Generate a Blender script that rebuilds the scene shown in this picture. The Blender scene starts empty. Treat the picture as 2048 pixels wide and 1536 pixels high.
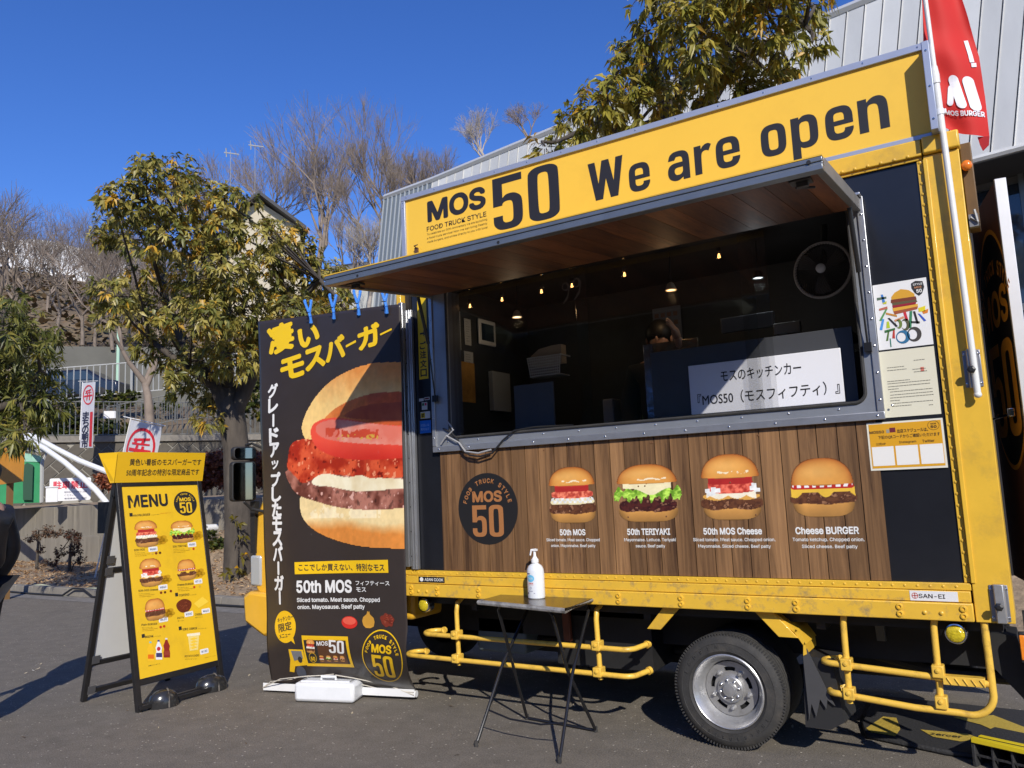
import bpy, bmesh, math, random
import numpy as np
from mathutils import Vector, Matrix
from math import pi, sin, cos, radians
random.seed(7); RNG = np.random.RandomState(5)
SC = bpy.context.scene; COL = SC.collection

# ------------------------------------------------------------------ camera
F = 1587.3; CAM = Vector((0.0, -4.918, 1.667))
FWD = Vector((-0.525999, 0.841128, 0.125810)); RGT = Vector((0.844041, 0.534446, -0.044300)); UPV = Vector((0.104501, -0.082887, 0.991065))
cam = bpy.data.cameras.new('camera'); camo = bpy.data.objects.new('camera', cam); COL.objects.link(camo)
R = Matrix((RGT, UPV, -FWD)).transposed().to_4x4()
camo.matrix_world = Matrix.Translation(CAM) @ R
cam.sensor_width = 36; cam.lens = F / 2048 * 36; cam.clip_start = 0.05; cam.clip_end = 2000
SC.camera = camo

# ------------------------------------------------------------------ light
EL = radians(31.5); SX, SY = -0.6745, 0.7383          # horizontal way the light travels
SUNDIR = Vector((SX * cos(EL), SY * cos(EL), -sin(EL)))
w = bpy.data.worlds.new('World'); SC.world = w; w.use_nodes = True
nt = w.node_tree; nt.nodes.clear()
sky = nt.nodes.new('ShaderNodeTexSky'); sky.sky_type = 'NISHITA'; sky.sun_disc = False
sky.sun_elevation = EL; sky.sun_rotation = math.atan2(-SX, -SY)
sky.altitude = 300; sky.air_density = 1.0; sky.dust_density = 0.15; sky.ozone_density = 6.0
bg = nt.nodes.new('ShaderNodeBackground'); bg.inputs[1].default_value = 0.15
wo = nt.nodes.new('ShaderNodeOutputWorld')
hs = nt.nodes.new('ShaderNodeHueSaturation'); hs.inputs['Hue'].default_value = 0.516; hs.inputs['Saturation'].default_value = 1.17; hs.inputs['Value'].default_value = 1.08; nt.links.new(sky.outputs[0], hs.inputs['Color']); nt.links.new(hs.outputs[0], bg.inputs[0]); nt.links.new(bg.outputs[0], wo.inputs[0])
sun = bpy.data.lights.new('sun', 'SUN'); sun.energy = 4.4; sun.angle = radians(0.5); sun.color = (1.0, 0.94, 0.84)
suno = bpy.data.objects.new('sun', sun); COL.objects.link(suno)
suno.rotation_euler = SUNDIR.to_track_quat('-Z', 'Y').to_euler(); suno.location = (10, -12, 12)
SC.view_settings.view_transform = 'Standard'; SC.view_settings.look = 'None'
SC.view_settings.exposure = 0.04; SC.view_settings.gamma = 1.0; SC.view_settings.use_curve_mapping = False
SC.cycles.max_bounces = 6; SC.cycles.transparent_max_bounces = 12

# ------------------------------------------------------------------ measuring helpers (photo ray to a point in the place)
def ray(px, py):
    return (FWD * F + RGT * (px - 1024) - UPV * (py - 768)).normalized()
def onY(px, py, Y=0.0):
    d = ray(px, py); return CAM + d * ((Y - CAM.y) / d.y)
def onX(px, py, X):
    d = ray(px, py); return CAM + d * ((X - CAM.x) / d.x)
def onZ(px, py, Z=0.0):
    d = ray(px, py); return CAM + d * ((Z - CAM.z) / d.z)
def atD(px, py, D):
    return CAM + ray(px, py) * D

# ------------------------------------------------------------------ colours / materials
def lin(c):
    c = c / 255.0
    return c / 12.92 if c <= 0.04045 else ((c + 0.055) / 1.055) ** 2.4
def S(r, g, b): return (lin(r), lin(g), lin(b))
MATS = {}
def M(name, rgb=(.5, .5, .5), rough=.5, metal=0., var=.0, vscale=8., bump=0., bscale=60., dirt=None, dirt_amt=.0, dirt_scale=3., stretch=(1, 1, 1), coat=0., emit=None, estr=0., spec=None):
    if name in MATS: return MATS[name]
    m = bpy.data.materials.new(name); m.use_nodes = True; MATS[name] = m
    n = m.node_tree.nodes; l = m.node_tree.links; b = n['Principled BSDF']
    b.inputs['Base Color'].default_value = (*rgb, 1); b.inputs['Roughness'].default_value = rough; b.inputs['Metallic'].default_value = metal
    if coat: b.inputs['Coat Weight'].default_value = coat; b.inputs['Coat Roughness'].default_value = .08
    if spec is not None: b.inputs['Specular IOR Level'].default_value = spec
    tc = n.new('ShaderNodeTexCoord'); mp = n.new('ShaderNodeMapping'); mp.inputs['Scale'].default_value = stretch
    l.new(tc.outputs['Object'], mp.inputs[0])
    last = None
    if var:
        nz = n.new('ShaderNodeTexNoise'); nz.inputs['Scale'].default_value = vscale; nz.inputs['Detail'].default_value = 6; nz.inputs['Roughness'].default_value = .65
        l.new(mp.outputs[0], nz.inputs[0])
        mr = n.new('ShaderNodeMapRange'); mr.inputs[1].default_value = .25; mr.inputs[2].default_value = .75; mr.inputs[3].default_value = 1 - var; mr.inputs[4].default_value = 1 + var
        l.new(nz.outputs[0], mr.inputs[0])
        mx = n.new('ShaderNodeVectorMath'); mx.operation = 'SCALE'; mx.inputs[0].default_value = rgb
        l.new(mr.outputs[0], mx.inputs['Scale']); last = mx.outputs[0]
    if dirt_amt:
        nz = n.new('ShaderNodeTexNoise'); nz.inputs['Scale'].default_value = dirt_scale; nz.inputs['Detail'].default_value = 9; nz.inputs['Roughness'].default_value = .7
        l.new(mp.outputs[0], nz.inputs[0])
        mr = n.new('ShaderNodeMapRange'); mr.inputs[1].default_value = .52; mr.inputs[2].default_value = .72; mr.inputs[3].default_value = 0; mr.inputs[4].default_value = dirt_amt
        l.new(nz.outputs[0], mr.inputs[0])
        mx = n.new('ShaderNodeMix'); mx.data_type = 'RGBA'; l.new(mr.outputs[0], mx.inputs[0])
        if last: l.new(last, mx.inputs[6])
        else: mx.inputs[6].default_value = (*rgb, 1)
        mx.inputs[7].default_value = (*(dirt or (.1, .09, .08)), 1); last = mx.outputs[2]
    if last: l.new(last, b.inputs['Base Color'])
    if bump:
        nz = n.new('ShaderNodeTexNoise'); nz.inputs['Scale'].default_value = bscale; nz.inputs['Detail'].default_value = 5
        l.new(mp.outputs[0], nz.inputs[0])
        bp = n.new('ShaderNodeBump'); bp.inputs['Strength'].default_value = bump; bp.inputs['Distance'].default_value = .01
        l.new(nz.outputs[0], bp.inputs['Height']); l.new(bp.outputs[0], b.inputs['Normal'])
    if emit: b.inputs['Emission Color'].default_value = (*emit, 1); b.inputs['Emission Strength'].default_value = estr
    return m

def attr_mat(name, rough=.45, bump=.0, coat=0., trans=0., var=0., scuff=0., spec=None):
    """flat print: colour comes from the print's own colour attribute"""
    if name in MATS: return MATS[name]
    m = bpy.data.materials.new(name); m.use_nodes = True; MATS[name] = m
    n = m.node_tree.nodes; l = m.node_tree.links; b = n['Principled BSDF']
    a = n.new('ShaderNodeAttribute'); a.attribute_name = 'Col'; out = a.outputs['Color']
    tc = n.new('ShaderNodeTexCoord')
    if scuff:
        nz = n.new('ShaderNodeTexNoise'); nz.inputs['Scale'].default_value = 14; nz.inputs['Detail'].default_value = 12; nz.inputs['Roughness'].default_value = .8
        l.new(tc.outputs['Object'], nz.inputs[0]); mr = n.new('ShaderNodeMapRange'); mr.inputs[1].default_value = .62; mr.inputs[2].default_value = .74; mr.inputs[4].default_value = scuff
        l.new(nz.outputs[0], mr.inputs[0]); mx = n.new('ShaderNodeMix'); mx.data_type = 'RGBA'; l.new(mr.outputs[0], mx.inputs[0]); l.new(out, mx.inputs[6]); mx.inputs[7].default_value = (.35, .33, .31, 1); out = mx.outputs[2]
    if trans:
        # thin leaf: some light passes through
        tr = n.new('ShaderNodeBsdfTranslucent'); ms = n.new('ShaderNodeMixShader'); ms.inputs[0].default_value = trans
        l.new(out, tr.inputs[0]); l.new(b.outputs[0], ms.inputs[1]); l.new(tr.outputs[0], ms.inputs[2]); l.new(ms.outputs[0], n['Material Output'].inputs[0])
    l.new(out, b.inputs['Base Color']); b.inputs['Roughness'].default_value = rough
    if spec is not None: b.inputs['Specular IOR Level'].default_value = spec
    if coat: b.inputs['Coat Weight'].default_value = coat; b.inputs['Coat Roughness'].default_value = .15
    if bump:
        nz = n.new('ShaderNodeTexNoise'); nz.inputs['Scale'].default_value = 3; l.new(tc.outputs['Object'], nz.inputs[0])
        bp = n.new('ShaderNodeBump'); bp.inputs['Strength'].default_value = bump; bp.inputs['Distance'].default_value = .05; l.new(nz.outputs[0], bp.inputs['Height']); l.new(bp.outputs[0], b.inputs['Normal'])
    return m

def wood_mat(name, c1, c2, axis, rough=.5, per=.35, dark=None, coat=0.):
    """plank print: grain along axis, tone by plank"""
    if name in MATS: return MATS[name]
    m = bpy.data.materials.new(name); m.use_nodes = True; MATS[name] = m
    n = m.node_tree.nodes; l = m.node_tree.links; b = n['Principled BSDF']
    tc = n.new('ShaderNodeTexCoord'); oi = n.new('ShaderNodeObjectInfo'); mp = n.new('ShaderNodeMapping')
    sc = [38., 38., 38.]; sc[axis] = 1.6; mp.inputs['Scale'].default_value = sc
    l.new(tc.outputs['Object'], mp.inputs[0])
    cb = n.new('ShaderNodeCombineXYZ'); mu = n.new('ShaderNodeMath'); mu.operation = 'MULTIPLY'; mu.inputs[1].default_value = 97.; l.new(oi.outputs['Random'], mu.inputs[0])
    for i in range(3): l.new(mu.outputs[0], cb.inputs[i])
    l.new(cb.outputs[0], mp.inputs['Location'])
    nz = n.new('ShaderNodeTexNoise'); nz.inputs['Scale'].default_value = 1.; nz.inputs['Detail'].default_value = 8; nz.inputs['Roughness'].default_value = .68; nz.inputs['Distortion'].default_value = .8; l.new(mp.outputs[0], nz.inputs[0])
    n2 = n.new('ShaderNodeTexNoise'); n2.inputs['Scale'].default_value = .16; n2.inputs['Detail'].default_value = 4; l.new(mp.outputs[0], n2.inputs[0])
    ad = n.new('ShaderNodeMath'); ad.operation = 'ADD'; l.new(nz.outputs[0], ad.inputs[0]); l.new(n2.outputs[0], ad.inputs[1])
    mr = n.new('ShaderNodeMapRange'); mr.inputs[1].default_value = .72; mr.inputs[2].default_value = 1.28; l.new(ad.outputs[0], mr.inputs[0])
    mx = n.new('ShaderNodeMix'); mx.data_type = 'RGBA'; l.new(mr.outputs[0], mx.inputs[0]); mx.inputs[6].default_value = (*c1, 1); mx.inputs[7].default_value = (*c2, 1)
    wn = n.new('ShaderNodeTexWhiteNoise'); wn.noise_dimensions = '1D'; l.new(mu.outputs[0], wn.inputs['W'])
    m2 = n.new('ShaderNodeMapRange'); m2.inputs[3].default_value = 1 - per; m2.inputs[4].default_value = 1 + per; l.new(wn.outputs['Value'], m2.inputs[0])
    vm = n.new('ShaderNodeVectorMath'); vm.operation = 'SCALE'; l.new(mx.outputs[2], vm.inputs[0]); l.new(m2.outputs[0], vm.inputs['Scale'])
    l.new(vm.outputs[0], b.inputs['Base Color']); b.inputs['Roughness'].default_value = rough
    if coat: b.inputs['Coat Weight'].default_value = coat; b.inputs['Coat Roughness'].default_value = .12
    bp = n.new('ShaderNodeBump'); bp.inputs['Strength'].default_value = .15; bp.inputs['Distance'].default_value = .004; l.new(nz.outputs[0], bp.inputs['Height']); l.new(bp.outputs[0], b.inputs['Normal'])
    return m

def glass_mat(name, alpha=.12, tint=(1, 1, 1), rough=.02):
    if name in MATS: return MATS[name]
    m = bpy.data.materials.new(name); m.use_nodes = True; MATS[name] = m
    n = m.node_tree.nodes; l = m.node_tree.links; n.remove(n['Principled BSDF'])
    t = n.new('ShaderNodeBsdfTransparent'); t.inputs[0].default_value = (*tint, 1); g = n.new('ShaderNodeBsdfGlossy'); g.inputs['Roughness'].default_value = rough
    fr = n.new('ShaderNodeLayerWeight'); fr.inputs[0].default_value = .5; pw = n.new('ShaderNodeMath'); pw.operation = 'POWER'; pw.inputs[1].default_value = 5.; l.new(fr.outputs['Facing'], pw.inputs[0])
    ad = n.new('ShaderNodeMath'); ad.operation = 'MULTIPLY_ADD'; ad.inputs[1].default_value = .9; ad.inputs[2].default_value = .025 + alpha; ad.use_clamp = True; l.new(pw.outputs[0], ad.inputs[0]); mx = n.new('ShaderNodeMixShader'); l.new(ad.outputs[0], mx.inputs[0]); l.new(t.outputs[0], mx.inputs[1]); l.new(g.outputs[0], mx.inputs[2]); l.new(mx.outputs[0], n['Material Output'].inputs[0])
    return m

YEL = M('yellow_paint', (.76, .46, .040), .42, var=.08, vscale=5, dirt=(.34, .21, .06), dirt_amt=.55, dirt_scale=3.5, bump=.04, bscale=25, coat=.15)
YELW = M('worn_yellow_paint', (.76, .46, .045), .45, var=.07, vscale=7, dirt=(.20, .17, .12), dirt_amt=.75, dirt_scale=16, bump=.06, bscale=30)
YTUBE = M('yellow_tube_paint', (.80, .50, .07), .35, var=.06, vscale=9, dirt=(.10, .05, .03), dirt_amt=.55, dirt_scale=12, coat=.2)
SIGNY = M('sign_yellow', (.88, .54, .055), .45, var=.03, vscale=1.5, dirt=(.62, .37, .04), dirt_amt=.3, dirt_scale=1.6)
BLK = M('black_panel', (.012, .013, .017), .30, var=.2, vscale=4, coat=.15)
INK = M('black_ink', (.018, .018, .02), .5)
ALU = M('aluminium', (.50, .51, .53), .36, .75, var=.14, vscale=7, bump=.05, bscale=40)
ALUP = M('aluminium_plate', (.33, .36, .42), .45, .45, var=.1, vscale=6)
CHR = M('polished_metal', (.72, .72, .72), .16, 1.0)
STEEL = M('wheel_silver', (.52, .52, .52), .34, .7, var=.1, vscale=12, dirt=(.18, .15, .12), dirt_amt=.35, dirt_scale=14)
RUB = M('tyre_rubber', (.035, .034, .033), .75, var=.25, vscale=18, dirt=(.085, .075, .062), dirt_amt=.6, dirt_scale=6, bump=.2, bscale=120)
DARK = M('chassis_black', (.016, .016, .017), .6, var=.3, vscale=10)
BLKM = M('black_metal', (.022, .022, .024), .38, .1, var=.2, vscale=20, dirt=(.10, .09, .08), dirt_amt=.2, dirt_scale=30)
WHP = M('white_plastic', (.78, .79, .80), .35, var=.04, vscale=6)
WHM = M('white_painted_metal', (.80, .80, .78), .35, var=.05, vscale=10)
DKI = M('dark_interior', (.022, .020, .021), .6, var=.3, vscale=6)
GRYP = M('grey_panel', (.075, .082, .10), .5, var=.08, vscale=4)
WHPAP = M('white_paper', (.80, .81, .86), .5, var=.02, vscale=4)
CONC = M('concrete', (.24, .215, .175), .9, var=.35, vscale=2.2, dirt=(.09, .082, .07), dirt_amt=.75, dirt_scale=1.1, bump=.4, bscale=30, stretch=(2.6, 2.6, .35))
BLUEP = M('blue_plastic', (.06, .25, .75), .3)
PRINT = attr_mat('print', .45, scuff=.12)
BANP = attr_mat('banner_print', .32, bump=.22, scuff=.5)
GLASS = glass_mat('acrylic_glass', .025, (.93, .93, .93), .03)

# ------------------------------------------------------------------ mesh builder
class MB:
    def __init__(s): s.v = []; s.f = []; s.m = []; s.c = []
    def add(s, vs, fs, mi=0):
        o = len(s.v); s.v += [tuple(p) for p in vs]; s.f += [tuple(i + o for i in f) for f in fs]; s.m += [mi] * len(fs); return s
    def box(s, a, b, mi=0, rot=None, org=None):
        x0, y0, z0 = a; x1, y1, z1 = b
        vs = [Vector(p) for p in ((x0, y0, z0), (x1, y0, z0), (x1, y1, z0), (x0, y1, z0), (x0, y0, z1), (x1, y0, z1), (x1, y1, z1), (x0, y1, z1))]
        if rot is not None: vs = [rot @ p for p in vs]
        if org is not None: vs = [p + Vector(org) for p in vs]
        return s.add(vs, [(0, 3, 2, 1), (4, 5, 6, 7), (0, 1, 5, 4), (1, 2, 6, 5), (2, 3, 7, 6), (3, 0, 4, 7)], mi)
    def prism(s, poly, d, mi=0):
        n = len(poly); d = Vector(d); a = [Vector(p) for p in poly]; b = [p + d for p in a]
        return s.add(a + b, [tuple(range(n))[::-1], tuple(range(n, 2 * n))] + [(i, (i + 1) % n, n + (i + 1) % n, n + i) for i in range(n)], mi)
    def tube(s, pts, r, seg=8, mi=0, cap=True, closed=False):
        pts = [Vector(p) for p in pts]; n = len(pts); rs = r if isinstance(r, (list, tuple)) else [r] * n
        t0 = (pts[1] - pts[0]).normalized(); up = Vector((0, 0, 1)) if abs(t0.z) < .9 else Vector((1, 0, 0))
        u = t0.cross(up).normalized(); o = len(s.v); vs = []
        for i, p in enumerate(pts):
            if closed: t = (pts[(i + 1) % n] - pts[i - 1]).normalized()
            else: t = ((pts[min(i + 1, n - 1)] - pts[max(i - 1, 0)])).normalized()
            u = (u - t * u.dot(t))
            if u.length < 1e-5: u = t.orthogonal()
            u.normalize(); w2 = t.cross(u)
            vs += [p + (u * cos(2 * pi * k / seg) + w2 * sin(2 * pi * k / seg)) * rs[i] for k in range(seg)]
        fs = []
        for i in range(n if closed else n - 1):
            j = (i + 1) % n
            fs += [(i * seg + k, j * seg + k, j * seg + (k + 1) % seg, i * seg + (k + 1) % seg) for k in range(seg)]
        if cap and not closed: fs += [tuple(range(seg)), tuple((n - 1) * seg + k for k in range(seg))[::-1]]
        return s.add(vs, fs, mi)
    def lathe(s, prof, org, axis='y', seg=32, mi=0, mat=None):
        """profile (radius, height along axis)"""
        org = Vector(org); vs = []
        for r_, h in prof:
            for k in range(seg):
                a = 2 * pi * k / seg; c_, s_ = r_ * cos(a), r_ * sin(a)
                p = Vector((c_, h, s_)) if axis == 'y' else (Vector((c_, s_, h)) if axis == 'z' else Vector((h, c_, s_)))
                if mat is not None: p = mat @ p
                vs.append(org + p)
        fs = [(i * seg + k, (i + 1) * seg + k, (i + 1) * seg + (k + 1) % seg, i * seg + (k + 1) % seg) for i in range(len(prof) - 1) for k in range(seg)]
        return s.add(vs, fs, mi)
    def ball(s, c, r, sc=(1, 1, 1), seg=10, rings=6, mi=0):
        prof = [(r * sin(pi * i / rings), -r * cos(pi * i / rings)) for i in range(rings + 1)]
        prof[0] = (1e-4, -r); prof[-1] = (1e-4, r)
        return s.lathe(prof, c, 'z', seg, mi, Matrix.Diagonal(Vector(sc)))
    def build(s, name, mats, parent=None, smooth=False, bevel=0., kind=None, label=None, sub=0, auto=None):
        me = bpy.data.meshes.new(name); me.from_pydata(s.v, [], s.f)
        mats = mats if isinstance(mats, (list, tuple)) else [mats]
        for m in mats: me.materials.append(m)
        if len(mats) > 1: me.polygons.foreach_set('material_index', s.m)
        bm = bmesh.new(); bm.from_mesh(me); bmesh.ops.recalc_face_normals(bm, faces=bm.faces); bm.to_mesh(me); bm.free()
        if smooth: me.polygons.foreach_set('use_smooth', [True] * len(me.polygons)); me.set_sharp_from_angle(angle=radians(auto or 35))
        return link(name, me, parent, bevel, kind, label)

def link(name, me, parent=None, bevel=0., kind=None, label=None):
    o = bpy.data.objects.new(name, me); COL.objects.link(o)
    if parent is not None: put(o, parent)
    if bevel:
        b = o.modifiers.new('bevel', 'BEVEL'); b.width = bevel; b.segments = 2; b.limit_method = 'ANGLE'; b.angle_limit = radians(40)
        me.polygons.foreach_set('use_smooth', [True] * len(me.polygons)); me.set_sharp_from_angle(angle=radians(50))
    if kind: o['kind'] = kind
    if label: o['label'] = label
    return o
def wpos(o):
    p = Vector(o.location)
    return p
def put(o, parent):
    o.parent = parent
    if 'base' in parent: o.matrix_parent_inverse = Matrix.Translation(-Vector(parent['base']))
def thing(name, loc, label, cat, group=None, kind=None):
    o = bpy.data.objects.new(name, None); COL.objects.link(o); o.location = loc; o.empty_display_size = .1
    o['base'] = tuple(loc); o['label'] = label; o['category'] = cat
    if group: o['group'] = group
    if kind: o['kind'] = kind
    return o
def tag(o, label, cat, group=None):
    o['label'] = label; o['category'] = cat
    if group: o['group'] = group
    return o
def struct(o): o['kind'] = 'structure'; return o
def copy_thing(root, shift, label, rz=None):
    r_ = root.copy(); COL.objects.link(r_); r_.location = Vector(root.location) + Vector(shift); r_['label'] = label
    if rz is not None: r_.rotation_euler = (0, 0, rz)
    for ch in list(root.children):
        c = ch.copy(); COL.objects.link(c); c.parent = r_
        for g in list(ch.children):
            d = g.copy(); COL.objects.link(d); d.parent = c
    return r_

# ------------------------------------------------------------------ flat shapes and lettering
_fc = {}
try: SANS = bpy.data.fonts.load(bpy.utils.system_resource('DATAFILES', path='fonts') + '/Inter.woff2')      # Blender's own interface font
except Exception: SANS = None
def glyphs(txt, bold=0., res=3, spacing=1.0):
    key = (txt, bold, res, spacing)
    if key in _fc: return _fc[key]
    c = bpy.data.curves.new('t', 'FONT'); c.body = txt; c.size = 1; c.resolution_u = res
    if SANS and txt.isascii(): c.font = SANS
    c.space_character = spacing; c.fill_mode = 'FRONT'
    o = bpy.data.objects.new('t', c); COL.objects.link(o)
    dg = bpy.context.evaluated_depsgraph_get(); me = bpy.data.meshes.new_from_object(o.evaluated_get(dg))
    v = np.array([x.co[:2] for x in me.vertices]) if len(me.vertices) else np.zeros((0, 2)); f = [tuple(p.vertices) for p in me.polygons]
    bpy.data.meshes.remove(me); bpy.data.objects.remove(o); bpy.data.curves.remove(c)
    _fc[key] = (v, f); return v, f
def shape2d(polys):
    """first polygon filled, the following ones cut out"""
    c = bpy.data.curves.new('s', 'CURVE'); c.dimensions = '2D'; c.fill_mode = 'BOTH'; c.resolution_u = 1
    for p in polys:
        sp = c.splines.new('POLY'); sp.points.add(len(p) - 1)
        for i, q in enumerate(p): sp.points[i].co = (q[0], q[1], 0, 1)
        sp.use_cyclic_u = True
    o = bpy.data.objects.new('s', c); COL.objects.link(o)
    dg = bpy.context.evaluated_depsgraph_get(); me = bpy.data.meshes.new_from_object(o.evaluated_get(dg))
    v = [tuple(x.co[:2]) for x in me.vertices]; f = [tuple(p.vertices) for p in me.polygons]
    bpy.data.meshes.remove(me); bpy.data.objects.remove(o); bpy.data.curves.remove(c); return v, f
def rrect(x0, y0, x1, y1, r, n=5):
    o = []
    for cx, cy, a in ((x1 - r, y1 - r, 0), (x0 + r, y1 - r, 90), (x0 + r, y0 + r, 180), (x1 - r, y0 + r, 270)):
        o += [(cx + r * cos(radians(a + 90 * i / n)), cy + r * sin(radians(a + 90 * i / n))) for i in range(n + 1)]
    return o
def ell(cx, cy, rx, ry, n=40, a0=0): return [(cx + rx * cos(2 * pi * i / n + a0), cy + ry * sin(2 * pi * i / n + a0)) for i in range(n)]

class Surf:
    """a flat surface in the place: u and v run over it, off stands proud of it"""
    def __init__(s, o, u, v):
        s.o = Vector(o); s.u = Vector(u).normalized(); s.v = Vector(v).normalized(); s.n = s.u.cross(s.v).normalized()
    def map(s, u, v, off=0.): return s.o + s.u * u + s.v * v + s.n * off
    def px(s, a, b):
        d = ray(a, b); p = CAM + d * ((s.o - CAM).dot(s.n) / d.dot(s.n)) - s.o
        return (p.dot(s.u), p.dot(s.v))
class Art:
    """flat print gathered into one mesh, colour kept per vertex, later layers a hair prouder"""
    def __init__(s, surf, base=.0015, step=.0006): s.s = surf; s.off = base; s.step = step; s.v = []; s.f = []; s.c = []
    def mesh(s, uv, fs, col, off=None):
        o = len(s.v); of = s.off if off is None else off
        s.v += [(float(a), float(b), of) for a, b in uv]; s.f += [tuple(i + o for i in f) for f in fs]
        s.c += ([col] * len(uv) if isinstance(col, tuple) else list(col)); return s
    def up(s): s.off += s.step; return s
    def poly(s, pts, col, holes=()):
        if holes or len(pts) > 4: v, f = shape2d([pts] + list(holes)); return s.mesh(v, f, col)
        return s.mesh(pts, [tuple(range(len(pts)))], col)
    def rect(s, u0, v0, u1, v1, col): return s.poly([(u0, v0), (u1, v0), (u1, v1), (u0, v1)], col)
    def fat(s, v, f, fn, col, bold):
        """heavier strokes: the glyph laid down again a little shifted, each copy a hair prouder"""
        n = 0 if bold <= 0 else (4 if bold < .02 else 8); s.mesh(fn(v), f, col)
        for k in range(n): a = 2 * pi * k / n + .39; s.mesh(fn(v + bold * np.array([cos(a), sin(a)])), f, col, s.off + s.step * .09 * (k + 1))
        return s
    def text(s, t, u0, v0, u1, v1, col, bold=.0, res=3, keep=False, rot=0., spacing=1.):
        """lettering fitted to the rectangle u0..u1, v0..v1"""
        v, f = glyphs(t, 0., res, spacing)
        if not len(v): return s
        mn = v.min(0) - bold; mx = v.max(0) + bold; sz = np.maximum(mx - mn, 1e-6); sc = np.array([(u1 - u0) / sz[0], (v1 - v0) / sz[1]])
        if keep: sc = np.array([min(sc)] * 2)
        c = (mn + mx) / 2; cc = np.array([(u0 + u1) / 2, (v0 + v1) / 2]); ca, sa = cos(rot), sin(rot)
        return s.fat(v, f, lambda q: (((q - c) * sc) @ np.array([[ca, sa], [-sa, ca]])) + cc, col, bold)
    def line(s, t, bl, br, h, col, bold=0., res=2):
        """lettering along the line bl..br (may slope)"""
        v, f = glyphs(t, 0., res); mn = v.min(0) - bold; mx = v.max(0) + bold; bl = np.array(bl); br = np.array(br); d = br - bl
        L = np.hypot(*d); e = d / L; n = np.array([-e[1], e[0]])
        def fn(q): q = (q - mn) / np.maximum(mx - mn, 1e-6); return bl + e * (q[:, :1] * L) + n * (q[:, 1:] * h)
        return s.fat(v, f, fn, col, bold)
    def arc(s, t, cu, cv, r, a0, a1, h, col, bold=.02, asp=.75, flip=False):
        n = len(t)
        for i, ch in enumerate(t):
            if ch == ' ': continue
            v, f = glyphs(ch, 0., 2); mn = v.min(0); mx = v.max(0); a = radians(a0 + (a1 - a0) * i / (n - 1))
            k = h / .73; rr = a + pi / 2 if flip else a - pi / 2; ca, sa = cos(rr), sin(rr); c = (mn + mx) / 2
            s.fat(v, f, lambda q: (((q - c) * np.array([k * asp, k])) @ np.array([[ca, sa], [-sa, ca]])) + np.array([cu + r * cos(a), cv + r * sin(a)]), col, bold)
        return s
    def grid(s, U, V, rgb, alpha, off=None):
        """painted picture on a fine grid; rgb linear"""
        h, w_ = alpha.shape; keep = (alpha[:-1, :-1] + alpha[1:, :-1] + alpha[:-1, 1:] + alpha[1:, 1:]) >= 2.5
        used = np.zeros((h, w_), bool); used[:-1, :-1] |= keep; used[1:, :-1] |= keep; used[:-1, 1:] |= keep; used[1:, 1:] |= keep
        idx = -np.ones((h, w_), int); idx[used] = np.arange(used.sum()); J, I = np.nonzero(used)
        uv = [(U[j, i], V[j, i]) for j, i in zip(J, I)]; col = [tuple(rgb[j, i]) for j, i in zip(J, I)]
        jj, ii = np.nonzero(keep); fs = np.stack([idx[jj, ii], idx[jj, ii + 1], idx[jj + 1, ii + 1], idx[jj + 1, ii]], 1).tolist()
        return s.mesh(uv, fs, col, off)
    def build(s, name, parent, mat=None, label=None, cut=None):
        me = bpy.data.meshes.new(name); me.from_pydata(s.v, [], s.f); me.materials.append(mat or PRINT)
        a = me.color_attributes.new('Col', 'FLOAT_COLOR', 'POINT')
        arr = np.ones((len(s.v), 4), np.float32); arr[:, :3] = np.array(s.c, np.float32).reshape(-1, 3); a.data.foreach_set('color', arr.ravel())
        if cut:      # cut along a grid so that the print follows a curved surface
            bm = bmesh.new(); bm.from_mesh(me)
            for ax, st in ((0, cut[0]), (1, cut[1])):
                vals = [p[ax] for p in s.v]; q = math.floor(min(vals) / st) * st
                while q < max(vals):
                    q += st; no = (1, 0, 0) if ax == 0 else (0, 1, 0); co = (q, 0, 0) if ax == 0 else (0, q, 0)
                    bmesh.ops.bisect_plane(bm, geom=bm.verts[:] + bm.edges[:] + bm.faces[:], plane_co=co, plane_no=no, dist=1e-6)
            bm.to_mesh(me); bm.free()
        for v in me.vertices: v.co = s.s.map(v.co.x, v.co.y, v.co.z)
        me.update(); return link(name, me, parent, 0, None, label)

# ------------------------------------------------------------------ painting of the printed food
def vnoise(h, w_, cells, seed, octs=4):
    r_ = np.random.RandomState(seed); out = np.zeros((h, w_)); amp = 1.; tot = 0
    for k in range(octs):
        n = max(2, int(cells * 2 ** k)); g = r_.rand(n + 1, n + 1); y = np.linspace(0, n - 1e-6, h); x = np.linspace(0, n - 1e-6, w_)
        yi = y.astype(int); xi = x.astype(int); fy = (y - yi)[:, None]; fx = (x - xi)[None]; fy = fy * fy * (3 - 2 * fy); fx = fx * fx * (3 - 2 * fx)
        a = g[yi][:, xi]; b = g[yi][:, xi + 1]; c = g[yi + 1][:, xi]; d = g[yi + 1][:, xi + 1]
        out += amp * ((a * (1 - fx) + b * fx) * (1 - fy) + (c * (1 - fx) + d * fx) * fy); tot += amp; amp *= .55
    return out / tot
def tolin(a): a = np.clip(a, 0, 255) / 255.; return np.where(a <= .04045, a / 12.92, ((a + .055) / 1.055) ** 2.4)
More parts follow.
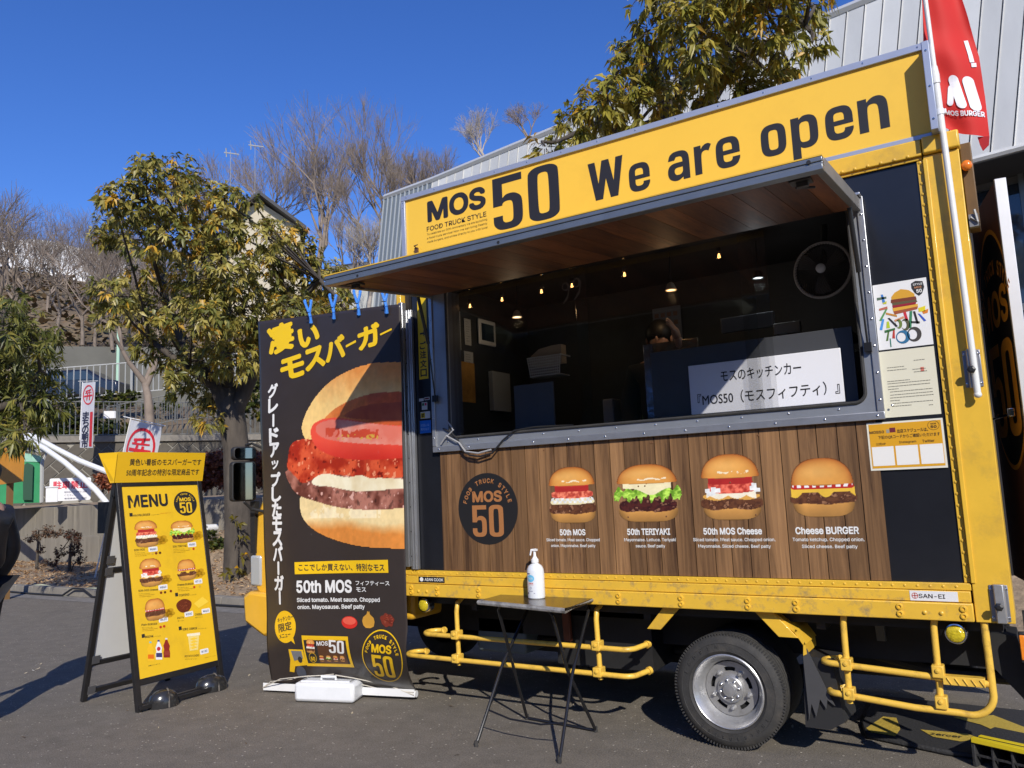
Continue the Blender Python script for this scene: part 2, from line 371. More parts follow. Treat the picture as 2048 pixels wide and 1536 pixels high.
def paint_burger(kind, n=90, seed=1):
    h = w_ = n; Y, X = np.mgrid[0:1:h * 1j, -1:1:w_ * 1j]; rgb = np.zeros((h, w_, 3)); al = np.zeros((h, w_))
    N = vnoise(h, w_, 9, seed); N2 = vnoise(h, w_, 20, seed + 3); N3 = vnoise(h, w_, 4, seed + 8)
    def lay(mask, c, sh=0., noise=0., nn=None, c2=None):
        k = np.ones((h, w_)) * (1 + sh); nn = N if nn is None else nn
        col = np.array(c, float)[None, None] * np.ones((h, w_, 1))
        if c2 is not None: t = np.clip((nn - .35) / .3, 0, 1)[..., None]; col = col * (1 - t) + np.array(c2, float) * t
        col = col * (k * (1 + noise * (nn - .5)))[..., None] if not np.isscalar(k) else col
        rgb[mask] = col[mask]; al[mask] = 1
    def slab(y0, y1, wd, pw=3, wob=0.):
        cy = (y0 + y1) / 2 + wob * np.sin(X * 7 + seed) ; hh = (y1 - y0) / 2
        return (np.abs(X / wd) ** pw + np.abs((Y - cy) / hh) ** pw) < 1
    def bun_bottom(y1, wd=.82):
        m = (Y >= 0) & (Y < y1 + .03) & ((np.abs(X) / wd) ** 3.2 + np.clip((y1 * .85 - Y) / (y1 * .86), 0, 1) ** 1.9 < 1)
        sh = -.4 * np.clip((np.abs(X) / wd - .55) / .45, 0, 1) ** 2 + (Y / y1 - .6) * .3
        lay(m, (196, 142, 74), sh, .18, N3); e = m & (Y < .018); rgb[e] *= .75
    def patty(y0, y1, wd, c=(118, 72, 44), c2=(70, 38, 24), wob=.01):
        cy = (y0 + y1) / 2 + wob * np.sin(X * 6 + seed); m = (np.abs(X / wd) ** 5 + np.abs((Y - cy) / ((y1 - y0) / 2 * (1 + .3 * (N2 - .5)))) ** 3) < 1
        lay(m, c, 0, .5, N2, c2); hi = m & (N2 > .68); rgb[hi] = rgb[hi] * .4 + np.array([200, 150, 110]) * .6
    def bun_top(y0, wd=.84, dome=2.3, gloss=True):
        t = (Y - y0) / (1 - y0); m = (t >= -.02) & (t <= 1) & (np.abs(X / wd) ** dome + np.clip(t, 0, 1) ** 2. < 1); m |= (np.abs(X) < wd * .97) & (t > -.09 + .06 * np.abs(X)) & (t <= .15)
        edge = np.abs(X / wd) ** dome + np.clip(t, 0, 1) ** 2
        col = np.array([226, 158, 74.])[None, None] * np.ones((h, w_, 1)); k = np.clip(edge, 0, 1)[..., None] ** 3
        col = col * (1 - k) + np.array([160, 82, 30.]) * k; g = np.exp(-(((X + .15) / .6) ** 2 + ((t - .45) / .3) ** 2))[..., None]; col = col * (1 - .45 * g) + np.array([244, 196, 120.]) * .45 * g
        col *= (1 + .18 * (N3 - .5))[..., None]; rgb[m] = col[m]; al[m] = 1
        if gloss:
            q = m & (np.abs(t - .17 - .03 * np.sin(X * 14)) < .045) & (np.abs(X - .1) < .45) & (N > .47); rgb[q] = (250, 236, 200)
        e = m & ((edge > .93) & (t > .1)); rgb[e] *= .72; e = m & (t < -.04); rgb[e] *= .75
    bb = {'m': .185, 't': .2, 'c': .18, 'b': .24, 'p': .24}[kind]
    bun_bottom(bb)
    if kind == 'm':
        patty(.165, .355, .86); m = slab(.33, .44, .8, 4, .008); lay(m, (240, 226, 180), 0, .1)
        on = slab(.35, .46, .78, 5) & (np.sin(X * 34 + 2 * N) * np.sin(Y * 60 + 3 * N3) > -.2); lay(on, (238, 240, 236), 0, .35, N2)
        lay(slab(.44, .575, .74 + .04 * N, 4), (206, 76, 58), 0, .5, N2, (232, 130, 100)); lay(slab(.555, .69, .62, 9), (178, 44, 40), np.where(Y > .65, .18, 0), .15); bun_top(.68)
    elif kind == 't':
        patty(.18, .4, .80, (92, 40, 34), (48, 18, 18)); r0 = .95 + .08 * (N2 - .5)
        lt = (np.abs(X) < r0) & (Y > .40 + .05 * np.sin(X * 19 + 4 * N) + .03 * np.sin(X * 41)) & (Y < .60 + .05 * np.sin(X * 23 + 1) - .04 * X ** 2)
        lay(lt, (120, 176, 44), 0, .7, N2, (176, 216, 86)); my = (np.abs(X) < .68) & (Y < .7) & (Y > .58 - .12 * np.exp(-((X - .12) / .3) ** 2)); lay(my, (248, 236, 190), 0, .15); bun_top(.68)
    elif kind == 'c':
        patty(.165, .34, .9); lay(slab(.31, .39, .82, 4, .012), (226, 170, 82)); my = (np.abs(X) < .72) & (Y < .46) & (Y > .37 - .05 * np.abs(np.sin(X * 6 + .5))); lay(my, (248, 240, 214), 0, .1)
        lay((np.abs(X) < .66) & (Y > .395 + .07 * X ** 2) & (Y < .56), (200, 62, 48), 0, .5, N2, (226, 110, 88))
        for ox, oy in ((-.68, .45), (-.5, .47), (-.62, .40), (-.36, .45), (.62, .47), (.76, .44), (.68, .51), (-.52, .40)):
            q = (np.abs(X - ox) < .075) & (np.abs(Y - oy) < .033); lay(q, (240, 242, 240), 0, .3, N2)
        lay(slab(.54, .67, .64, 9), (176, 40, 38), np.where(Y > .63, .18, 0), .15); bun_top(.655)
    elif kind == 'b':
        patty(.22, .42, .9); ch = (np.abs(X) < .86) & (Y < .50) & (Y > .42 - .09 * np.clip(np.sin(X * 7.5 + .9), 0, 1)); lay(ch, (236, 190, 64), 0, .12)
        lay(slab(.47, .56, .84, 6), (188, 40, 36), 0, .2); q = slab(.5, .57, .8, 6) & (np.sin(X * 30 + 3 * N3) > -.1); lay(q, (244, 240, 238), 0, .2); bun_top(.565, .84, 2.6, False)
    else:
        patty(.2, .46, .88); q = slab(.43, .52, .84, 6); lay(q, (188, 50, 40), 0, .2); q = slab(.46, .53, .8, 6) & (np.sin(X * 30) > -.2); lay(q, (244, 240, 238)); bun_top(.52, .84, 2.6, False)
    return X, Y, tolin(rgb), al
def burger_on(art, kind, u0, v0, u1, v1, n=90, seed=1, sat=1.):
    X, Y, rgb, al = paint_burger(kind, n, seed)
    art.grid(u0 + (X + 1) / 2 * (u1 - u0), v0 + Y * (v1 - v0), rgb, al)

def fifty(x0, y0, x1, y1, gap=.08, st=.27, drop=0.):
    """two tall chamfered numerals 5 and 0; returns list of (outline, holes)"""
    W = x1 - x0; H = y1 - y0; w5 = W * (1 - gap) / 2; s = w5 * st / .5 * .5 * 1.12; c = w5 * .26; out = []
    X = x0
    five = [(0, 1), (1, 1), (1, 1 - .135), (.33, 1 - .135), (.33, .60), (.45, .66), (.72, .66), (.92, .59), (1, .50), (1, .12), (.86, .03), (.70, 0), (.30, 0), (.14, .03), (0, .12), (0, .27), (.32, .27), (.32, .17), (.40, .125), (.60, .125), (.68, .17), (.68, .48), (.60, .53), (.40, .53), (.32, .49), (.32, .46), (0, .46)]
    out.append((soften([(X + a * w5, y0 + b * H) for a, b in five]), []))
    X = x1 - w5
    o = [(.30, 0), (.70, 0), (.86, .03), (.96, .075), (1, .13), (1, .87), (.96, .925), (.86, .97), (.70, 1), (.30, 1), (.14, .97), (.04, .925), (0, .87), (0, .13), (.04, .075), (.14, .03)]
    i = [(.40, .125), (.60, .125), (.68, .17), (.68, .83), (.60, .875), (.40, .875), (.32, .83), (.32, .17)]
    out.append((soften([(X + a * w5, y0 + b * H) for a, b in o]), [soften([(X + a * w5, y0 + b * H) for a, b in i])]))
    return out
def badge(art, cu, cv, ru, rv, disc, ink, ring=False):
    """round emblem: FOOD TRUCK STYLE / MOS / 50"""
    if ring: art.poly(ell(cu, cv, ru, rv, 56), ink, [ell(cu, cv, ru * .955, rv * .955, 56)])
    else: art.poly(ell(cu, cv, ru, rv, 56), disc)
    art.up(); art.arc('FOOD TRUCK STYLE', cu, cv, (ru + rv) / 2 * .78, 165, 15, rv * .17, ink, .03, .92)
    art.text('MOS', cu - ru * .5, cv + rv * .18, cu + ru * .5, cv + rv * .50, ink, .035)
    for o, h in fifty(cu - ru * .52, cv - rv * .78, cu + ru * .52, cv + rv * .10): art.poly(o, ink, h)

def soften(P):
    """round the blunt corners of an outline, keep the square ones"""
    for _ in range(2):
        Q = []; n = len(P)
        for i in range(n):
            a, b, c = (np.array(P[i - 1]), np.array(P[i]), np.array(P[(i + 1) % n])); u = b - a; v = c - b; lu, lv = np.hypot(*u), np.hypot(*v)
            if lu < 1e-7 or lv < 1e-7: continue
            t = math.degrees(math.acos(max(-1, min(1, float(u @ v) / lu / lv)))); k = .25 if _ else .22
            if 4 < t < 62: Q += [tuple(b - u * k), tuple(b + v * k)]
            else: Q.append(tuple(b))
        P = Q
    return P
# heavy narrow lower-case letters of the roof sign, drawn in a unit box
SIGNF = {
 'W': ([(0, 1), (.18, 0), (.39, 0), (.5, .52), (.61, 0), (.82, 0), (1, 1), (.80, 1), (.715, .42), (.60, 1), (.40, 1), (.285, .42), (.20, 1)], []),
 'e': ([(1, .43), (.31, .43), (.31, .27), (.38, .19), (.62, .19), (.69, .27), (.69, .32), (1, .32), (1, .24), (.9, .08), (.7, 0), (.3, 0), (.1, .08), (0, .25), (0, .75), (.1, .92), (.3, 1), (.7, 1), (.9, .92), (1, .75)], [[(.31, .57), (.69, .57), (.69, .74), (.62, .81), (.38, .81), (.31, .74)]]),
 'o': ([(.3, 0), (.7, 0), (.9, .08), (1, .25), (1, .75), (.9, .92), (.7, 1), (.3, 1), (.1, .92), (0, .75), (0, .25), (.1, .08)], [[(.38, .19), (.62, .19), (.69, .27), (.69, .73), (.62, .81), (.38, .81), (.31, .73), (.31, .27)]]),
 'n': ([(0, 0), (.31, 0), (.31, .70), (.4, .79), (.6, .79), (.69, .70), (.69, 0), (1, 0), (1, .76), (.9, .93), (.74, 1), (.55, 1), (.40, .94), (.31, .87), (.31, .98), (0, .98)], []),
 'r': ([(0, 0), (.40, 0), (.40, .66), (.52, .77), (.72, .78), (.84, .74), (1, .94), (.86, 1), (.68, 1), (.50, .94), (.40, .85), (.40, .98), (0, .98)], []),
 'p': ([(0, -.36), (.31, -.36), (.31, .06), (.44, 0), (.7, 0), (.9, .08), (1, .25), (1, .75), (.9, .92), (.7, 1), (.46, 1), (.31, .91), (.31, .98), (0, .98)], [[(.38, .19), (.62, .19), (.69, .27), (.69, .73), (.62, .81), (.40, .81), (.31, .72), (.31, .27)]]),
 'a': ([(1, 0), (.69, 0), (.69, .09), (.5, 0), (.28, 0), (.08, .08), (0, .22), (0, .40), (.08, .54), (.28, .61), (.69, .61), (.69, .73), (.62, .81), (.40, .81), (.33, .71), (.03, .71), (.1, .90), (.3, 1), (.7, 1), (.9, .92), (1, .76)], [[(.31, .27), (.38, .19), (.58, .19), (.69, .28), (.69, .44), (.38, .44), (.31, .37)]])}
def sign_letter(art, ch, x0, x1, z0, z1, col):
    o, h = SIGNF[ch]; f = lambda P: [(x0 + a * (x1 - x0), z0 + b * (z1 - z0)) for a, b in P]; art.poly(soften(f(o)), col, [soften(f(q)) for q in h])
# ================================================================== GROUND
ASPH = M('asphalt', (.176, .154, .124), .92, var=.55, vscale=95, dirt=(.20, .18, .15), dirt_amt=.45, dirt_scale=1.1, bump=1., bscale=140)
def asphalt():
    m = ASPH; n = m.node_tree.nodes; l = m.node_tree.links; b = n['Principled BSDF']
    tc = n.new('ShaderNodeTexCoord'); vo = n.new('ShaderNodeTexVoronoi'); vo.inputs['Scale'].default_value = 52; l.new(tc.outputs['Object'], vo.inputs[0])
    # pale stone chips in the binder, picked by cell colour
    sp = n.new('ShaderNodeSeparateColor'); l.new(vo.outputs['Color'], sp.inputs[0])
    a = n.new('ShaderNodeMath'); a.operation = 'GREATER_THAN'; a.inputs[1].default_value = .955; l.new(sp.outputs[0], a.inputs[0])
    d = n.new('ShaderNodeMath'); d.operation = 'LESS_THAN'; d.inputs[1].default_value = .34; l.new(vo.outputs['Distance'], d.inputs[0])
    k = n.new('ShaderNodeMath'); k.operation = 'MULTIPLY'; l.new(a.outputs[0], k.inputs[0]); l.new(d.outputs[0], k.inputs[1])
    k2 = n.new('ShaderNodeMath'); k2.operation = 'MULTIPLY'; k2.inputs[1].default_value = .75; l.new(k.outputs[0], k2.inputs[0])
    src = b.inputs['Base Color'].links[0].from_socket; mx = n.new('ShaderNodeMix'); mx.data_type = 'RGBA'
    l.new(k2.outputs[0], mx.inputs[0]); l.new(src, mx.inputs[6]); mx.inputs[7].default_value = (.55, .50, .42, 1); 
    ns = n.new('ShaderNodeTexNoise'); ns.inputs['Scale'].default_value = .8; ns.inputs['Detail'].default_value = 10; ns.inputs['Roughness'].default_value = .75; l.new(tc.outputs['Object'], ns.inputs[0])
    rs = n.new('ShaderNodeMapRange'); rs.inputs[1].default_value = .58; rs.inputs[2].default_value = .70; rs.inputs[4].default_value = .5; l.new(ns.outputs[0], rs.inputs[0]); m3 = n.new('ShaderNodeMix'); m3.data_type = 'RGBA'
    l.new(rs.outputs[0], m3.inputs[0]); l.new(mx.outputs[2], m3.inputs[6]); m3.inputs[7].default_value = (.06, .053, .045, 1)
    n6 = n.new('ShaderNodeTexNoise'); n6.inputs['Scale'].default_value = 5.; n6.inputs['Detail'].default_value = 12; n6.inputs['Roughness'].default_value = .8; l.new(tc.outputs['Object'], n6.inputs[0])
    r6 = n.new('ShaderNodeMapRange'); r6.inputs[1].default_value = .3; r6.inputs[2].default_value = .7; r6.inputs[3].default_value = .74; r6.inputs[4].default_value = 1.26; l.new(n6.outputs[0], r6.inputs[0])
    v6 = n.new('ShaderNodeVectorMath'); v6.operation = 'SCALE'; l.new(m3.outputs[2], v6.inputs[0]); l.new(r6.outputs[0], v6.inputs['Scale']); l.new(v6.outputs[0], b.inputs['Base Color'])
asphalt()
g = MB(); g.add([(-400, -400, 0), (400, -400, 0), (400, 3.30, 0), (-400, 3.30, 0)], [(0, 1, 2, 3)]); struct(g.build('ground', ASPH))

# ================================================================== FOOD TRUCK
T = thing('food_truck', (-2.1, 1.0, 0), 'yellow food truck with raised awning and wooden plank side parked on the asphalt', 'truck')
SIDE = Surf((0, 0, 0), (1, 0, 0), (0, 0, 1))
# wall of black panels round the serving window
W0, W1, WZ0, WZ1 = -3.72, -0.68, 2.03, 3.20
b = MB()
for a, c in (((-4.0, .006, 1.04), (W0, .04, 3.46)), ((W1, .006, 1.04), (-.30, .04, 3.46)), ((W0, .006, 1.04), (W1, .04, WZ0)), ((W0, .006, WZ1), (W1, .04, 3.46))): b.box(a, c)
b.build('side_panel', BLK, T)
# box shell: back wall, front wall, roof, floor, rear wall
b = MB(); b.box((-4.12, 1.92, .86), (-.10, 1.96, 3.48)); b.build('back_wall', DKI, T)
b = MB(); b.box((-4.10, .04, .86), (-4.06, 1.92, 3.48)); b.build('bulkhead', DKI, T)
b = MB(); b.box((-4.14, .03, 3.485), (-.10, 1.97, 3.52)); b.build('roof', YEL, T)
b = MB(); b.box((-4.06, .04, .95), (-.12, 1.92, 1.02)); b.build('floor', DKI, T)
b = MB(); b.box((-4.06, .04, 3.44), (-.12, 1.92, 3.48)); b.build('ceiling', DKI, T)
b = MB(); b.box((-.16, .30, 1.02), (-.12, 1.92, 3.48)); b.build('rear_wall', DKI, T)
# yellow posts and rails
b = MB(); b.box((-.265, -.020, .845), (-.088, .30, 3.40)); b.box((-.268, -.028, 1.045), (-.245, -.020, 3.38)); b.build('rear_post', YEL, T, bevel=.006)
b = MB(); b.box((-.30, -.004, 1.045), (-.27, .006, 3.425)); b.build('rivet_strip', YEL, T, bevel=.002)
b = MB(); b.box((-4.15, -.03, 3.405), (-.268, .03, 3.50)); b.box((-4.15, -.012, 3.385), (-.27, .0, 3.405)); b.build('top_rail', YEL, T, bevel=.006)
b = MB(); b.box((-.263, -.045, 3.405), (-.08, .30, 3.505)); b.build('corner_cap', YEL, T, bevel=.01)
b = MB(); b.box((-4.152, -.01, 1.045), (-4.105, .12, 3.38)); b.build('front_post', YEL, T, bevel=.005)
b = MB(); b.box((-4.152, -.018, 1.006), (-.27, .03, 1.043)); b.build('skirt_flange', YEL, T, bevel=.003)
b = MB(); b.box((-4.152, -.028, .945), (-.275, .03, 1.003)); b.build('skirt_upper_strip', YELW, T, bevel=.004)
b = MB(); b.box((-4.152, -.040, .848), (-.27, .03, .942)); b.build('skirt_rail', YELW, T, bevel=.006)
# rivets
b = MB()
def dome(b, x, z, y, r, h=.6, seg=8): b.lathe([(r, 0), (r * .92, -r * h * .5), (r * .5, -r * h * .9), (.0002, -r * h)], (x, y, z), 'y', seg)
x = -4.12
while x < -.30: dome(b, x, 1.026, -.018, .0075); x += .062
z = 1.08
while z < 3.38: dome(b, -.285, z, -.004, .0095); z += .062
x = -.34
while x > -.7: dome(b, x, 3.415, -.031, .0085); x -= .07
x = -4.10
while x < -3.7: dome(b, x, 1.0, -.028, .006); x += .1
b.build('rivets', YEL, T, smooth=True, kind='stuff')
for x in (-4.05, -3.80, -3.42, -2.95, -2.30, -1.87, -1.45, -1.17, -.62, -.315):
    for z in (.915, .878):
        b = MB(); b.lathe([(.018, 0), (.017, -.008), (.009, -.010), (.009, -.004), (.0002, -.004)], (x, -.040, z), 'y', 10); b.build('bolt', YEL, T, smooth=True)
for x in (-.50, -.42, -3.98, -3.9):
    b = MB(); dome(b, x, .888, -.04, .012, .8, 10); b.build('bolt', YEL, T, smooth=True)
# printed wooden planks
WOOD = wood_mat('printed_wood', S(72, 50, 32), S(152, 114, 76), 2, .45, .30, coat=.05)
edges = [-3.76, -3.70, -3.57, -3.44, -3.33, -3.22, -3.11]
while edges[-1] < -.75: edges.append(edges[-1] + random.choice((.105, .115, .118, .125)))
edges[-1] = -.65
for i in range(len(edges) - 1):
    a, c = edges[i], edges[i + 1]; b = MB(); b.box((a + .0028, -.0035, 1.046), (c - .0028, .006, 1.945)); b.build('plank', WOOD, T)
b = MB()
for i in range(16):
    dome(b, random.uniform(-3.7, -.7), random.choice((1.18, 1.9, 1.62, 1.42)), -.0035, .006)
b.build('panel_fasteners', M('brown_fastener', S(110, 72, 42), .5), T, smooth=True, kind='stuff')
# window frame of aluminium
v, f = shape2d([[(-3.80, 1.945), (-.60, 1.945), (-.60, 3.24), (-3.80, 3.24)], rrect(-3.64, 2.045, -.685, 3.22, .06)])
def plate(v, f, y0, y1, name, mat, parent, bevel=0, label=None):
    b = MB(); n = len(v); b.add([(p[0], y0, p[1]) for p in v], f); b.add([(p[0], y1, p[1]) for p in v], f)
    ed = {}
    for q in f:
        for i in range(len(q)): e = (q[i], q[(i + 1) % len(q)]); ed[tuple(sorted(e))] = ed.get(tuple(sorted(e)), 0) + 1
    for (p, q), k in ed.items():
        if k == 1: b.add([(v[p][0], y0, v[p][1]), (v[q][0], y0, v[q][1]), (v[q][0], y1, v[q][1]), (v[p][0], y1, v[p][1])], [(0, 1, 2, 3)])
    return b.build(name, mat, parent, label=label)
FRM = M('window_frame_metal', (.36, .38, .41), .38, .55, var=.12, vscale=5, bump=.05, bscale=30)
plate(v, f, -.022, .006, 'window_frame', FRM, T)
for nm, a, c in (('sill_strip', (-3.805, -.034, 1.94), (-.595, -.022, 1.985)), ('jamb_strip', (-.632, -.034, 1.986), (-.595, -.022, 3.245)), ('jamb_strip', (-3.805, -.034, 1.986), (-3.772, -.022, 3.245))):
    b = MB(); b.box(a, c); b.build(nm, ALU, T, bevel=.003)
b = MB(); b.box((-.70, -.10, 3.235), (-.60, -.034, 3.25)); b.build('frame_cap', ALU, T, bevel=.002)
b = MB(); L = [(p[0], -.026, p[1]) for p in rrect(-3.64, 2.045, -.685, 3.22, .06, 8)]; b.tube(L, .010, 8, closed=True); b.build('rubber_gasket', RUB, T, smooth=True)
b = MB()
for i in range(12):
    for z, y in ((1.962, -.034), (2.015, -.022)): dome(b, -3.75 + i * .283 + (z - 1.96) * 1.5, z, y, .007)
for i in range(8): dome(b, -.613, 2.05 + i * .155, -.034, .007); dome(b, -3.788, 2.05 + i * .155, -.034, .006)
b.build('frame_screws', CHR, T, smooth=True, kind='stuff')
# reveal of the opening
b = MB()
for a, c in (((-3.66, .006, 2.0), (-3.642, .16, 3.2)), ((-.683, .006, 2.0), (-.665, .16, 3.2)), ((-3.64, .04, 1.98), (-.685, .22, 2.04))): b.box(a, c)
b.build('window_reveal', M('reveal_metal', (.13, .14, .17), .4, .4), T)
# sliding panes
for a, c, y in ((-3.63, -2.45, .045), (-2.55, -1.28, .065), (-1.36, -1.19, .045)):
    b = MB(); b.box((a, y, 2.05), (c, y + .004, 3.19)); b.build('window_pane', GLASS, T)
for P_, m_, lb in (([(-3.70, -.03, 2.12), (-3.62, -.035, 2.08), (-3.56, -.04, 2.03), (-3.51, -.05, 1.94), (-3.44, -.055, 1.90), (-3.35, -.055, 1.885), (-3.24, -.05, 1.905), (-3.15, -.045, 1.99), (-3.05, -.04, 2.055), (-2.9, -.01, 2.07), (-2.6, .03, 2.065)], 'cable_black', 'black cable looping over the window sill at the lower left corner'), ([(-3.66, -.03, 2.18), (-3.60, -.035, 2.10), (-3.68, -.04, 2.04), (-3.72, -.04, 2.0), (-3.66, -.045, 2.06), (-3.54, -.05, 2.0), (-3.48, -.055, 1.93), (-3.36, -.06, 1.91), (-3.25, -.05, 1.93)], 'cable_grey', 'grey cable knotted over the window sill at the lower left corner')):
    b = MB(); b.tube(P_, .007, 6); tag(b.build('cable', M(m_, (.02, .02, .02) if 'black' in m_ else (.35, .35, .36), .4), None, smooth=True), lb, 'cable')
# galvanised trim at the front corner
SIL = M('brushed_trim', (.52, .53, .55), .32, .8, var=.08, vscale=8)
b = MB(); b.box((-4.10, -.05, 1.07), (-4.06, .0, 3.17)); b.build('corner_trim', SIL, T, bevel=.003)
b = MB(); b.box((-4.052, -.030, 1.05), (-3.985, .0, 3.10)); b.box((-4.035, -.040, 1.05), (-4.025, -.030, 3.10)); b.box((-4.008, -.040, 1.05), (-3.998, -.030, 3.10)); b.build('corner_trim', SIL, T, bevel=.003)
b = MB()
for i in range(11): dome(b, -4.044, 1.15 + i * .19, -.030, .006)
b.build('trim_screws', DARK, T, kind='stuff')
# roof sign board
b = MB(); b.box((-4.05, -.012, 3.50), (-.205, .03, 4.05)); b.build('sign_board', SIGNY, T)
sb = MB()
FRB = M('sign_frame_metal', (.42, .46, .56), .4, .45, var=.05)
for nm, a, c in (('top', (-4.06, -.03, 4.018), (-.17, .05, 4.06)), ('left', (-4.06, -.03, 3.50), (-4.02, .05, 4.016)), ('right', (-.205, -.13, 3.50), (-.168, .05, 4.016)), ('bottom', (-4.018, -.022, 3.50), (-.207, .05, 3.528))):
    b = MB(); b.box(a, c); b.build('sign_frame', FRB, T, bevel=.003)
b = MB()
for i in range(14): dome(b, -4.0 + i * .29, 4.04, -.03, .006)
for z in (3.56, 3.75, 3.96): dome(b, -.186, z, -.13, .007)
for z in (3.96, 4.0): dome(b, -4.04, z, -.03, .005)
b.build('sign_screws', CHR, T, kind='stuff')
SG = Surf((0, -.012, 0), (1, 0, 0), (0, 0, 1)); A = Art(SG); K = (.022, .021, .023)
A.text('MOS', -3.80, 3.785, -3.23, 3.965, K, .035)
A.build('sign_lettering', T); A = Art(SG); A.text('FOOD TRUCK STYLE', -3.81, 3.715, -3.23, 3.755, K, .012)
for t, z in (('To celebrate our 50th Anniversary we are launching', 3.682), ('a food truck service! Now we can bring freshly', 3.65), ('made burgers, and smiles directly to you with love!', 3.618)): A.text(t, -3.81, z - .003, -3.225, z + .018, K, .0, 2)
A.build('sign_lettering', T); A = Art(SG)
for o, h in fifty(-3.165, 3.575, -2.59, 3.99, .09): A.poly(o, K, h)
for t, a, c, z0, z1 in (('We', -2.34, -1.91, 3.625, 3.90), ('are', -1.76, -1.17, 3.625, 3.835), ('open', -.98, -.405, 3.57, 3.83)):
    pass
A.build('sign_numerals', T)
for word in ((('W', -2.352, -2.082, 3.62, 3.90), ('e', -2.045, -1.892, 3.612, 3.812)), (('a', -1.763, -1.612, 3.618, 3.82), ('r', -1.577, -1.46, 3.622, 3.82), ('e', -1.433, -1.279, 3.62, 3.825)), (('o', -1.144, -.991, 3.622, 3.828), ('p', -.958, -.802, 3.622, 3.83), ('e', -.759, -.604, 3.62, 3.828), ('n', -.574, -.412, 3.622, 3.83))):
    for ch, a, c, z0, z1 in word: A = Art(SG); sign_letter(A, ch, a, c, z0, z1, K); A.build('sign_letter', T)
b = MB(); b.box((-3.93, -.03, 3.555), (-3.90, -.012, 3.60)); b.tube([(-3.915, -.025, 3.60), (-3.915, -.05, 3.61), (-3.88, -.05, 3.613)], .005, 6); b.build('sign_hook', M('rusty_metal', (.10, .05, .03), .7), T)

# awning: hinged flap, nearly level
AZ0, AZ1, AY, AX0, AX1 = 3.175, 3.058, -1.150, -3.80, -.61     # hinge height, outer height, outer y
sl = (AZ1 - AZ0) / AY
def az(y, d=0.): return AZ0 + sl * y + d
b = MB(); b.prism([(AX0 + .01, -.035, az(-.035, .055)), (AX0 + .01, AY + .02, az(AY, .055)), (AX0 + .01, AY + .02, az(AY, .008)), (AX0 + .01, -.035, az(-.035, .008))], (AX1 - AX0 - .02, 0, 0)); aw = b.build('awning_panel', YEL, T)
AWW = wood_mat('awning_wood', S(74, 40, 20), S(138, 84, 46), 1, .55, .35)
x = AX0 + .045; n = 0
while x < AX1 - .05:
    x2 = min(x + .158, AX1 - .045); b = MB(); b.prism([(x + .0015, -.06, az(-.06, .006)), (x + .0015, AY + .05, az(AY + .05, .006)), (x + .0015, AY + .05, az(AY + .05, 0)), (x + .0015, -.06, az(-.06, 0))], (x2 - x - .003, 0, 0)); b.build('awning_board', AWW, aw); x = x2
AF = M('awning_edge_metal', (.26, .28, .29), .35, .7, var=.12, vscale=9)
b = MB()
for h0, h1, y0 in ((-.012, .018, AY - .012), (.018, .030, AY - .004), (.030, .052, AY - .010)): b.box((AX0, y0, AZ1 + h0), (AX1, AY + .045, AZ1 + h1))
b.build('awning_edge', AF, aw, bevel=.003)
for x0, x1 in ((AX0, AX0 + .04), (AX1 - .04, AX1)):
    b = MB(); b.prism([(x0, -.03, az(-.03, .06)), (x0, AY + .047, az(AY + .047, .06)), (x0, AY + .047, az(AY + .047, -.012)), (x0, -.03, az(-.03, -.012))], (x1 - x0, 0, 0)); b.build('awning_side', M('awning_side_metal', (.25, .24, .22), .45, .3, var=.15), aw, bevel=.003)
b = MB(); b.box((AX0, AY - .012, AZ1 + .053), (AX1, AY + .03, AZ1 + .060)); b.build('awning_lip', YEL, aw)
for x in (-.74, -3.66):
    b = MB(); z = az(-1.02, 0); b.box((x - .05, -1.05, z - .015), (x + .05, -.97, z - .001)); b.box((x - .02, -1.03, z - .04), (x + .035, -1.0, z - .015)); b.tube([(x - .03, -1.0, z - .03), (x + .06, -.99, z - .045)], .007, 6); b.build('awning_latch', M('dark_latch', (.08, .075, .07), .45, .5), aw, bevel=.002)
b = MB(); b.tube([(AX0 + .3, AY - .013, AZ1 + .004), (AX0 + .3, AY - .010, AZ1 + .004)], .010, 8); b.tube([(AX1 - .06, AY - .013, AZ1 + .035), (AX1 - .06, AY - .010, AZ1 + .035)], .010, 8); b.tube([(-2.4, AY - .013, AZ1 + .004), (-2.4, AY - .010, AZ1 + .004)], .010, 8); b.build('screw_holes', DARK, aw)
for xa in (-.645, -3.755):
    b = MB(); y1 = -.22; b.tube([(xa, y1, az(y1, -.02)), (xa, -.11, 2.78)], .014, 10); b.tube([(xa, -.11, 2.78), (xa, -.045, 2.36)], .006, 8); b.box((xa - .02, -.06, 2.33), (xa + .02, -.034, 2.38)); b.build('gas_strut', M('black_strut', (.015, .015, .016), .3), T, smooth=True)

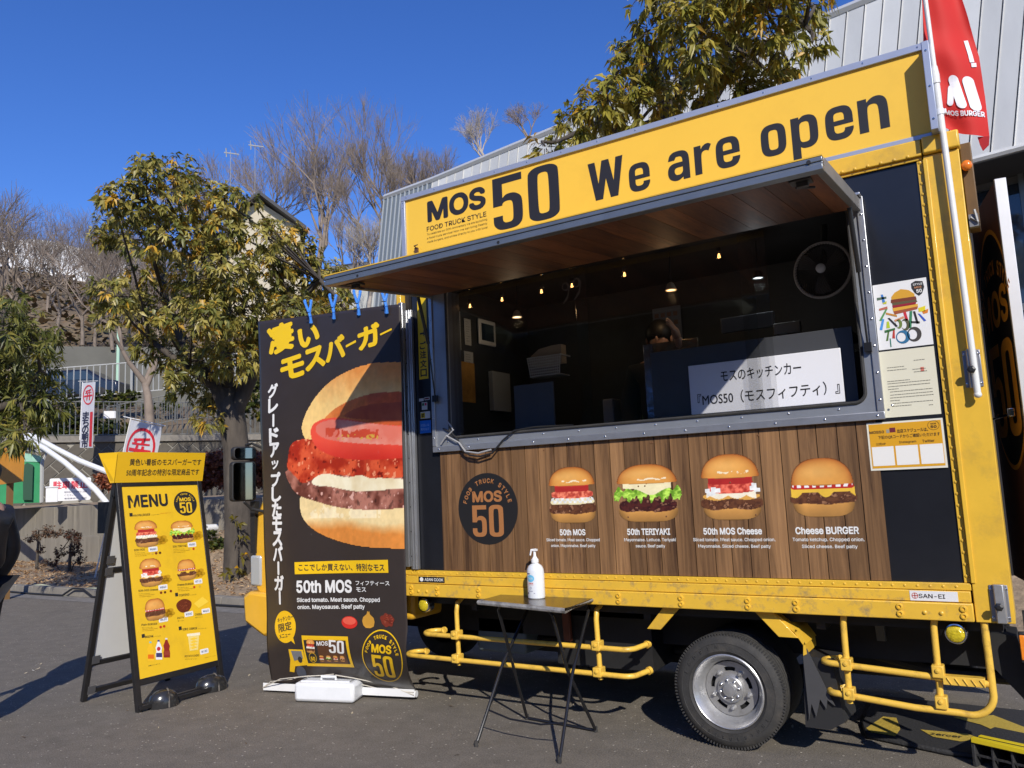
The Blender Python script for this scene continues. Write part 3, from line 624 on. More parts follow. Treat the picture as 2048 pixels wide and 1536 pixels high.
# badges and printed burgers on the planks
PLK = Surf((0, -.0035, 0), (1, 0, 0), (0, 0, 1)); A = Art(PLK, .0012)
badge(A, -3.335, 1.50, .265, .262, (.016, .015, .015), S(168, 112, 66)); A.build('emblem', T)
WHT = (.80, .80, .78)
for kind, u0, u1, v0, v1, nm, sd in (('m', -2.84, -2.41, 1.385, 1.775, 'm', 4), ('t', -2.32, -1.815, 1.385, 1.765, 't', 9), ('c', -1.73, -1.295, 1.39, 1.80, 'c', 14), ('b', -1.18, -.765, 1.40, 1.745, 'b', 23)):
    A = Art(PLK, .0012); burger_on(A, kind, u0, v0, u1, v1, 110, sd); A.build('burger_print', T)
A = Art(PLK, .0012)
A.text('50th MOS', -2.735, 1.302, -2.535, 1.345, WHT, .03); A.text('Sliced tomato. Meat sauce. Chopped', -2.845, 1.257, -2.43, 1.283, WHT, .012, 2); A.text('onion. Mayonnaise. Beef patty', -2.81, 1.218, -2.465, 1.243, WHT, .012, 2)
A.build('menu_lettering', T); A = Art(PLK, .0012); A.text('50th TERIYAKI', -2.225, 1.302, -1.925, 1.345, WHT, .03); A.text('Mayonnaise. Lettuce. Teriyaki', -2.25, 1.257, -1.89, 1.283, WHT, .012, 2); A.text('sauce. Beef patty', -2.17, 1.218, -1.965, 1.243, WHT, .012, 2)
A.build('menu_lettering', T); A = Art(PLK, .0012); A.text('50th MOS Cheese', -1.705, 1.302, -1.34, 1.345, WHT, .03); A.text('Sliced tomato. Meat sauce. Chopped onion.', -1.775, 1.257, -1.265, 1.283, WHT, .012, 2); A.text('Mayonnaise. Sliced cheese. Beef patty', -1.745, 1.218, -1.295, 1.243, WHT, .012, 2)
A.build('menu_lettering', T); A = Art(PLK, .0012); A.text('Cheese BURGER', -1.145, 1.302, -.795, 1.345, WHT, .03); A.text('Tomato ketchup. Chopped onion.', -1.165, 1.257, -.77, 1.283, WHT, .012, 2); A.text('Sliced cheese. Beef patty', -1.115, 1.218, -.81, 1.243, WHT, .012, 2)
A.build('menu_lettering', T)
# papers and stickers on the side
PAN = Surf((0, .006, 0), (1, 0, 0), (0, 0, 1))
def sticker(u0, v0, u1, v1, col, name, th=.002, parent=T):
    b = MB(); b.box((u0, .006 - th, v0), (u1, .0059, v1)); return b.build(name, M(name + '_base', col, .4), parent)
sticker(-.595, 2.335, -.318, 2.715, (.80, .80, .80), 'crayon_drawing')
A = Art(PAN, .003); ox, oz = -.595, 2.335
def dr(pts, col): A.poly([(ox + x * .277, oz + y * .38) for x, y in pts], col)
dr([(.33, .78), (.40, .84), (.52, .88), (.66, .85), (.76, .78), (.76, .74), (.33, .74)], S(214, 160, 50)); dr([(.32, .74), (.78, .74), (.79, .69), (.31, .69)], S(120, 60, 40)); dr([(.33, .69), (.78, .69), (.8, .655), (.34, .65)], S(96, 88, 60)); dr([(.33, .65), (.78, .655), (.76, .62), (.34, .61)], S(150, 30, 50))
dr([(.33, .61), (.8, .625), (.8, .585), (.34, .56)], S(224, 170, 60)); dr([(.34, .56), (.8, .585), (.78, .545), (.36, .51)], S(160, 84, 52)); dr([(.80, .56), (.93, .58), (.92, .50), (.80, .50)], S(226, 210, 40)); dr([(.86, .50), (.98, .53), (.96, .47), (.88, .46)], S(220, 130, 40))
A.up()
for pts, col in (([(.06, .80), (.24, .80), (.24, .77), (.06, .76)], (90, 110, 90)), ([(.14, .84), (.18, .84), (.21, .72), (.16, .71)], (70, 130, 200)), ([(.16, .71), (.24, .73), (.23, .69), (.17, .69)], (200, 200, 60)), ([(.08, .63), (.24, .65), (.24, .61), (.08, .60)], (190, 110, 90)), ([(.20, .61), (.24, .61), (.10, .44), (.06, .45)], (90, 150, 90)), ([(.20, .56), (.40, .50), (.40, .47), (.20, .53)], (200, 140, 60)),
                 ([(.12, .47), (.16, .46), (.10, .30), (.05, .31)], (80, 150, 220)), ([(.22, .47), (.26, .47), (.40, .33), (.36, .32)], (40, 40, 44)), ([(.20, .42), (.24, .42), (.25, .32), (.18, .32)], (180, 200, 50)), ([(.14, .29), (.34, .31), (.34, .28), (.14, .25)], (60, 110, 60)), ([(.20, .27), (.23, .27), (.19, .13), (.15, .13)], (90, 120, 60)), ([(.30, .28), (.33, .28), (.32, .15), (.27, .16)], (190, 60, 50)), ([(.22, .16), (.24, .16), (.24, .03), (.22, .03)], (30, 120, 100)),
                 ([(.52, .53), (.57, .53), (.60, .40), (.55, .39)], (200, 50, 60)), ([(.64, .53), (.69, .53), (.64, .28), (.59, .28)], (60, 130, 90)), ([(.70, .52), (.74, .52), (.78, .33), (.74, .33)], (44, 40, 40)), ([(.64, .38), (.80, .36), (.80, .33), (.64, .35)], (60, 60, 60)), ([(.78, .48), (.82, .47), (.92, .36), (.88, .35)], (60, 90, 190)), ([(.34, .43), (.52, .47), (.53, .44), (.35, .40)], (210, 150, 110))): dr(pts, S(*col))
for cx, cy, rx, ry, col in ((.42, .36, .06, .07, (110, 130, 60)), (.54, .34, .08, .09, (90, 90, 60)), (.47, .16, .13, .10, (50, 110, 150)), (.68, .18, .13, .11, (70, 66, 62))): A.poly([(ox + a * .277, oz + c * .38) for a, c in ell(cx, cy, rx, ry, 24)], S(*col), [[(ox + a * .277, oz + c * .38) for a, c in ell(cx - .03, cy, rx * .62, ry * .68, 24)]])
A.poly([(ox + a * .277, oz + c * .38) for a, c in ((.72, .94), (.80, .97), (.93, .95), (.95, .86), (.90, .77), (.84, .74), (.77, .79), (.72, .87))], (.03, .03, .03)); A.up()
A.text('50', ox + .80 * .277, oz + .785 * .38, ox + .90 * .277, oz + .84 * .38, WHT, .03); A.text('STYLE', ox + .75 * .277, oz + .90 * .38, ox + .92 * .277, oz + .93 * .38, WHT, .02); A.text('MOS', ox + .77 * .277, oz + .855 * .38, ox + .9 * .277, oz + .885 * .38, S(200, 140, 100), .02)
A.build('crayon_picture', T)
sticker(-.598, 1.948, -.318, 2.325, S(222, 218, 196), 'typed_letter'); A = Art(PAN, .003)
rr = random.Random(3)
for i, (a, c) in enumerate(((.62, .80), (.12, .42), (.12, .46), (.58, .8), (.60, .82), (.1, .5), (.1, .86), (.1, .86), (.1, .28), (.13, .88), (.13, .88), (.12, .9), (.12, .28), (.16, .88), (.14, .48), (.80, .86))):
    v = (2.255, 2.228, 2.212, 2.205, 2.19, 2.15, 2.137, 2.12, 2.105, 2.09, 2.072, 2.056, 2.04, 2.024, 2.008, 2.0)[i]; x = -.598 + a * .28
    while x < -.598 + c * .28: w2 = rr.uniform(.006, .02); A.rect(x, v, min(x + w2, -.598 + c * .28 + .004), v + .0035, S(120, 116, 104)); x += w2 + .002
A.rect(-.395, 2.19, -.378, 2.215, S(206, 120, 104)); A.build('letter_text', T)
sticker(-.70, 1.655, -.315, 1.925, S(226, 222, 206), 'schedule_card', .012); CS = Surf((0, -.006, 0), (1, 0, 0), (0, 0, 1)); A = Art(CS, .001)
A.rect(-.69, 1.667, -.325, 1.915, S(216, 158, 30)); A.up()
KB = (.03, .02, .015)
A.text('MOS50', -.688, 1.862, -.612, 1.878, KB, .02); A.text('出店スケジュールは、', -.545, 1.858, -.39, 1.88, KB, .02); A.text('下記のQRコードからご確認いただけます', -.645, 1.828, -.335, 1.850, KB, .015)
A.rect(-.60, 1.862, -.585, 1.882, S(150, 150, 140)); A.rect(-.583, 1.864, -.553, 1.89, S(110, 40, 50))
A.text('公式HP', -.66, 1.795, -.61, 1.81, KB, .01); A.text('Instagram', -.54, 1.797, -.455, 1.813, KB, .01); A.text('Twitter', -.425, 1.797, -.365, 1.813, KB, .01)
for u0 in (-.684, -.562, -.44): A.rect(u0, 1.68, u0 + .112, 1.787, S(232, 230, 224))
A.poly(ell(-.362, 1.888, .029, .026, 28), KB, [ell(-.362, 1.888, .027, .024, 28)]); A.text('50', -.377, 1.873, -.347, 1.888, KB, .03); A.text('MOS', -.375, 1.893, -.349, 1.901, KB, .02)
A.build('card_print', T)
# order arrow and pay stickers at the front corner
sticker(-3.945, 2.53, -3.855, 3.30, S(222, 186, 30), 'order_sign'); A = Art(PAN, .003)
A.poly([(-3.925, 2.905), (-3.89, 2.905), (-3.89, 2.925), (-3.868, 2.898), (-3.89, 2.871), (-3.89, 2.891), (-3.925, 2.891)], K)
for i, ch in enumerate('ご注文口'): A.text(ch, -3.932, 2.77 - i * .074, -3.868, 2.832 - i * .074, K, .03)
A.build('order_lettering', T)
sticker(-3.955, 2.10, -3.845, 2.20, S(30, 110, 200), 'blue_sticker'); sticker(-3.945, 2.215, -3.85, 2.27, S(196, 196, 190), 'pay_sticker'); sticker(-3.93, 2.285, -3.875, 2.345, S(200, 204, 204), 'pay_sticker'); sticker(-3.955, 2.355, -3.91, 2.378, S(190, 192, 200), 'pay_sticker'); sticker(-3.90, 2.36, -3.85, 2.383, S(190, 192, 200), 'pay_sticker')
A = Art(PAN, .003); A.rect(-3.94, 2.22, -3.90, 2.262, S(200, 170, 30)); A.rect(-3.895, 2.365, -3.855, 2.378, S(90, 30, 40)); A.rect(-3.925, 2.318, -3.905, 2.338, S(40, 110, 70)); A.rect(-3.90, 2.318, -3.88, 2.338, S(190, 50, 80)); A.up()
A.text('お支払いは', -3.945, 2.152, -3.86, 2.175, S(150, 190, 230), .01); A.text('楽天Edyで', -3.945, 2.118, -3.86, 2.143, S(150, 190, 230), .01); A.text('iD', -3.932, 2.228, -3.908, 2.255, KB, .03); A.build('sticker_print', T)
# maker plates on the skirt
b = MB(); b.box((-3.985, -.0300, .955), (-3.735, -.0279, .998)); b.build('maker_plate', M('maker_plate_black', (.02, .018, .018), .35), T)
SK = Surf((0, -.030, 0), (1, 0, 0), (0, 0, 1)); A = Art(SK, .001); A.text('AIAN COOK', -3.925, .966, -3.745, .988, WHT, .015); A.poly(ell(-3.955, .977, .018, .016, 14), WHT); A.build('plate_lettering', T)
b = MB(); b.box((-.565, -.0300, .948), (-.335, -.0279, 1.0)); b.build('maker_plate', M('maker_plate_white', (.75, .75, .75), .35), T)
A = Art(SK, .001); A.text('SAN-EI', -.522, .962, -.395, .985, KB, .012); A.poly(ell(-.54, .974, .016, .016, 20), S(190, 70, 60), [ell(-.54, .974, .013, .013, 20)]); A.rect(-.542, .96, -.538, .988, S(190, 70, 60)); A.rect(-.554, .972, -.526, .976, S(190, 70, 60)); A.build('plate_lettering', T)

# cab
CB = M('cab_yellow', (.78, .44, .035), .32, var=.04, coat=.4, dirt=(.4, .24, .05), dirt_amt=.2)
prof = [(-4.22, .62), (-4.22, 2.55), (-4.5, 2.62), (-5.3, 2.60), (-5.68, 2.45), (-5.99, 1.66), (-6.08, 1.50), (-6.13, .98), (-6.10, .80), (-5.86, .62), (-5.75, .62), (-5.62, .95), (-5.25, 1.02), (-4.95, .92), (-4.85, .62)]
b = MB(); b.prism([(x, .17, z) for x, z in prof], (0, 1.62, 0)); b.build('cab', CB, T, bevel=.04)
b = MB(); b.prism([(x, .10, z) for x, z in [(-6.17, .52), (-6.19, .76), (-6.10, .80), (-5.76, .78), (-5.70, .46), (-5.9, .40)]], (0, 1.76, 0)); b.build('bumper', CB, T, bevel=.03)
b = MB(); b.prism([(x, .155, z) for x, z in [(-5.68, 1.62), (-5.36, 2.38), (-4.55, 2.42), (-4.5, 1.60)]], (0, .03, 0)); b.build('side_window', M('dark_glass', (.01, .012, .015), .05), T)
b = MB(); b.prism([(-5.71, .28, 2.38), (-5.99, .24, 1.70), (-5.99, 1.72, 1.70), (-5.71, 1.68, 2.38)], (-.02, 0, .008)); b.build('windscreen', M('dark_glass'), T)
b = MB(); b.box((-6.15, .155, .84), (-6.0, .52, 1.12)); b.build('headlight', M('headlight_glass', (.55, .58, .6), .12, .3), T, bevel=.02)
b = MB(); b.box((-6.15, 1.42, .84), (-6.0, 1.74, 1.12)); b.build('headlight', M('headlight_glass'), T, bevel=.02)
b = MB(); b.box((-6.135, .15, 1.14), (-6.07, .2, 1.62)); b.build('pillar_trim', DARK, T)
# mirrors
MIRG = M('mirror_glass', (.24, .25, .26), .03, 1.0)
mr = MB(); Rm = Matrix.Rotation(radians(-22), 4, 'Z')
def mirror(cx, cy, cz, hw, hh):
    v = rrect(-hw, -hh, hw, hh, .035, 4); Ms = Matrix.Translation((cx, cy, cz)) @ Rm
    b = MB(); b.prism([Ms @ Vector((.03, a, c)) for a, c in v], Ms.to_3x3() @ Vector((-.09, 0, 0))); o = b.build('wing_mirror', DARK, T, bevel=.015)
    v = rrect(-hw + .014, -hh + .014, hw - .014, hh - .014, .03, 4); b = MB(); b.prism([Ms @ Vector((.032, a, c)) for a, c in v], Ms.to_3x3() @ Vector((.003, 0, 0))); b.build('mirror_glass', MIRG, o)
    return o
mirror(-6.10, .04, 1.81, .115, .185); mirror(-6.10, .05, 2.07, .11, .062)
b = MB(); b.tube([(-6.04, .02, 2.14), (-6.05, .10, 2.16), (-5.95, .17, 2.10)], .012, 8); b.build('mirror_arm', DARK, T, smooth=True); b = MB(); b.tube([(-6.04, .0, 1.62), (-6.03, .08, 1.55), (-5.95, .17, 1.52)], .014, 8); b.build('mirror_arm', DARK, T, smooth=True)

# wheels
def wheel(cx, cy, name, txt=True, deep=.11):
    wl = thing_part(name, (cx, cy, .345)); R0 = .345
    b = MB(); pr_ = [(.222, .19), (.262, .205), (.30, .195), (.325, .17), (.340, .15)]
    for k in range(5):
        y = .135 - k * .052; pr_ += [(.345, y), (.345, y - .032), (.336, y - .036), (.336, y - .046)]
    pr_ += [(.340, -.10)] ; pr_ = [(r_, y) for r_, y in pr_ if y > -.115 + .0]
    pr2 = [(.340, .012), (.328, -.006), (.305, -.022), (.262, -.028), (.232, -.016), (.218, .0)]
    P = [(.222, .22), (.30, .225), (.333, .20)] + [(r_, .20 - i * .001) for i, r_ in enumerate([])]
    y = .185; body = [(.222, .215), (.30, .222), (.335, .20)]
    while y > .045: body += [(.345, y), (.345, y - .026), (.337, y - .029), (.337, y - .036)]; y -= .039
    body += [(.345, .03), (.340, .012), (.328, -.006), (.305, -.020), (.29, -.0235), (.288, -.021), (.245, -.024), (.243, -.027), (.228, -.016), (.216, .0)]
    b.lathe(body, (cx, cy, .345), 'y', 72); ty = b.build('tyre', RUB, wl, smooth=True)
    b = MB()
    for k in range(110):   # shoulder blocks
        a = 2 * pi * k / 110; Rk = Matrix.Rotation(a, 4, 'Y'); b.box((-.0045, -.004, .326), (.0045, .03, .3465), rot=Rk, org=(cx, cy, .345))
    b.build('tread_blocks', RUB, wl, kind='stuff')
    if txt:
        SW = Surf((cx, cy - .0275, .345), (1, 0, 0), (0, 0, 1)); A = Art(SW, .0); TG = (.06, .058, .055)
        A.arc('BRIDGESTONE', 0, 0, .272, 232, 330, .026, TG, .02, .9, True); A.arc('ECOPIA', 0, 0, .272, 158, 100, .03, TG, .02, .9); A.build('tyre_lettering', wl, mat=attr_mat('tyre_print', .5))
    rim = [(.222, .20), (.222, .0), (.224, -.020), (.218, -.024), (.212, -.020), (.205, .004), (.196, .010), (.192, .035), (.178, .045), (.170, .075), (.160, .082)]
    b = MB(); b.lathe(rim, (cx, cy, .345), 'y', 64); b.build('rim', STEEL, wl, smooth=True, auto=50)
    holes = [ell(0, 0, .075, .075, 32)] + [[(.132 * cos(radians(a + 72 * k + q)) + .0 , .132 * sin(radians(a + 72 * k + q))) for q in (-16, -8, 0, 8, 16)] + [(.108 * cos(radians(a + 72 * k + q)), .108 * sin(radians(a + 72 * k + q))) for q in (16, 8, 0, -8, -16)] for a in (20,) for k in range(5)]
    v, f = shape2d([ell(0, 0, .164, .164, 48)] + holes); v = [(p[0] + cx, p[1] + .345) for p in v]
    plate(v, f, cy + .068, cy + .078, 'wheel_disc', STEEL, wl)
    b = MB(); b.lathe([(.163, .12), (.163, .10), (.0003, .10)], (cx, cy, .345), 'y', 32); b.build('brake_drum', DARK, wl)
    b = MB(); b.lathe([(.080, .09), (.080, .045), (.072, .038), (.046, .036), (.044, .02), (.036, .008), (.0003, .004)], (cx, cy, .345), 'y', 40); b.build('hub', STEEL, wl, smooth=True)
    for k in range(8):
        a = 2 * pi * k / 8 + .2; b = MB(); b.lathe([(.0085, .036), (.008, .024), (.004, .020), (.0003, .019)], (cx + .060 * cos(a), cy, .345 + .060 * sin(a)), 'y', 8); b.build('hub_bolt', CHR, wl, smooth=True)
    for k in range(5):
        a = radians(20 + 36 + 72 * k); b = MB(); b.lathe([(.016, .068), (.016, .060), (.011, .060), (.011, .040), (.006, .034), (.0003, .034)], (cx + .112 * cos(a), cy, .345 + .112 * sin(a)), 'y', 6); b.build('wheel_nut', STEEL, wl, smooth=True)
    return wl
def thing_part(name, loc):
    o = bpy.data.objects.new(name, None); COL.objects.link(o); o.location = loc; o['base'] = tuple(loc); put(o, T); return o
wheel(-1.648, .075, 'rear_wheel')
wheel(-4.98, .22, 'front_wheel', False)
b = MB(); b.lathe([(.2, .0), (.33, .0), (.345, .03), (.345, .2), (.33, .22), (.2, .22)], (-1.648, .32, .345), 'y', 48); b.build('inner_tyre', RUB, T, smooth=True)
for xx in (-1.648,):
    b = MB(); b.lathe([(.2, .0), (.33, .0), (.345, .03), (.345, .2), (.33, .22), (.2, .22)], (xx, 1.60, .345), 'y', 48); b.build('far_wheel', RUB, T, smooth=True)
b = MB(); b.lathe([(.2, .0), (.33, .0), (.345, .03), (.345, .2), (.33, .22), (.2, .22)], (-4.98, 1.55, .345), 'y', 48); b.build('far_wheel', RUB, T, smooth=True)
# underside
b = MB()
for a, c in (((-5.8, .55, .50), (-.15, .68, .72)), ((-5.8, 1.3, .50), (-.15, 1.43, .72)), ((-4.1, .10, .78), (-.15, 1.9, .85)), ((-3.0, .35, .35), (-2.25, .95, .7)), ((-1.75, .3, .28), (-1.55, 1.7, .42)), ((-4.1, .9, .3), (-3.3, 1.3, .7))): b.box(a, c)
b.build('chassis', DARK, T)
for x in (-3.6, -2.9, -2.2, -1.1, -.5):
    b = MB(); b.box((x, .12, .74), (x + .05, 1.85, .79)); b.build('cross_member', DARK, T)
b = MB(); b.box((-3.86, .55, .34), (-3.40, .95, .62)); b.build('battery_box', M('grey_box', (.13, .17, .19), .5, var=.15), T, bevel=.02)
b = MB(); b.prism([(-2.93, .3, .83), (-2.87, .3, .83), (-2.86, .3, .52), (-2.92, .3, .52)], (0, .04, 0)); b.build('reflector_bracket', M('rust_red', (.16, .045, .02), .5), T, bevel=.008)
b = MB(); b.prism([(-.84, .5, .73), (-.79, .5, .73), (-.785, .5, .62), (-.835, .5, .62)], (0, .05, 0)); b.build('hanger_bracket', M('grey_zinc', (.15, .15, .14), .5, .3), T)
b = MB(); b.box((-4.1, 1.86, .12), (-2.1, 1.90, .80)); b.box((-1.2, 1.86, .12), (-.2, 1.90, .80)); b.build('far_light_block', DARK, T)  # dark panels added on the far side to block daylight under the truck
b = MB(); b.box((-3.1, 1.0, .26), (-2.2, 1.8, .74)); b.build('tank_light_block', DARK, T, bevel=.05); b = MB(); b.box((-1.1, .8, .34), (-.35, 1.3, .72)); b.build('box_light_block', DARK, T, bevel=.02)  # dark boxes added below the floor to keep background light out
b = MB(); b.tube([(-4.3, .75, .42), (-2.2, .78, .42), (-2.0, .8, .55), (-1.2, .8, .55), (-.5, .7, .42), (-.15, .68, .42)], .04, 10); b.build('exhaust_pipe', DARK, T, smooth=True)
# wheel arch braces and mudguard
def stay(p, d=(0, .05, 0), name='mudguard_stay', m=YEL, bv=.003): b = MB(); b.prism([(x, y, z) for x, y, z in p], d); return b.build(name, m, T, bevel=bv)
stay([(-1.90, .02, .85), (-2.01, .02, .85), (-2.14, .02, .70), (-2.045, .02, .70)], (0, .02, 0))
stay([(-1.44, .02, .85), (-1.33, .02, .85), (-1.19, .02, .70), (-1.30, .02, .70)], (0, .02, 0))
b = MB(); pa = [(-1.34, .83), (-1.21, .73), (-1.165, .66), (-1.17, .60)]
for (a, c), (a2, c2) in zip(pa[:-1], pa[1:]): b.add([(a, .03, c), (a2, .03, c2), (a2, .30, c2), (a, .30, c), (a + .01, .03, c + .02), (a2 + .02, .03, c2 + .01), (a2 + .02, .30, c2 + .01), (a + .01, .30, c + .02)], [(0, 1, 2, 3), (4, 7, 6, 5), (0, 4, 5, 1), (3, 2, 6, 7)])
b.build('mudguard', YEL, T)
b = MB(); b.prism([(-1.175, .04, .62), (-1.15, .04, .64), (-1.06, .04, .42), (-1.02, .04, .33), (-1.06, .04, .36), (-1.07, .04, .31), (-1.10, .04, .36), (-1.13, .04, .26), (-1.15, .04, .33), (-1.17, .04, .24)], (0, .008, 0)); b.build('mud_flap', M('grey_flap', (.06, .06, .063), .55, var=.1), T)
b = MB(); b.prism([(-1.18, .06, .60), (-1.02, .06, .58), (-.98, .06, .24), (-1.06, .06, .19), (-1.2, .06, .19)], (.02, .26, 0)); b.build('mud_flap', M('black_flap', (.02, .02, .021), .6), T)
# side guard rails
def tubep(pts, r, name='guard_rail', m=YTUBE, seg=12): b = MB(); b.tube(pts, r * .84, seg); return b.build(name, m, T, smooth=True)
def arcp(c, r, a0, a1, n, f): return [f(c[0] + r * cos(radians(a0 + (a1 - a0) * i / n)), c[1] + r * sin(radians(a0 + (a1 - a0) * i / n))) for i in range(n + 1)]
for z in (.555, .385):
    x0 = -4.0 if z > .5 else -4.18
    P = [(x0 + .1, .16, z + .012)] + arcp((x0 + .08, .09), .085, 90, 270, 8, lambda a, c: (a, c, z + .008)) + arcp((-2.33, .09), .085, 270, 340, 5, lambda a, c: (a, c, z + .005)) + [(-2.20, .155, z + .02)]
    tubep(P, .021)
    b = MB(); b.tube([(x0 + .1, .155, z + .012), (x0 + .1, .17, z + .013)], .026, 12); b.build('rail_cap', YTUBE, T, smooth=True); b = MB(); b.tube([(-2.203, .145, z + .018), (-2.195, .165, z + .022)], .026, 12); b.build('rail_cap', YTUBE, T, smooth=True)
for x in (-3.67, -2.50):
    tubep([(x, .10, .83), (x - .01, .05, .80), (x - .01, .035, .74), (x, .032, .35)], .021, 'guard_post')
    for z in (.555, .385): b = MB(); b.box((x - .03, -.025, z - .012), (x + .03, .055, z + .05)); b.build('rail_clamp', YTUBE, T, bevel=.006); b = MB(); b.lathe([(.013, 0), (.012, -.008), (.0003, -.011)], (x, -.025, z + .025), 'y', 8); b.build('clamp_bolt', YTUBE, T)
x0 = -1.02
P = [(x0 + .04, .12, .585)] + arcp((x0 + .02, .07), .065, 90, 270, 8, lambda a, c: (a, c, .575)) + [(-.24, .005, .53)]; tubep(P, .021)
P = [(x0 + .05, .12, .42)] + arcp((x0 + .04, .07), .065, 90, 270, 8, lambda a, c: (a, c, .41)) + [(-.6, .005, .375), (-.38, .005, .37)] + arcp((-.34, .48), .115, 270, 355, 8, lambda a, c: (a, .005, c)) + [(-.23, .01, .85)]; tubep(P, .022)
for x in (-.93, -.47):
    tubep([(x + .01, .02, .86), (x, .02, .80), (x - .005, .025, .36)], .021, 'guard_post')
    for z in (.545, .385): b = MB(); b.box((x - .03, -.025, z), (x + .03, .05, z + .065)); b.build('rail_clamp', YTUBE, T, bevel=.006); b = MB(); b.lathe([(.013, 0), (.012, -.008), (.0003, -.011)], (x, -.025, z + .04), 'y', 8); b.build('clamp_bolt', YTUBE, T)
b = MB(); b.box((-.45, -.024, .515), (-.255, .035, .56)); 
for i in range(5): b.tube([(-.43 + i * .038, -.027, .553), (-.41 + i * .038, -.027, .52)], .004, 5)
b.build('step_plate', YTUBE, T, bevel=.004)
# marker lamps
for x, z, y in ((-3.99, .775, .02), (-.38, .775, .02)):
    b = MB(); b.lathe([(.055, .06), (.056, .0), (.052, -.008), (.046, -.010)], (x + .012, y, z), 'y', 28); o = b.build('marker_lamp', CHR, T, smooth=True)
    b = MB(); b.lathe([(.046, -.006), (.040, -.013), (.022, -.018), (.0003, -.020)], (x + .01, y, z), 'y', 24); b.build('lamp_lens', M('yellow_lens', (.55, .43, .02), .08, var=.45, vscale=60, bump=.5, bscale=90), o, smooth=True)
b = MB(); b.box((-.085, .02, .645), (-.05, .05, .80)); o = b.build('side_marker', DARK, T, bevel=.006); b = MB(); b.box((-.082, .012, .66), (-.058, .02, .785)); b.build('lamp_lens', M('orange_lens', (.85, .25, .02), .2, var=.2, vscale=60), o, bevel=.004)
# pole brackets
for x, z0, z1 in ((-.145, 2.075, 2.275), (-.148, .855, 1.04)):
    b = MB(); b.box((x - .042, -.026, z0), (x + .042, -.02, z1)); b.build('pole_bracket', M('bracket_plate', (.30, .31, .34), .35, .6), T, bevel=.003)
    b = MB(); b.prism([(x - .026, -.026, z0 - .005), (x - .018, -.055, z0 - .005), (x + .022, -.055, z0 - .005), (x + .030, -.026, z0 - .005)], (0, 0, z1 - z0 + .01)); b.build('bracket_socket', STEEL, T, bevel=.003)
    b = MB(); zc = (z0 + z1) / 2 - .01; b.lathe([(.004, 0), (.004, -.02), (.020, -.022), (.022, -.036), (.010, -.042), (.0003, -.042)], (x - .004, -.055, zc), 'y', 6); b.build('knob', BLKM, T)
    b = MB()
    for dx in (-.035, .036):
        for dz in (.02, -.02): dome(b, x + dx, (z1 if dz < 0 else z0) + dz, -.026, .007)
    b.build('bracket_screws', CHR, T, kind='stuff')
# rear end: lintel with amber lamp, opened door
b = MB(); b.box((-.085, .03, 2.98), (-.03, .25, 3.44)); b.build('rear_lintel', M('lintel_brown', (.14, .075, .02), .5, var=.2), T, bevel=.004)
b = MB(); b.ball((-.06, -.0, 3.30), .028, (1, .8, 1.1)); b.build('amber_lamp', M('amber_lens', (.8, .2, .02), .2), T, smooth=True)
b = MB(); b.box((-.08, -.01, 2.95), (-.035, .03, 3.02)); b.tube([(-.07, -.015, 3.0), (-.04, -.02, 2.97), (-.05, -.02, 3.04)], .008, 6); b.build('door_latch', M('latch_zinc', (.22, .22, .22), .5, .3), T)
DV = Vector((.19, -.98, 0)).normalized(); DO = Vector((-.09, 1.19, 0)); DN = Vector((-DV.y * -1, 0, 0))
n_ = Vector((-.985, -.16, 0)).normalized()
b = MB(); p = [DO + Vector((0, 0, .95)), DO + DV * .80 + Vector((0, 0, .95)), DO + DV * .80 + Vector((0, 0, 3.30)), DO + Vector((0, 0, 3.30))]; b.prism(p, -n_ * .05); dr_ = b.build('rear_door', M('rear_door_wood', S(120, 72, 42), .5, var=.3, vscale=3, stretch=(8, 8, .6)), T)
b = MB(); p = [DO + DV * .80 + Vector((0, 0, .94)) + n_ * .004, DO + DV * .825 + Vector((0, 0, .94)) + n_ * .004, DO + DV * .825 + Vector((0, 0, 3.31)) + n_ * .004, DO + DV * .80 + Vector((0, 0, 3.31)) + n_ * .004]; b.prism(p, -n_ * .06); b.build('door_edge', M('bright_aluminium', (.62, .62, .62), .4, .5, var=.05), dr_, bevel=.003)
DS = Surf(DO, DV, (0, 0, 1))
if DS.n.dot(n_) < 0: DS.n = -DS.n
A = Art(DS, .003); GO = S(236, 160, 50); A.poly(ell(.42, 2.02, .50, .80, 56), GO, [ell(.42, 2.02, .47, .765, 56)]) if False else None
def clipell(cu, cv, ru, rv): return [(min(max(a, .004), .796), c) for a, c in ell(cu, cv, ru, rv, 64)]
A.poly(clipell(.45, 2.36, .50, .74), GO); A.up(); A.poly(clipell(.45, 2.36, .475, .71), (.012, .011, .011)); A.up()
A.arc('FOOD TRUCK STYLE', .45, 2.36, .50, 150, 38, .12, GO, .02, .7); A.text('MOS', .06, 2.49, .77, 2.72, GO, .03)
for o, h in fifty(.08, 1.82, .76, 2.40): A.poly(o, GO, h)
A.build('door_emblem', T)
b = MB(); b.tube([DO + DV * .05 + Vector((-.03, 0, 1.95)), DO + DV * .62 + Vector((-.02, 0, 1.95))], .007, 8); b.build('door_stay', CHR, T); b = MB(); q = DO + DV * .66; b.box((q.x - .05, q.y - .04, 1.93), (q.x - .012, q.y + .04, 1.98)); b.build('door_latch', CHR, T, bevel=.005)
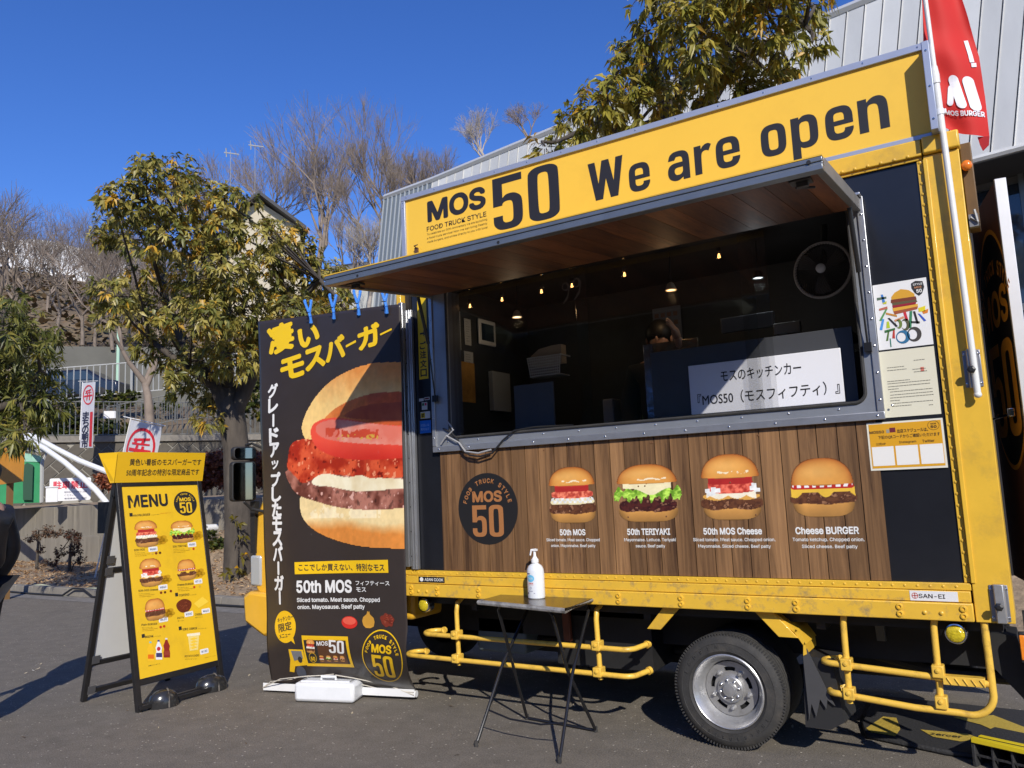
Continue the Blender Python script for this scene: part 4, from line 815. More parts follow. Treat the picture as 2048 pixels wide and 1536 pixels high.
# rear underside: tail lift arm
b = MB(); b.prism([(-.03, .25, .80), (.10, .25, .74), (.12, .25, .50), (.03, .25, .46), (-.02, .25, .60)], (0, .08, 0)); b.build('tail_bracket', M('cast_grey', (.30, .31, .31), .5, .3, var=.2), T, bevel=.02)
b = MB(); b.prism([(-.28, .45, .72), (-.10, .45, .70), (-.04, .45, .40), (-.10, .45, .36), (-.26, .45, .56)], (0, .3, 0)); b.box((-.06, .35, .40), (-.02, .42, .85)); b.build('bumper_bracket', DARK, T)

# ------------------------------------------------------------------ inside the truck
b = MB(); b.box((-2.03, .118, 2.045), (-.745, .14, 2.515)); b.box((-2.03, .14, 2.47), (-.745, .55, 2.49)); tag(b.build('counter_partition', M('partition_slate', (.056, .058, .064), .4, var=.08, vscale=3), None, bevel=.002), 'dark grey partition behind the serving window carrying the white notice', 'partition')
b = MB(); b.box((-1.763, .1, 2.068), (-.817, .116, 2.392)); nb = b.build('notice_board', WHPAP, None, bevel=.003); tag(nb, 'white notice board lettered in Japanese inside the serving window', 'notice board')
nb['base'] = (0, 0, 0); NB = Surf((0, .1, 0), (1, 0, 0), (0, 0, 1)); A = Art(NB, .001)
A.text('モスのキッチンカー', -1.55, 2.262, -1.05, 2.335, K, .012); A.build('notice_lettering', nb); A = Art(NB, .001); A.text('『MOS50（モスフィフティ）』', -1.715, 2.118, -.84, 2.20, K, .012); A.build('notice_lettering', nb)
def tbox(name, a, c, m, label, cat, bev=.003, group=None): b = MB(); b.box(a, c); return tag(b.build(name, m, None, bevel=bev), label, cat, group)
tbox('screen_panel', (-3.25, .30, 2.06), (-2.90, .32, 2.43), M('screen_grey', (.085, .09, .10), .45), 'small slate grey screen standing on the window sill below the basket', 'screen')
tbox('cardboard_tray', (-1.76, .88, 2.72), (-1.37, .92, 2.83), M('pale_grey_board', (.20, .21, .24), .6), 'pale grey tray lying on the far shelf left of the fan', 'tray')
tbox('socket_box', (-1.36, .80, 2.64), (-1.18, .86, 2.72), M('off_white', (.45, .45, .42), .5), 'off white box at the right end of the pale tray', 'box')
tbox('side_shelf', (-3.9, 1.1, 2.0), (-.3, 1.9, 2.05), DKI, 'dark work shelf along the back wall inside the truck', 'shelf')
tbox('oven', (-1.0, 1.0, 2.06), (-.35, 1.7, 2.5), DARK, 'black oven at the right end of the back shelf', 'oven', .02)
tbox('grease_guard', (-2.36, .80, 2.12), (-2.28, .84, 2.70), M('foil', (.42, .47, .60), .25, .85, var=.5, vscale=14, bump=1., bscale=16), 'crumpled foil sheet left of the dark partition', 'foil')
tbox('foil_strip', (-2.275, .80, 2.60), (-1.92, .84, 2.70), M('foil_warm', (.45, .36, .26), .25, .85, var=.6, vscale=14, bump=1., bscale=16), 'crumpled foil strip along the top of the dark partition', 'foil')
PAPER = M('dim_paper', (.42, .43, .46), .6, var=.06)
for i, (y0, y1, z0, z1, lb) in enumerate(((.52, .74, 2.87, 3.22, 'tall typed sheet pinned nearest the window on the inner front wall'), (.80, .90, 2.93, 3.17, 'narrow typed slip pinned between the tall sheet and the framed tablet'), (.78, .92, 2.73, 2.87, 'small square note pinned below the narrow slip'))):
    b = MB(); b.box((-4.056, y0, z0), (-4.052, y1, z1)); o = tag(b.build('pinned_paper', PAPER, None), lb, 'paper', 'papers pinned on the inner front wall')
    o['base'] = (0, 0, 0); PS = Surf((-4.052, 0, 0), (0, 1, 0), (0, 0, 1)); A = Art(PS, .001); z = z1 - .03
    while z > z0 + .02: A.rect(y0 + .02, z, y1 - random.uniform(.02, .06), z + .004, S(120, 120, 125)); z -= .022
    A.build('paper_text', o)
b = MB(); b.box((-4.05, 1.0, 2.96), (-4.03, 1.28, 3.20)); o = b.build('tablet', M('tablet_white', (.55, .56, .6), .4), None, bevel=.01); tag(o, 'white framed tablet hanging on the inner front wall', 'tablet'); o['base'] = (0, 0, 0)
b = MB(); b.box((-4.03, 1.04, 3.0), (-4.027, 1.24, 3.16)); b.build('tablet_screen', M('screen_dark', (.01, .015, .03), .1), o)
b = MB(); b.box((-4.056, .50, 2.41), (-4.050, .93, 2.77)); o = tag(b.build('orange_poster', M('poster_orange', (.42, .22, .05), .25, var=.5, vscale=6, coat=.5), None), 'crinkled orange poster in a clear sleeve on the inner front wall', 'poster')
b = MB(); b.box((-4.05, 1.15, 2.35), (-4.0, 1.45, 2.72)); tag(b.build('clipboard', M('clip_paper', (.30, .32, .36), .6), None, bevel=.004), 'clipboard with white sheets hanging beside the grey screen', 'clipboard')
# basket of bags
bk = thing('wire_basket', (-3.05, .5, 2.5), 'white plastic basket holding a folded brown paper bag behind the glass', 'basket')
b = MB(); nx, nz = 14, 7
for i in range(nx + 1):
    t = i / nx; b.tube([(-3.21 + t * .30, .46, 2.66), (-3.19 + t * .26, .47, 2.51)], .0045, 4)
for j in range(nz + 1):
    t = j / nz; b.tube([(-3.21 + .02 * t, .46, 2.66 - .15 * t), (-2.91 - .02 * t, .46, 2.66 - .15 * t)], .0045, 4)
for xx in (-3.21, -2.91): b.tube([(xx, .46, 2.66), (xx, .62, 2.66)], .006, 5)
b.box((-3.20, .47, 2.505), (-2.92, .62, 2.51)); b.build('basket_body', M('basket_white', (.62, .60, .54), .4), bk)
b = MB(); b.prism([(-3.20, .50, 2.60), (-3.20, .50, 2.68), (-3.12, .50, 2.73), (-3.0, .50, 2.745), (-2.92, .50, 2.745), (-2.92, .50, 2.60)], (0, .08, 0)); b.build('paper_bag', M('kraft_paper', (.42, .33, .22), .7, var=.1), bk)
# hanging bulbs and spots
BG = glass_mat('bulb_glass', .02, (1, .95, .85))
FIL = M('filament', (.1, .05, .02), .5, emit=(1.0, .50, .16), estr=6)
bd = ['first bare bulb from the left end of the string under the awning', 'second bare bulb from the left of the string', 'third bare bulb from the left, over the basket', 'fourth bare bulb, beside the chalk drawn numerals', 'fifth bare bulb, at the joint of the two panes', 'last bare bulb on the right, left of the fan']
for i, (px, py) in enumerate(((940, 612), (1004, 599), (1083, 583), (1144, 571), (1249, 549), (1438, 512))):
    p = onY(px, py, .25); t = thing('light_bulb', tuple(p), bd[i], 'light bulb', 'bare bulbs strung inside the serving window')
    b = MB(); b.tube([p + Vector((0, 0, .03)), p + Vector((0, 0, .055))], .013, 8); b.build('bulb_socket', DARK, t)
    b = MB(); b.ball(p + Vector((0, 0, .002)), .026, (1, 1, 1.15), 12, 8); b.build('bulb_glass', BG, t, smooth=True)
    b = MB()
    for k in (-1, 1): b.tube([p + Vector((.002 * k, 0, .016)), p + Vector((.008 * k, 0, -.012))], .0028, 5)
    b.tube([p + Vector((-.008, 0, -.012)), p + Vector((.008, 0, -.012))], .0022, 5); b.build('filament', FIL, t)
wire = MB(); P0 = onY(915, 600, .25); P1 = onY(1650, 440, .25); wire.tube([P0 + (P1 - P0) * t + Vector((0, 0, .06 - .0 * t)) for t in (0, .25, .5, .75, 1)], .005, 5); tag(wire.build('light_string_cable', DARK, None), 'black cable the bare bulbs hang from inside the truck', 'cable')
for px, py, e, lb in ((1034, 634, (1, .75, .45), 'small dome spotlight glowing warm at the left over the basket'), (1342, 580, (1, .62, .30), 'warm spotlight above the foil in the middle of the window'), (1516, 556, (.85, .95, 1), 'black spotlight with cool white light left of the fan')):
    p = onY(px, py, .9); t = thing('spotlight', tuple(p), lb, 'spotlight', 'spotlights inside the truck')
    b = MB(); b.lathe([(.012, .06), (.025, .05), (.045, .0), (.040, -.005)], p, 'z', 14); b.build('lamp_shade', DARK if e[2] > .9 else M('shade_cream', (.5, .42, .32), .4), t, smooth=True)
    b = MB(); b.lathe([(.038, .004), (.0003, .002)], p, 'z', 14); b.build('lamp_lens', M('lens_%d' % px, (.2, .2, .2), .4, emit=e, estr=3.5), t); b = MB(); b.tube([p + Vector((0, 0, .05)), p + Vector((0, .02, .3))], .006, 5); b.build('lamp_stem', DARK, t)
    ld = bpy.data.lights.new('spot_glow', 'POINT'); ld.energy = 1.5; ld.color = e; ld.shadow_soft_size = .04; lo = bpy.data.objects.new('spot_glow', ld); COL.objects.link(lo); lo.location = p - Vector((0, 0, .06))
# clutter on the far shelf and wall
ck = ((-2.95, .10, .30, (.40, .40, .42), 'tall white bottle pack on the far shelf under the basket'), (-2.6, .16, .14, (.12, .22, .14), 'low green tub on the far shelf'), (-1.75, .12, .16, (.35, .05, .04), 'small red tub on the far shelf behind the partition'), (-1.5, .22, .10, (.30, .31, .33), 'flat steel tray on the far shelf behind the partition'))
for x, w_, h_, c_, lb in ck: b = MB(); b.box((x, 1.25, 2.06 + (.45 if x > -2 else 0)), (x + w_, 1.45, 2.06 + (.45 if x > -2 else 0) + h_)); tag(b.build('container', M('clutter_%d' % int(-x * 100), c_, .5), None, bevel=.01), lb, 'container')
# fan
fc = onY(1645, 540, .38); FA = thing('wall_fan', tuple(fc), 'black and white round fan hung at the top right of the serving window', 'fan')
Mf = Matrix.Rotation(radians(-8), 3, 'Z')
b = MB()
for k in range(56):
    a = 2 * pi * k / 56; b.tube([Mf @ Vector((.035 * cos(a), -.045, .035 * sin(a))) + fc, Mf @ Vector((.12 * cos(a + .15), -.05, .12 * sin(a + .15))) + fc, Mf @ Vector((.172 * cos(a + .3), -.02, .172 * sin(a + .3))) + fc], .0016, 4)
b.build('fan_guard', M('guard_dark', (.07, .065, .06), .4), FA, kind='stuff')
b = MB(); b.tube([Mf @ Vector((.178 * cos(2 * pi * k / 48), 0, .178 * sin(2 * pi * k / 48))) + fc for k in range(48)], .010, 8, closed=True); b.build('fan_rim', M('fan_rim_white', (.5, .46, .42), .35), FA, smooth=True)
b = MB(); b.lathe([(.176, .0), (.17, .05), (.08, .08), (.0003, .085)], fc, 'y', 32, mat=Mf); b.build('fan_back', M('fan_back_grey', (.05, .048, .045), .5), FA, smooth=True)
for k in range(3):
    b = MB(); a0 = 2 * pi * k / 3 + .5; pts = [(.03, -.25), (.15, -.38), (.16, .2), (.03, .25)]; b.add([Mf @ Vector((r_ * cos(a0 + t), -.02 + .02 * t, r_ * sin(a0 + t))) + fc for r_, t in ((.03, -.4), (.10, -.42), (.155, -.3), (.16, 0), (.155, .35), (.08, .35), (.03, .3))], [(0, 1, 2, 3, 4, 5, 6)]); b.build('fan_blade', M('blade', (.10, .095, .09), .3), FA)
b = MB(); b.lathe([(.03, 0), (.03, -.02), (.02, -.028), (.0003, -.03)], fc + Vector((0, -.045, 0)), 'y', 16); b.build('fan_hub', WHP, FA, smooth=True)
b = MB(); b.tube([fc + Vector((0, .06, .05)), fc + Vector((.02, .1, .32))], .02, 8); b.build('fan_bracket', DARK, FA)
# chalk drawn numerals on the glass, poster deep inside
A = Art(Surf((0, .062, 0), (1, 0, 0), (0, 0, 1)), .001); CK = (.16, .14, .12)
for cx, cz, r_ in ((-2.62, 3.07, .030), (-2.53, 3.085, .034)): A.poly(ell(cx, cz, r_, r_ * 1.05, 20), CK, [ell(cx - .004, cz, r_ * .6, r_ * .7, 20)]); A.poly([(cx + r_, cz), (cx + r_ + .006, cz), (cx + r_ * .6, cz - .085), (cx - .02, cz - .125), (cx - .03, cz - .12), (cx + r_ * .3, cz - .07)], CK)
o = A.build('chalk_numerals', T)
b = MB(); b.box((-2.70, 1.905, 2.85), (-2.43, 1.915, 3.22)); o = tag(b.build('menu_poster', M('poster_grey', (.16, .17, .21), .6), None), 'pale menu poster with a blue band on the rear wall inside the truck', 'poster'); o['base'] = (0, 0, 0)
A = Art(Surf((0, 1.905, 0), (1, 0, 0), (0, 0, 1)), .001); A.rect(-2.69, 2.80, -2.44, 2.85, S(30, 100, 170))
for i in range(4):
    for j in range(3): A.rect(-2.68 + i * .06, 3.13 - j * .08, -2.64 + i * .06, 3.17 - j * .08, S(120, 90, 80))
A.build('poster_print', o)
# ================================================================== MENU BOARD
AB = thing('menu_board', (-6.5, -.57, 0), 'yellow folding menu board with black frame and slanted header beside the banner', 'menu board')
P0 = Vector((-6.11, -.985, 0)); TOPX, TOPZ = -6.47, 1.84; WID = .83
ft = Vector((TOPX - P0.x, 0.005, TOPZ)); VH = ft.length; FS = Surf(P0, (0, 1, 0), ft)
if FS.n.x < 0: FS.n = -FS.n
def slab(S_, u0, v0, u1, v1, o0, o1, name, mat, parent, bevel=.003, label=None):
    b = MB(); p = [S_.map(u0, v0, o0), S_.map(u1, v0, o0), S_.map(u1, v1, o0), S_.map(u0, v1, o0)]; b.prism(p, S_.n * (o1 - o0)); return b.build(name, mat, parent, bevel=bevel, label=label)
BF = M('board_frame_black', (.022, .021, .022), .35, .2, var=.2, vscale=20)
for u0, u1 in ((0, .042), (WID - .042, WID)): slab(FS, u0, 0, u1, VH, -.03, .012, 'frame_post', BF, AB)
slab(FS, .043, VH - .045, WID - .043, VH, -.03, .010, 'frame_rail', BF, AB); slab(FS, .043, .14, WID - .043, .175, -.025, .0, 'frame_rail', BF, AB) if False else None
slab(FS, .043, .03, WID - .043, .06, -.025, .0, 'frame_rail', BF, AB)
pb0 = FS.px(275, 1361); pb1 = FS.px(441, 1318); pt0 = FS.px(236, 974); pt1 = FS.px(400, 969)
vb = (pb0[1] + pb1[1]) / 2; slab(FS, .030, vb - .05, WID - .030, vb, -.012, .004, 'frame_rail', BF, AB)
slab(FS, .042, vb, WID - .042, VH - .045, -.012, .003, 'menu_panel', M('menu_yellow', (.80, .50, .020), .38, var=.03, vscale=2, dirt=(.55, .34, .03), dirt_amt=.4, dirt_scale=5), AB, 0)
BS = Surf(Vector((-6.90, -.985, 0)), (0, 1, 0), Vector((TOPX + .9 - .87 + 6.90 - .02 - .01, 0, TOPZ)) if False else Vector((6.90 - 6.485, 0, TOPZ)))
if BS.n.x < 0: BS.n = -BS.n
VB = Vector((6.90 - 6.485, 0, TOPZ)).length
for u0, u1 in ((0, .042), (WID - .042, WID)): slab(BS, u0, 0, u1, VB, -.03, .012, 'frame_post', BF, AB)
for v0 in (.06, .30, 1.10, VB - .05): slab(BS, .043, v0, WID - .043, v0 + .04, -.028, .008, 'frame_rail', BF, AB)
slab(BS, .045, .345, WID - .045, 1.095, -.012, -.004, 'back_panel', M('board_back_white', (.62, .63, .64), .6, var=.03), AB, 0)
slab(BS, .045, 1.145, WID - .045, VB - .055, -.012, -.004, 'back_panel', M('board_back_white'), AB, 0)
for v0 in (.08, .34, 1.10, 1.2): slab(BS, .03, v0 - .02, .10, v0 + .05, .012, .016, 'corner_plate', M('corner_plate_grey', (.12, .12, .13), .4, .4), AB)
b = MB(); b.tube([(-6.50, -.985, 1.72), (-6.50, -.155, 1.72)], .012, 8); b.build('hinge_rod', BF, AB)
# header: folded card, front leaning forward
HV = Vector((.045, 0, .255)); HS = Surf(Vector((-6.455, -1.0, 1.832)), (0, 1, 0), HV); HS.n = HS.n if HS.n.x > 0 else -HS.n
HY = M('header_yellow', (.84, .50, .015), .4, var=.02)
h0 = HS.px(217, 966); h1 = HS.px(403, 965)
slab(HS, .0, .0, .86, .262, -.006, .0, 'header_card', HY, AB, 0)
b = MB(); b.prism([(-6.455, -1.0, 1.832), (-6.41, -1.0, 2.088), (-6.60, -1.06, 2.088), (-6.52, -1.0, 1.832)], (0, .004, 0)); b.build('header_side', HY, AB); b = MB(); b.prism([(-6.455, -.142, 1.832), (-6.41, -.142, 2.088), (-6.60, -.142, 2.088), (-6.52, -.142, 1.832)], (0, .004, 0)); b.build('header_side', HY, AB)
A = Art(HS, .001); A.text('黄色い看板のモスバーガーです', .115, .145, .825, .205, K, .018); A.build('header_lettering', AB); A = Art(HS, .001); A.text('50周年記念の特別な限定商品です', .095, .055, .815, .115, K, .018)
A.build('header_lettering', AB)
# menu print
A = Art(FS, .0045); mpx = lambda x, y: FS.px(150 + x / 2.56, 860 + y / 2.56)
def ml(t, xl, yl, xr, yr, h, col=K, bold=.0): bl = mpx(xl, yl); br = mpx(xr, yr); tp = mpx(xl, yl - h); A.line(t, bl, br, tp[1] - bl[1], col, bold)
ml('MENU', 270, 403, 475, 391, 68, K, .03)
c = mpx(562, 378); e = mpx(620, 378); t_ = mpx(562, 316); badge(A, c[0], c[1], e[0] - c[0], t_[1] - c[1], K, (.80, .50, .02)); A.off = .0045
GR = (.06, .045, .02)
def head(t, jp, x, y, w1, w2): q = mpx(x, y); A.rect(q[0], q[1], q[0] + .028, q[1] + .030, K); ml(t, x + 18, y + 1, x + w1, y - 5, 12, GR, .015); ml(jp, x + w1 + 6, y - 5, x + w2, y - 8, 6, GR)
head('HAMBURGER', 'ハンバーガー', 276, 444, 106, 155); head('TOPPING', 'トッピング', 511, 854, 72, 108); head('SIDE ORDER', 'サイドオーダー', 530, 1027, 93, 145); head('DRINK', 'ドリンク', 340, 1066, 60, 96)
ml('　※価格は税込です', 432, 430, 490, 426, 3, S(190, 70, 20)); 
def mburger(kind, x0, y0, x1, y1, sd):
    a = mpx(x0, (y0 + y1) / 2); c_ = mpx(x1, (y0 + y1) / 2); t1 = mpx((x0 + x1) / 2, y0); b1 = mpx((x0 + x1) / 2, y1); burger_on(A, kind, a[0], b1[1], c_[0], t1[1], 56, sd)
def chips(x, y):
    for i, (dx, dy) in enumerate(((0, 0), (18, -4), (34, -2), (8, -14), (26, -18), (4, 10), (22, 8))): q = mpx(x + dx, y + dy); A.poly(ell(q[0], q[1], .030, .017, 12), S(200 - 5 * (i % 3), 148 - 4 * (i % 2), 22))
for k, (kind, x0, y0, x1, y1) in enumerate((('m', 290, 462, 432, 602), ('t', 476, 464, 614, 580), ('c', 316, 656, 452, 804), ('b', 512, 662, 624, 772), ('p', 344, 862, 468, 976))):
    chips(x1 - 8, y1 - 34); A.up(); mburger(kind, x0, y0, x1, y1, 31 + k); A.off = .0045
def tagp(t, x, y):
    q = mpx(x, y + 22); A.poly([(q[0] + a, q[1] + c_) for a, c_ in rrect(0, 0, .085, .042, .006, 2)], (.78, .78, .78)); A.up(); A.text(t, q[0] + .012, q[1] + .011, q[0] + .073, q[1] + .031, S(70, 90, 130), .01); A.off = .0045
for t, jp, x, y, w_ in (('50th MOS', 'フィフティース モス', 300, 622, 54), ('50th TERIYAKI', 'フィフティース テリヤキ', 498, 604, 72), ('50th MOS Cheese', 'フィフティース モスチーズ', 322, 830, 100), ('Cheese BURGER', 'チーズバーガー', 520, 800, 84), ('Plain BURGER', 'プレーンバーガー', 338, 1004, 80), ('PATTY', '追加ハンバーグパティ', 522, 970, 34), ('CHEESE', '追加スライスチーズ', 612, 952, 38), ('POTATO CHIPS', 'ポテトチップ', 560, 1166, 74)):
    ml(t, x, y, x + w_, y - w_ * .08, 11, GR, .015); ml(jp, x + 2, y + 12, x + min(w_, 60), y + 10, 6, GR)
    if x not in (522, 612, 560): ml('Sliced tomato. Meat sauce. Chopped', x + 4, y + 20, x + 82, y + 15, 5, S(130, 90, 20)); ml('onion. Mayonnaise. Beef patty', x + 4, y + 28, x + 64, y + 24, 5, S(130, 90, 20))
for t, x, y in (('¥680', 374, 604), ('¥680', 576, 580), ('¥860', 426, 800), ('¥710', 608, 770), ('¥630', 428, 966), ('¥300', 560, 938), ('¥60', 648, 922), ('¥180', 640, 1130)): tagp(t, x, y)
for x, y in ((394, 634), (412, 632), (432, 630), (582, 612), (604, 610), (438, 834), (458, 832), (488, 826), (608, 806), (636, 802), (436, 1010), (454, 1006)):
    q = mpx(x, y); A.poly(ell(q[0], q[1], .012, .011, 10), S(*random.choice(((120, 40, 20), (190, 60, 30), (210, 170, 60), (90, 50, 20)))))
q = mpx(556, 901); A.poly([(q[0] + .075 * cos(a) * (1 + .06 * sin(3 * a)), q[1] + .058 * sin(a)) for a in [2 * pi * i / 24 for i in range(24)]], S(104, 44, 24)); q = mpx(556, 901); A.up()
for i in range(60): a = random.uniform(0, 6.28); r_ = random.uniform(0, .85); A.rect(q[0] + .07 * r_ * cos(a), q[1] + .052 * r_ * sin(a), q[0] + .07 * r_ * cos(a) + .006, q[1] + .052 * r_ * sin(a) + .005, S(*random.choice(((150, 80, 50), (80, 30, 20)))))
A.off = .0045
A.poly([mpx(606, 890), mpx(632, 914), mpx(682, 880), mpx(650, 856)], S(240, 206, 70))
for x0, c1, c2, cc in ((368, S(240, 190, 40), S(226, 110, 20), S(120, 190, 200)), (410, S(230, 232, 236), S(60, 60, 110), S(30, 50, 130)), (450, S(140, 40, 30), S(150, 60, 40), S(220, 220, 220))):
    y0 = {368: 1084, 410: 1076, 450: 1066}[x0]; H = 100
    body = [(-.05, .0), (.95, .0), (1.0, .25), (.88, .42), (1.0, .60), (.75, .80), (.6, .92), (.35, .92), (.2, .80), (-.05, .60), (.07, .42), (-.08, .25)]; wpx = 32
    A.poly([mpx(x0 + a * wpx + (1 - c_) * 4, y0 + H - c_ * H) for a, c_ in body], c1); A.up(); A.poly([mpx(x0 + a * wpx + 3, y0 + H - c_ * H) for a, c_ in ((0, .12), (.95, .12), (.95, .34), (0, .34))], c2)
    A.poly([mpx(x0 + a * wpx, y0 + H - c_ * H) for a, c_ in ((.3, .92), (.65, .92), (.65, 1.0), (.3, 1.0))], cc)
    if x0 == 410:
        q = mpx(x0 + 16, y0 + 45); A.poly(ell(q[0], q[1], .017, .017, 12), S(190, 50, 60)); 
    A.off = .0045
ml('各種ペットボトル', 374, 1212, 434, 1200, 7, GR)
A.poly([mpx(574, 1044), mpx(586, 1132), mpx(628, 1126), mpx(634, 1040)], S(236, 214, 130)); A.up(); A.poly([mpx(570, 1046), mpx(572, 1058), mpx(638, 1052), mpx(637, 1038)], S(240, 232, 200))
for i in range(4): A.poly([mpx(584 + i % 2 * 3, 1072 + i * 15), mpx(600, 1078 + i * 15), mpx(626, 1068 + i * 15), mpx(608, 1062 + i * 15)], S(240, 200, 60))
A.off = .0045; ml('※画像はイメージです', 662, 1170, 718, 1158, 4, S(140, 100, 20)); A.build('menu_print', AB)
# weights on the foot rail
WT = M('weight_black', (.025, .025, .026), .22, var=.3, vscale=14, dirt=(.14, .12, .10), dirt_amt=.4, dirt_scale=16, coat=.3)
wl_ = ('black domed rubber weight at the near foot of the menu board', 'black domed rubber weight at the far foot of the menu board')
for i, (p0, p1) in enumerate((((290, 1424), (351, 1413)), ((387, 1392), (448, 1379)))):
    a = onZ(*p0); c_ = onZ(*p1); cen = (a + c_) / 2 + Vector((-.05, .06, 0)); t = thing('board_weight', tuple(cen), wl_[i], 'weight', 'domed weights on the menu board rail')
    b = MB(); hw = (c_ - a).length / 2 * 1.02; Rz = Matrix.Rotation(math.atan2((c_ - a).y, (c_ - a).x), 3, 'Z')
    pr_ = [(1.0, .0), (1.02, .03), (.98, .06), (.86, .095), (.62, .122), (.3, .134), (.001, .136)]
    b.lathe([(r_, h) for r_, h in pr_], cen, 'z', 24, mat=Rz @ Matrix.Diagonal(Vector((hw, hw * .72, 1)))); b.build('weight_body', WT, t, smooth=True)
    b = MB(); b.tube([Rz @ Vector((.03, hw * .72 * cos(q_), .134 * sin(q_) + .004)) + cen for q_ in [pi * k / 10 for k in range(11)]], .006, 5); b.build('weight_seam', M('seam_grey', (.16, .14, .12), .7), t)
b = MB(); b.box((-6.10, -.98, .02), (-6.07, -.17, .05)); b.build('weight_rail', BF, AB)

# ================================================================== BANNER
BN = thing('banner', (-4.85, -.1, 0), 'tall dark brown burger banner hanging before the cab beside the serving window', 'banner')
class BSurf(Surf):
    """cloth: u is x, v is z; hangs flat, waves a little, drifts in at the foot"""
    def __init__(s): s.o = Vector((0, -.13, 0)); s.u = Vector((1, 0, 0)); s.v = Vector((0, 0, 1)); s.n = Vector((0, -1, 0))
    def map(s, u, v, off=0.):
        t = max(0, (.62 - v) / .62); fr = (u + 5.64) / 1.6
        y = -.13 + .012 * sin(u * 5.2 + v * .9) + .003 * sin(v * 6 + u * 5) + t * t * (.03 + .40 * fr) - .03 * sin(min(1, t * 1.2) * pi) * (.3 + fr)
        x = u + t ** 2 * (.02 * (1 - fr) - .27 * fr)
        return Vector((x, y - off, v))
BM = BSurf(); BM.o = Vector((0, -.13, 0))
def bl_edge(v): return -5.67 + (3.235 - v) / 2.38 * .07 if v > .85 else -5.60 + (.85 - v) / .8 * .02
def br_edge(v): return -4.015
def btop(fr): return 3.235 - .10 * fr
b = MB(); nu, nv = 60, 120
for j in range(nv + 1):
    for i in range(nu + 1):
        fr = i / nu; v = .07 + (btop(fr) - .07) * j / nv; u = bl_edge(v) * (1 - fr) + br_edge(v) * fr; b.v.append(tuple(BM.map(u, v)))
for j in range(nv):
    for i in range(nu): a = j * (nu + 1) + i; b.f.append((a, a + 1, a + nu + 2, a + nu + 1)); b.m.append(0)
VIN = M('banner_vinyl', (.040, .031, .028), .30, var=.1, vscale=3, bump=.35, bscale=5, dirt=(.30, .28, .26), dirt_amt=.0)
cl = b.build('banner_cloth', VIN, BN, smooth=True); so = cl.modifiers.new('solid', 'SOLIDIFY'); so.thickness = .002; so.offset = 0
n = VIN.node_tree.nodes; l = VIN.node_tree.links; bs = n['Principled BSDF']     # white scuffs on the vinyl
tc = n.new('ShaderNodeTexCoord'); nz = n.new('ShaderNodeTexNoise'); nz.inputs['Scale'].default_value = 16; nz.inputs['Detail'].default_value = 12; nz.inputs['Roughness'].default_value = .85; l.new(tc.outputs['Object'], nz.inputs[0])
n2 = n.new('ShaderNodeTexNoise'); n2.inputs['Scale'].default_value = 2.2; l.new(tc.outputs['Object'], n2.inputs[0]); mu = n.new('ShaderNodeMath'); mu.operation = 'MULTIPLY'; l.new(nz.outputs[0], mu.inputs[0]); l.new(n2.outputs[0], mu.inputs[1])
rp = n.new('ShaderNodeMapRange'); rp.inputs[1].default_value = .405; rp.inputs[2].default_value = .45; rp.inputs[4].default_value = .55; l.new(mu.outputs[0], rp.inputs[0]); mx = n.new('ShaderNodeMix'); mx.data_type = 'RGBA'; l.new(rp.outputs[0], mx.inputs[0])
l.new(bs.inputs['Base Color'].links[0].from_socket, mx.inputs[6]); mx.inputs[7].default_value = (.42, .40, .38, 1); l.new(mx.outputs[2], bs.inputs['Base Color'])
A = Art(BM, .005, .0012)
bpx = lambda x, y: BM.px(x, y)
for ch, x, y, wpx, hpx in (('凄', 563, 676, 54, 64), ('い', 617, 672, 46, 46), ('モ', 585, 735, 50, 50), ('ス', 629, 716, 46, 50), ('バ', 671, 697, 48, 52), ('ー', 704, 688, 26, 10), ('ガ', 740, 673, 50, 52), ('ー', 773, 664, 28, 9)):
    a = bpx(x - wpx / 2, y); c_ = bpx(x + wpx / 2, y); t1 = bpx(x, y - hpx / 2); b1 = bpx(x, y + hpx / 2)
    A.text(ch, a[0] + .012, b1[1] + .01, c_[0] - .012, t1[1] - .01, S(242, 200, 30), .052 if ch != 'ー' else .04, 3, rot=.13 if ch != 'ー' else .25)
jp = 'グレードアップしたモスバーガー'; y = 782
for i, ch in enumerate(jp):
    cx = 548 + (y - 782) * .034; q = bpx(cx, y); hgt = .066
    if ch == 'ー': A.poly([(q[0] + a, q[1] + c_) for a, c_ in rrect(-.012, -.058, .012, .058, .011, 3)], WHT)
    elif ch == 'ッ': A.text(ch, q[0] - .045, q[1] - .04, q[0] + .045, q[1] + .04, WHT, .035)
    else: A.text(ch, q[0] - .062, q[1] - hgt, q[0] + .062, q[1] + hgt, WHT, .048)
    y += 29.5
def bt(t, x0, y0, x1, y1, col=WHT, bold=.02):
    ym = (y0 + y1) / 2; l_ = bpx(x0, ym); r_ = bpx(x1, ym); t1 = bpx((x0 + x1) / 2, y0); b1 = bpx((x0 + x1) / 2, y1); A.text(t, l_[0], b1[1], r_[0], t1[1], col, bold, 3, rot=math.atan2(r_[1] - l_[1], r_[0] - l_[0]))
A.poly([bpx(593, 1148), bpx(780, 1145), bpx(779, 1119), bpx(592, 1124)], S(242, 196, 30)); A.up(); bt('ここでしか買えない、特別なモス', 600, 1127, 772, 1142, (.05, .04, .035), .02); A.off = .005
bt('50th MOS', 596, 1160, 702, 1186, WHT, .03); bt('フィフティース', 710, 1162, 782, 1171); bt('モス', 711, 1175, 732, 1184); bt('Sliced tomato. Meat sauce. Chopped', 597, 1195, 761, 1206); bt('onion. Mayosause. Beef patty', 598, 1209, 729, 1220)
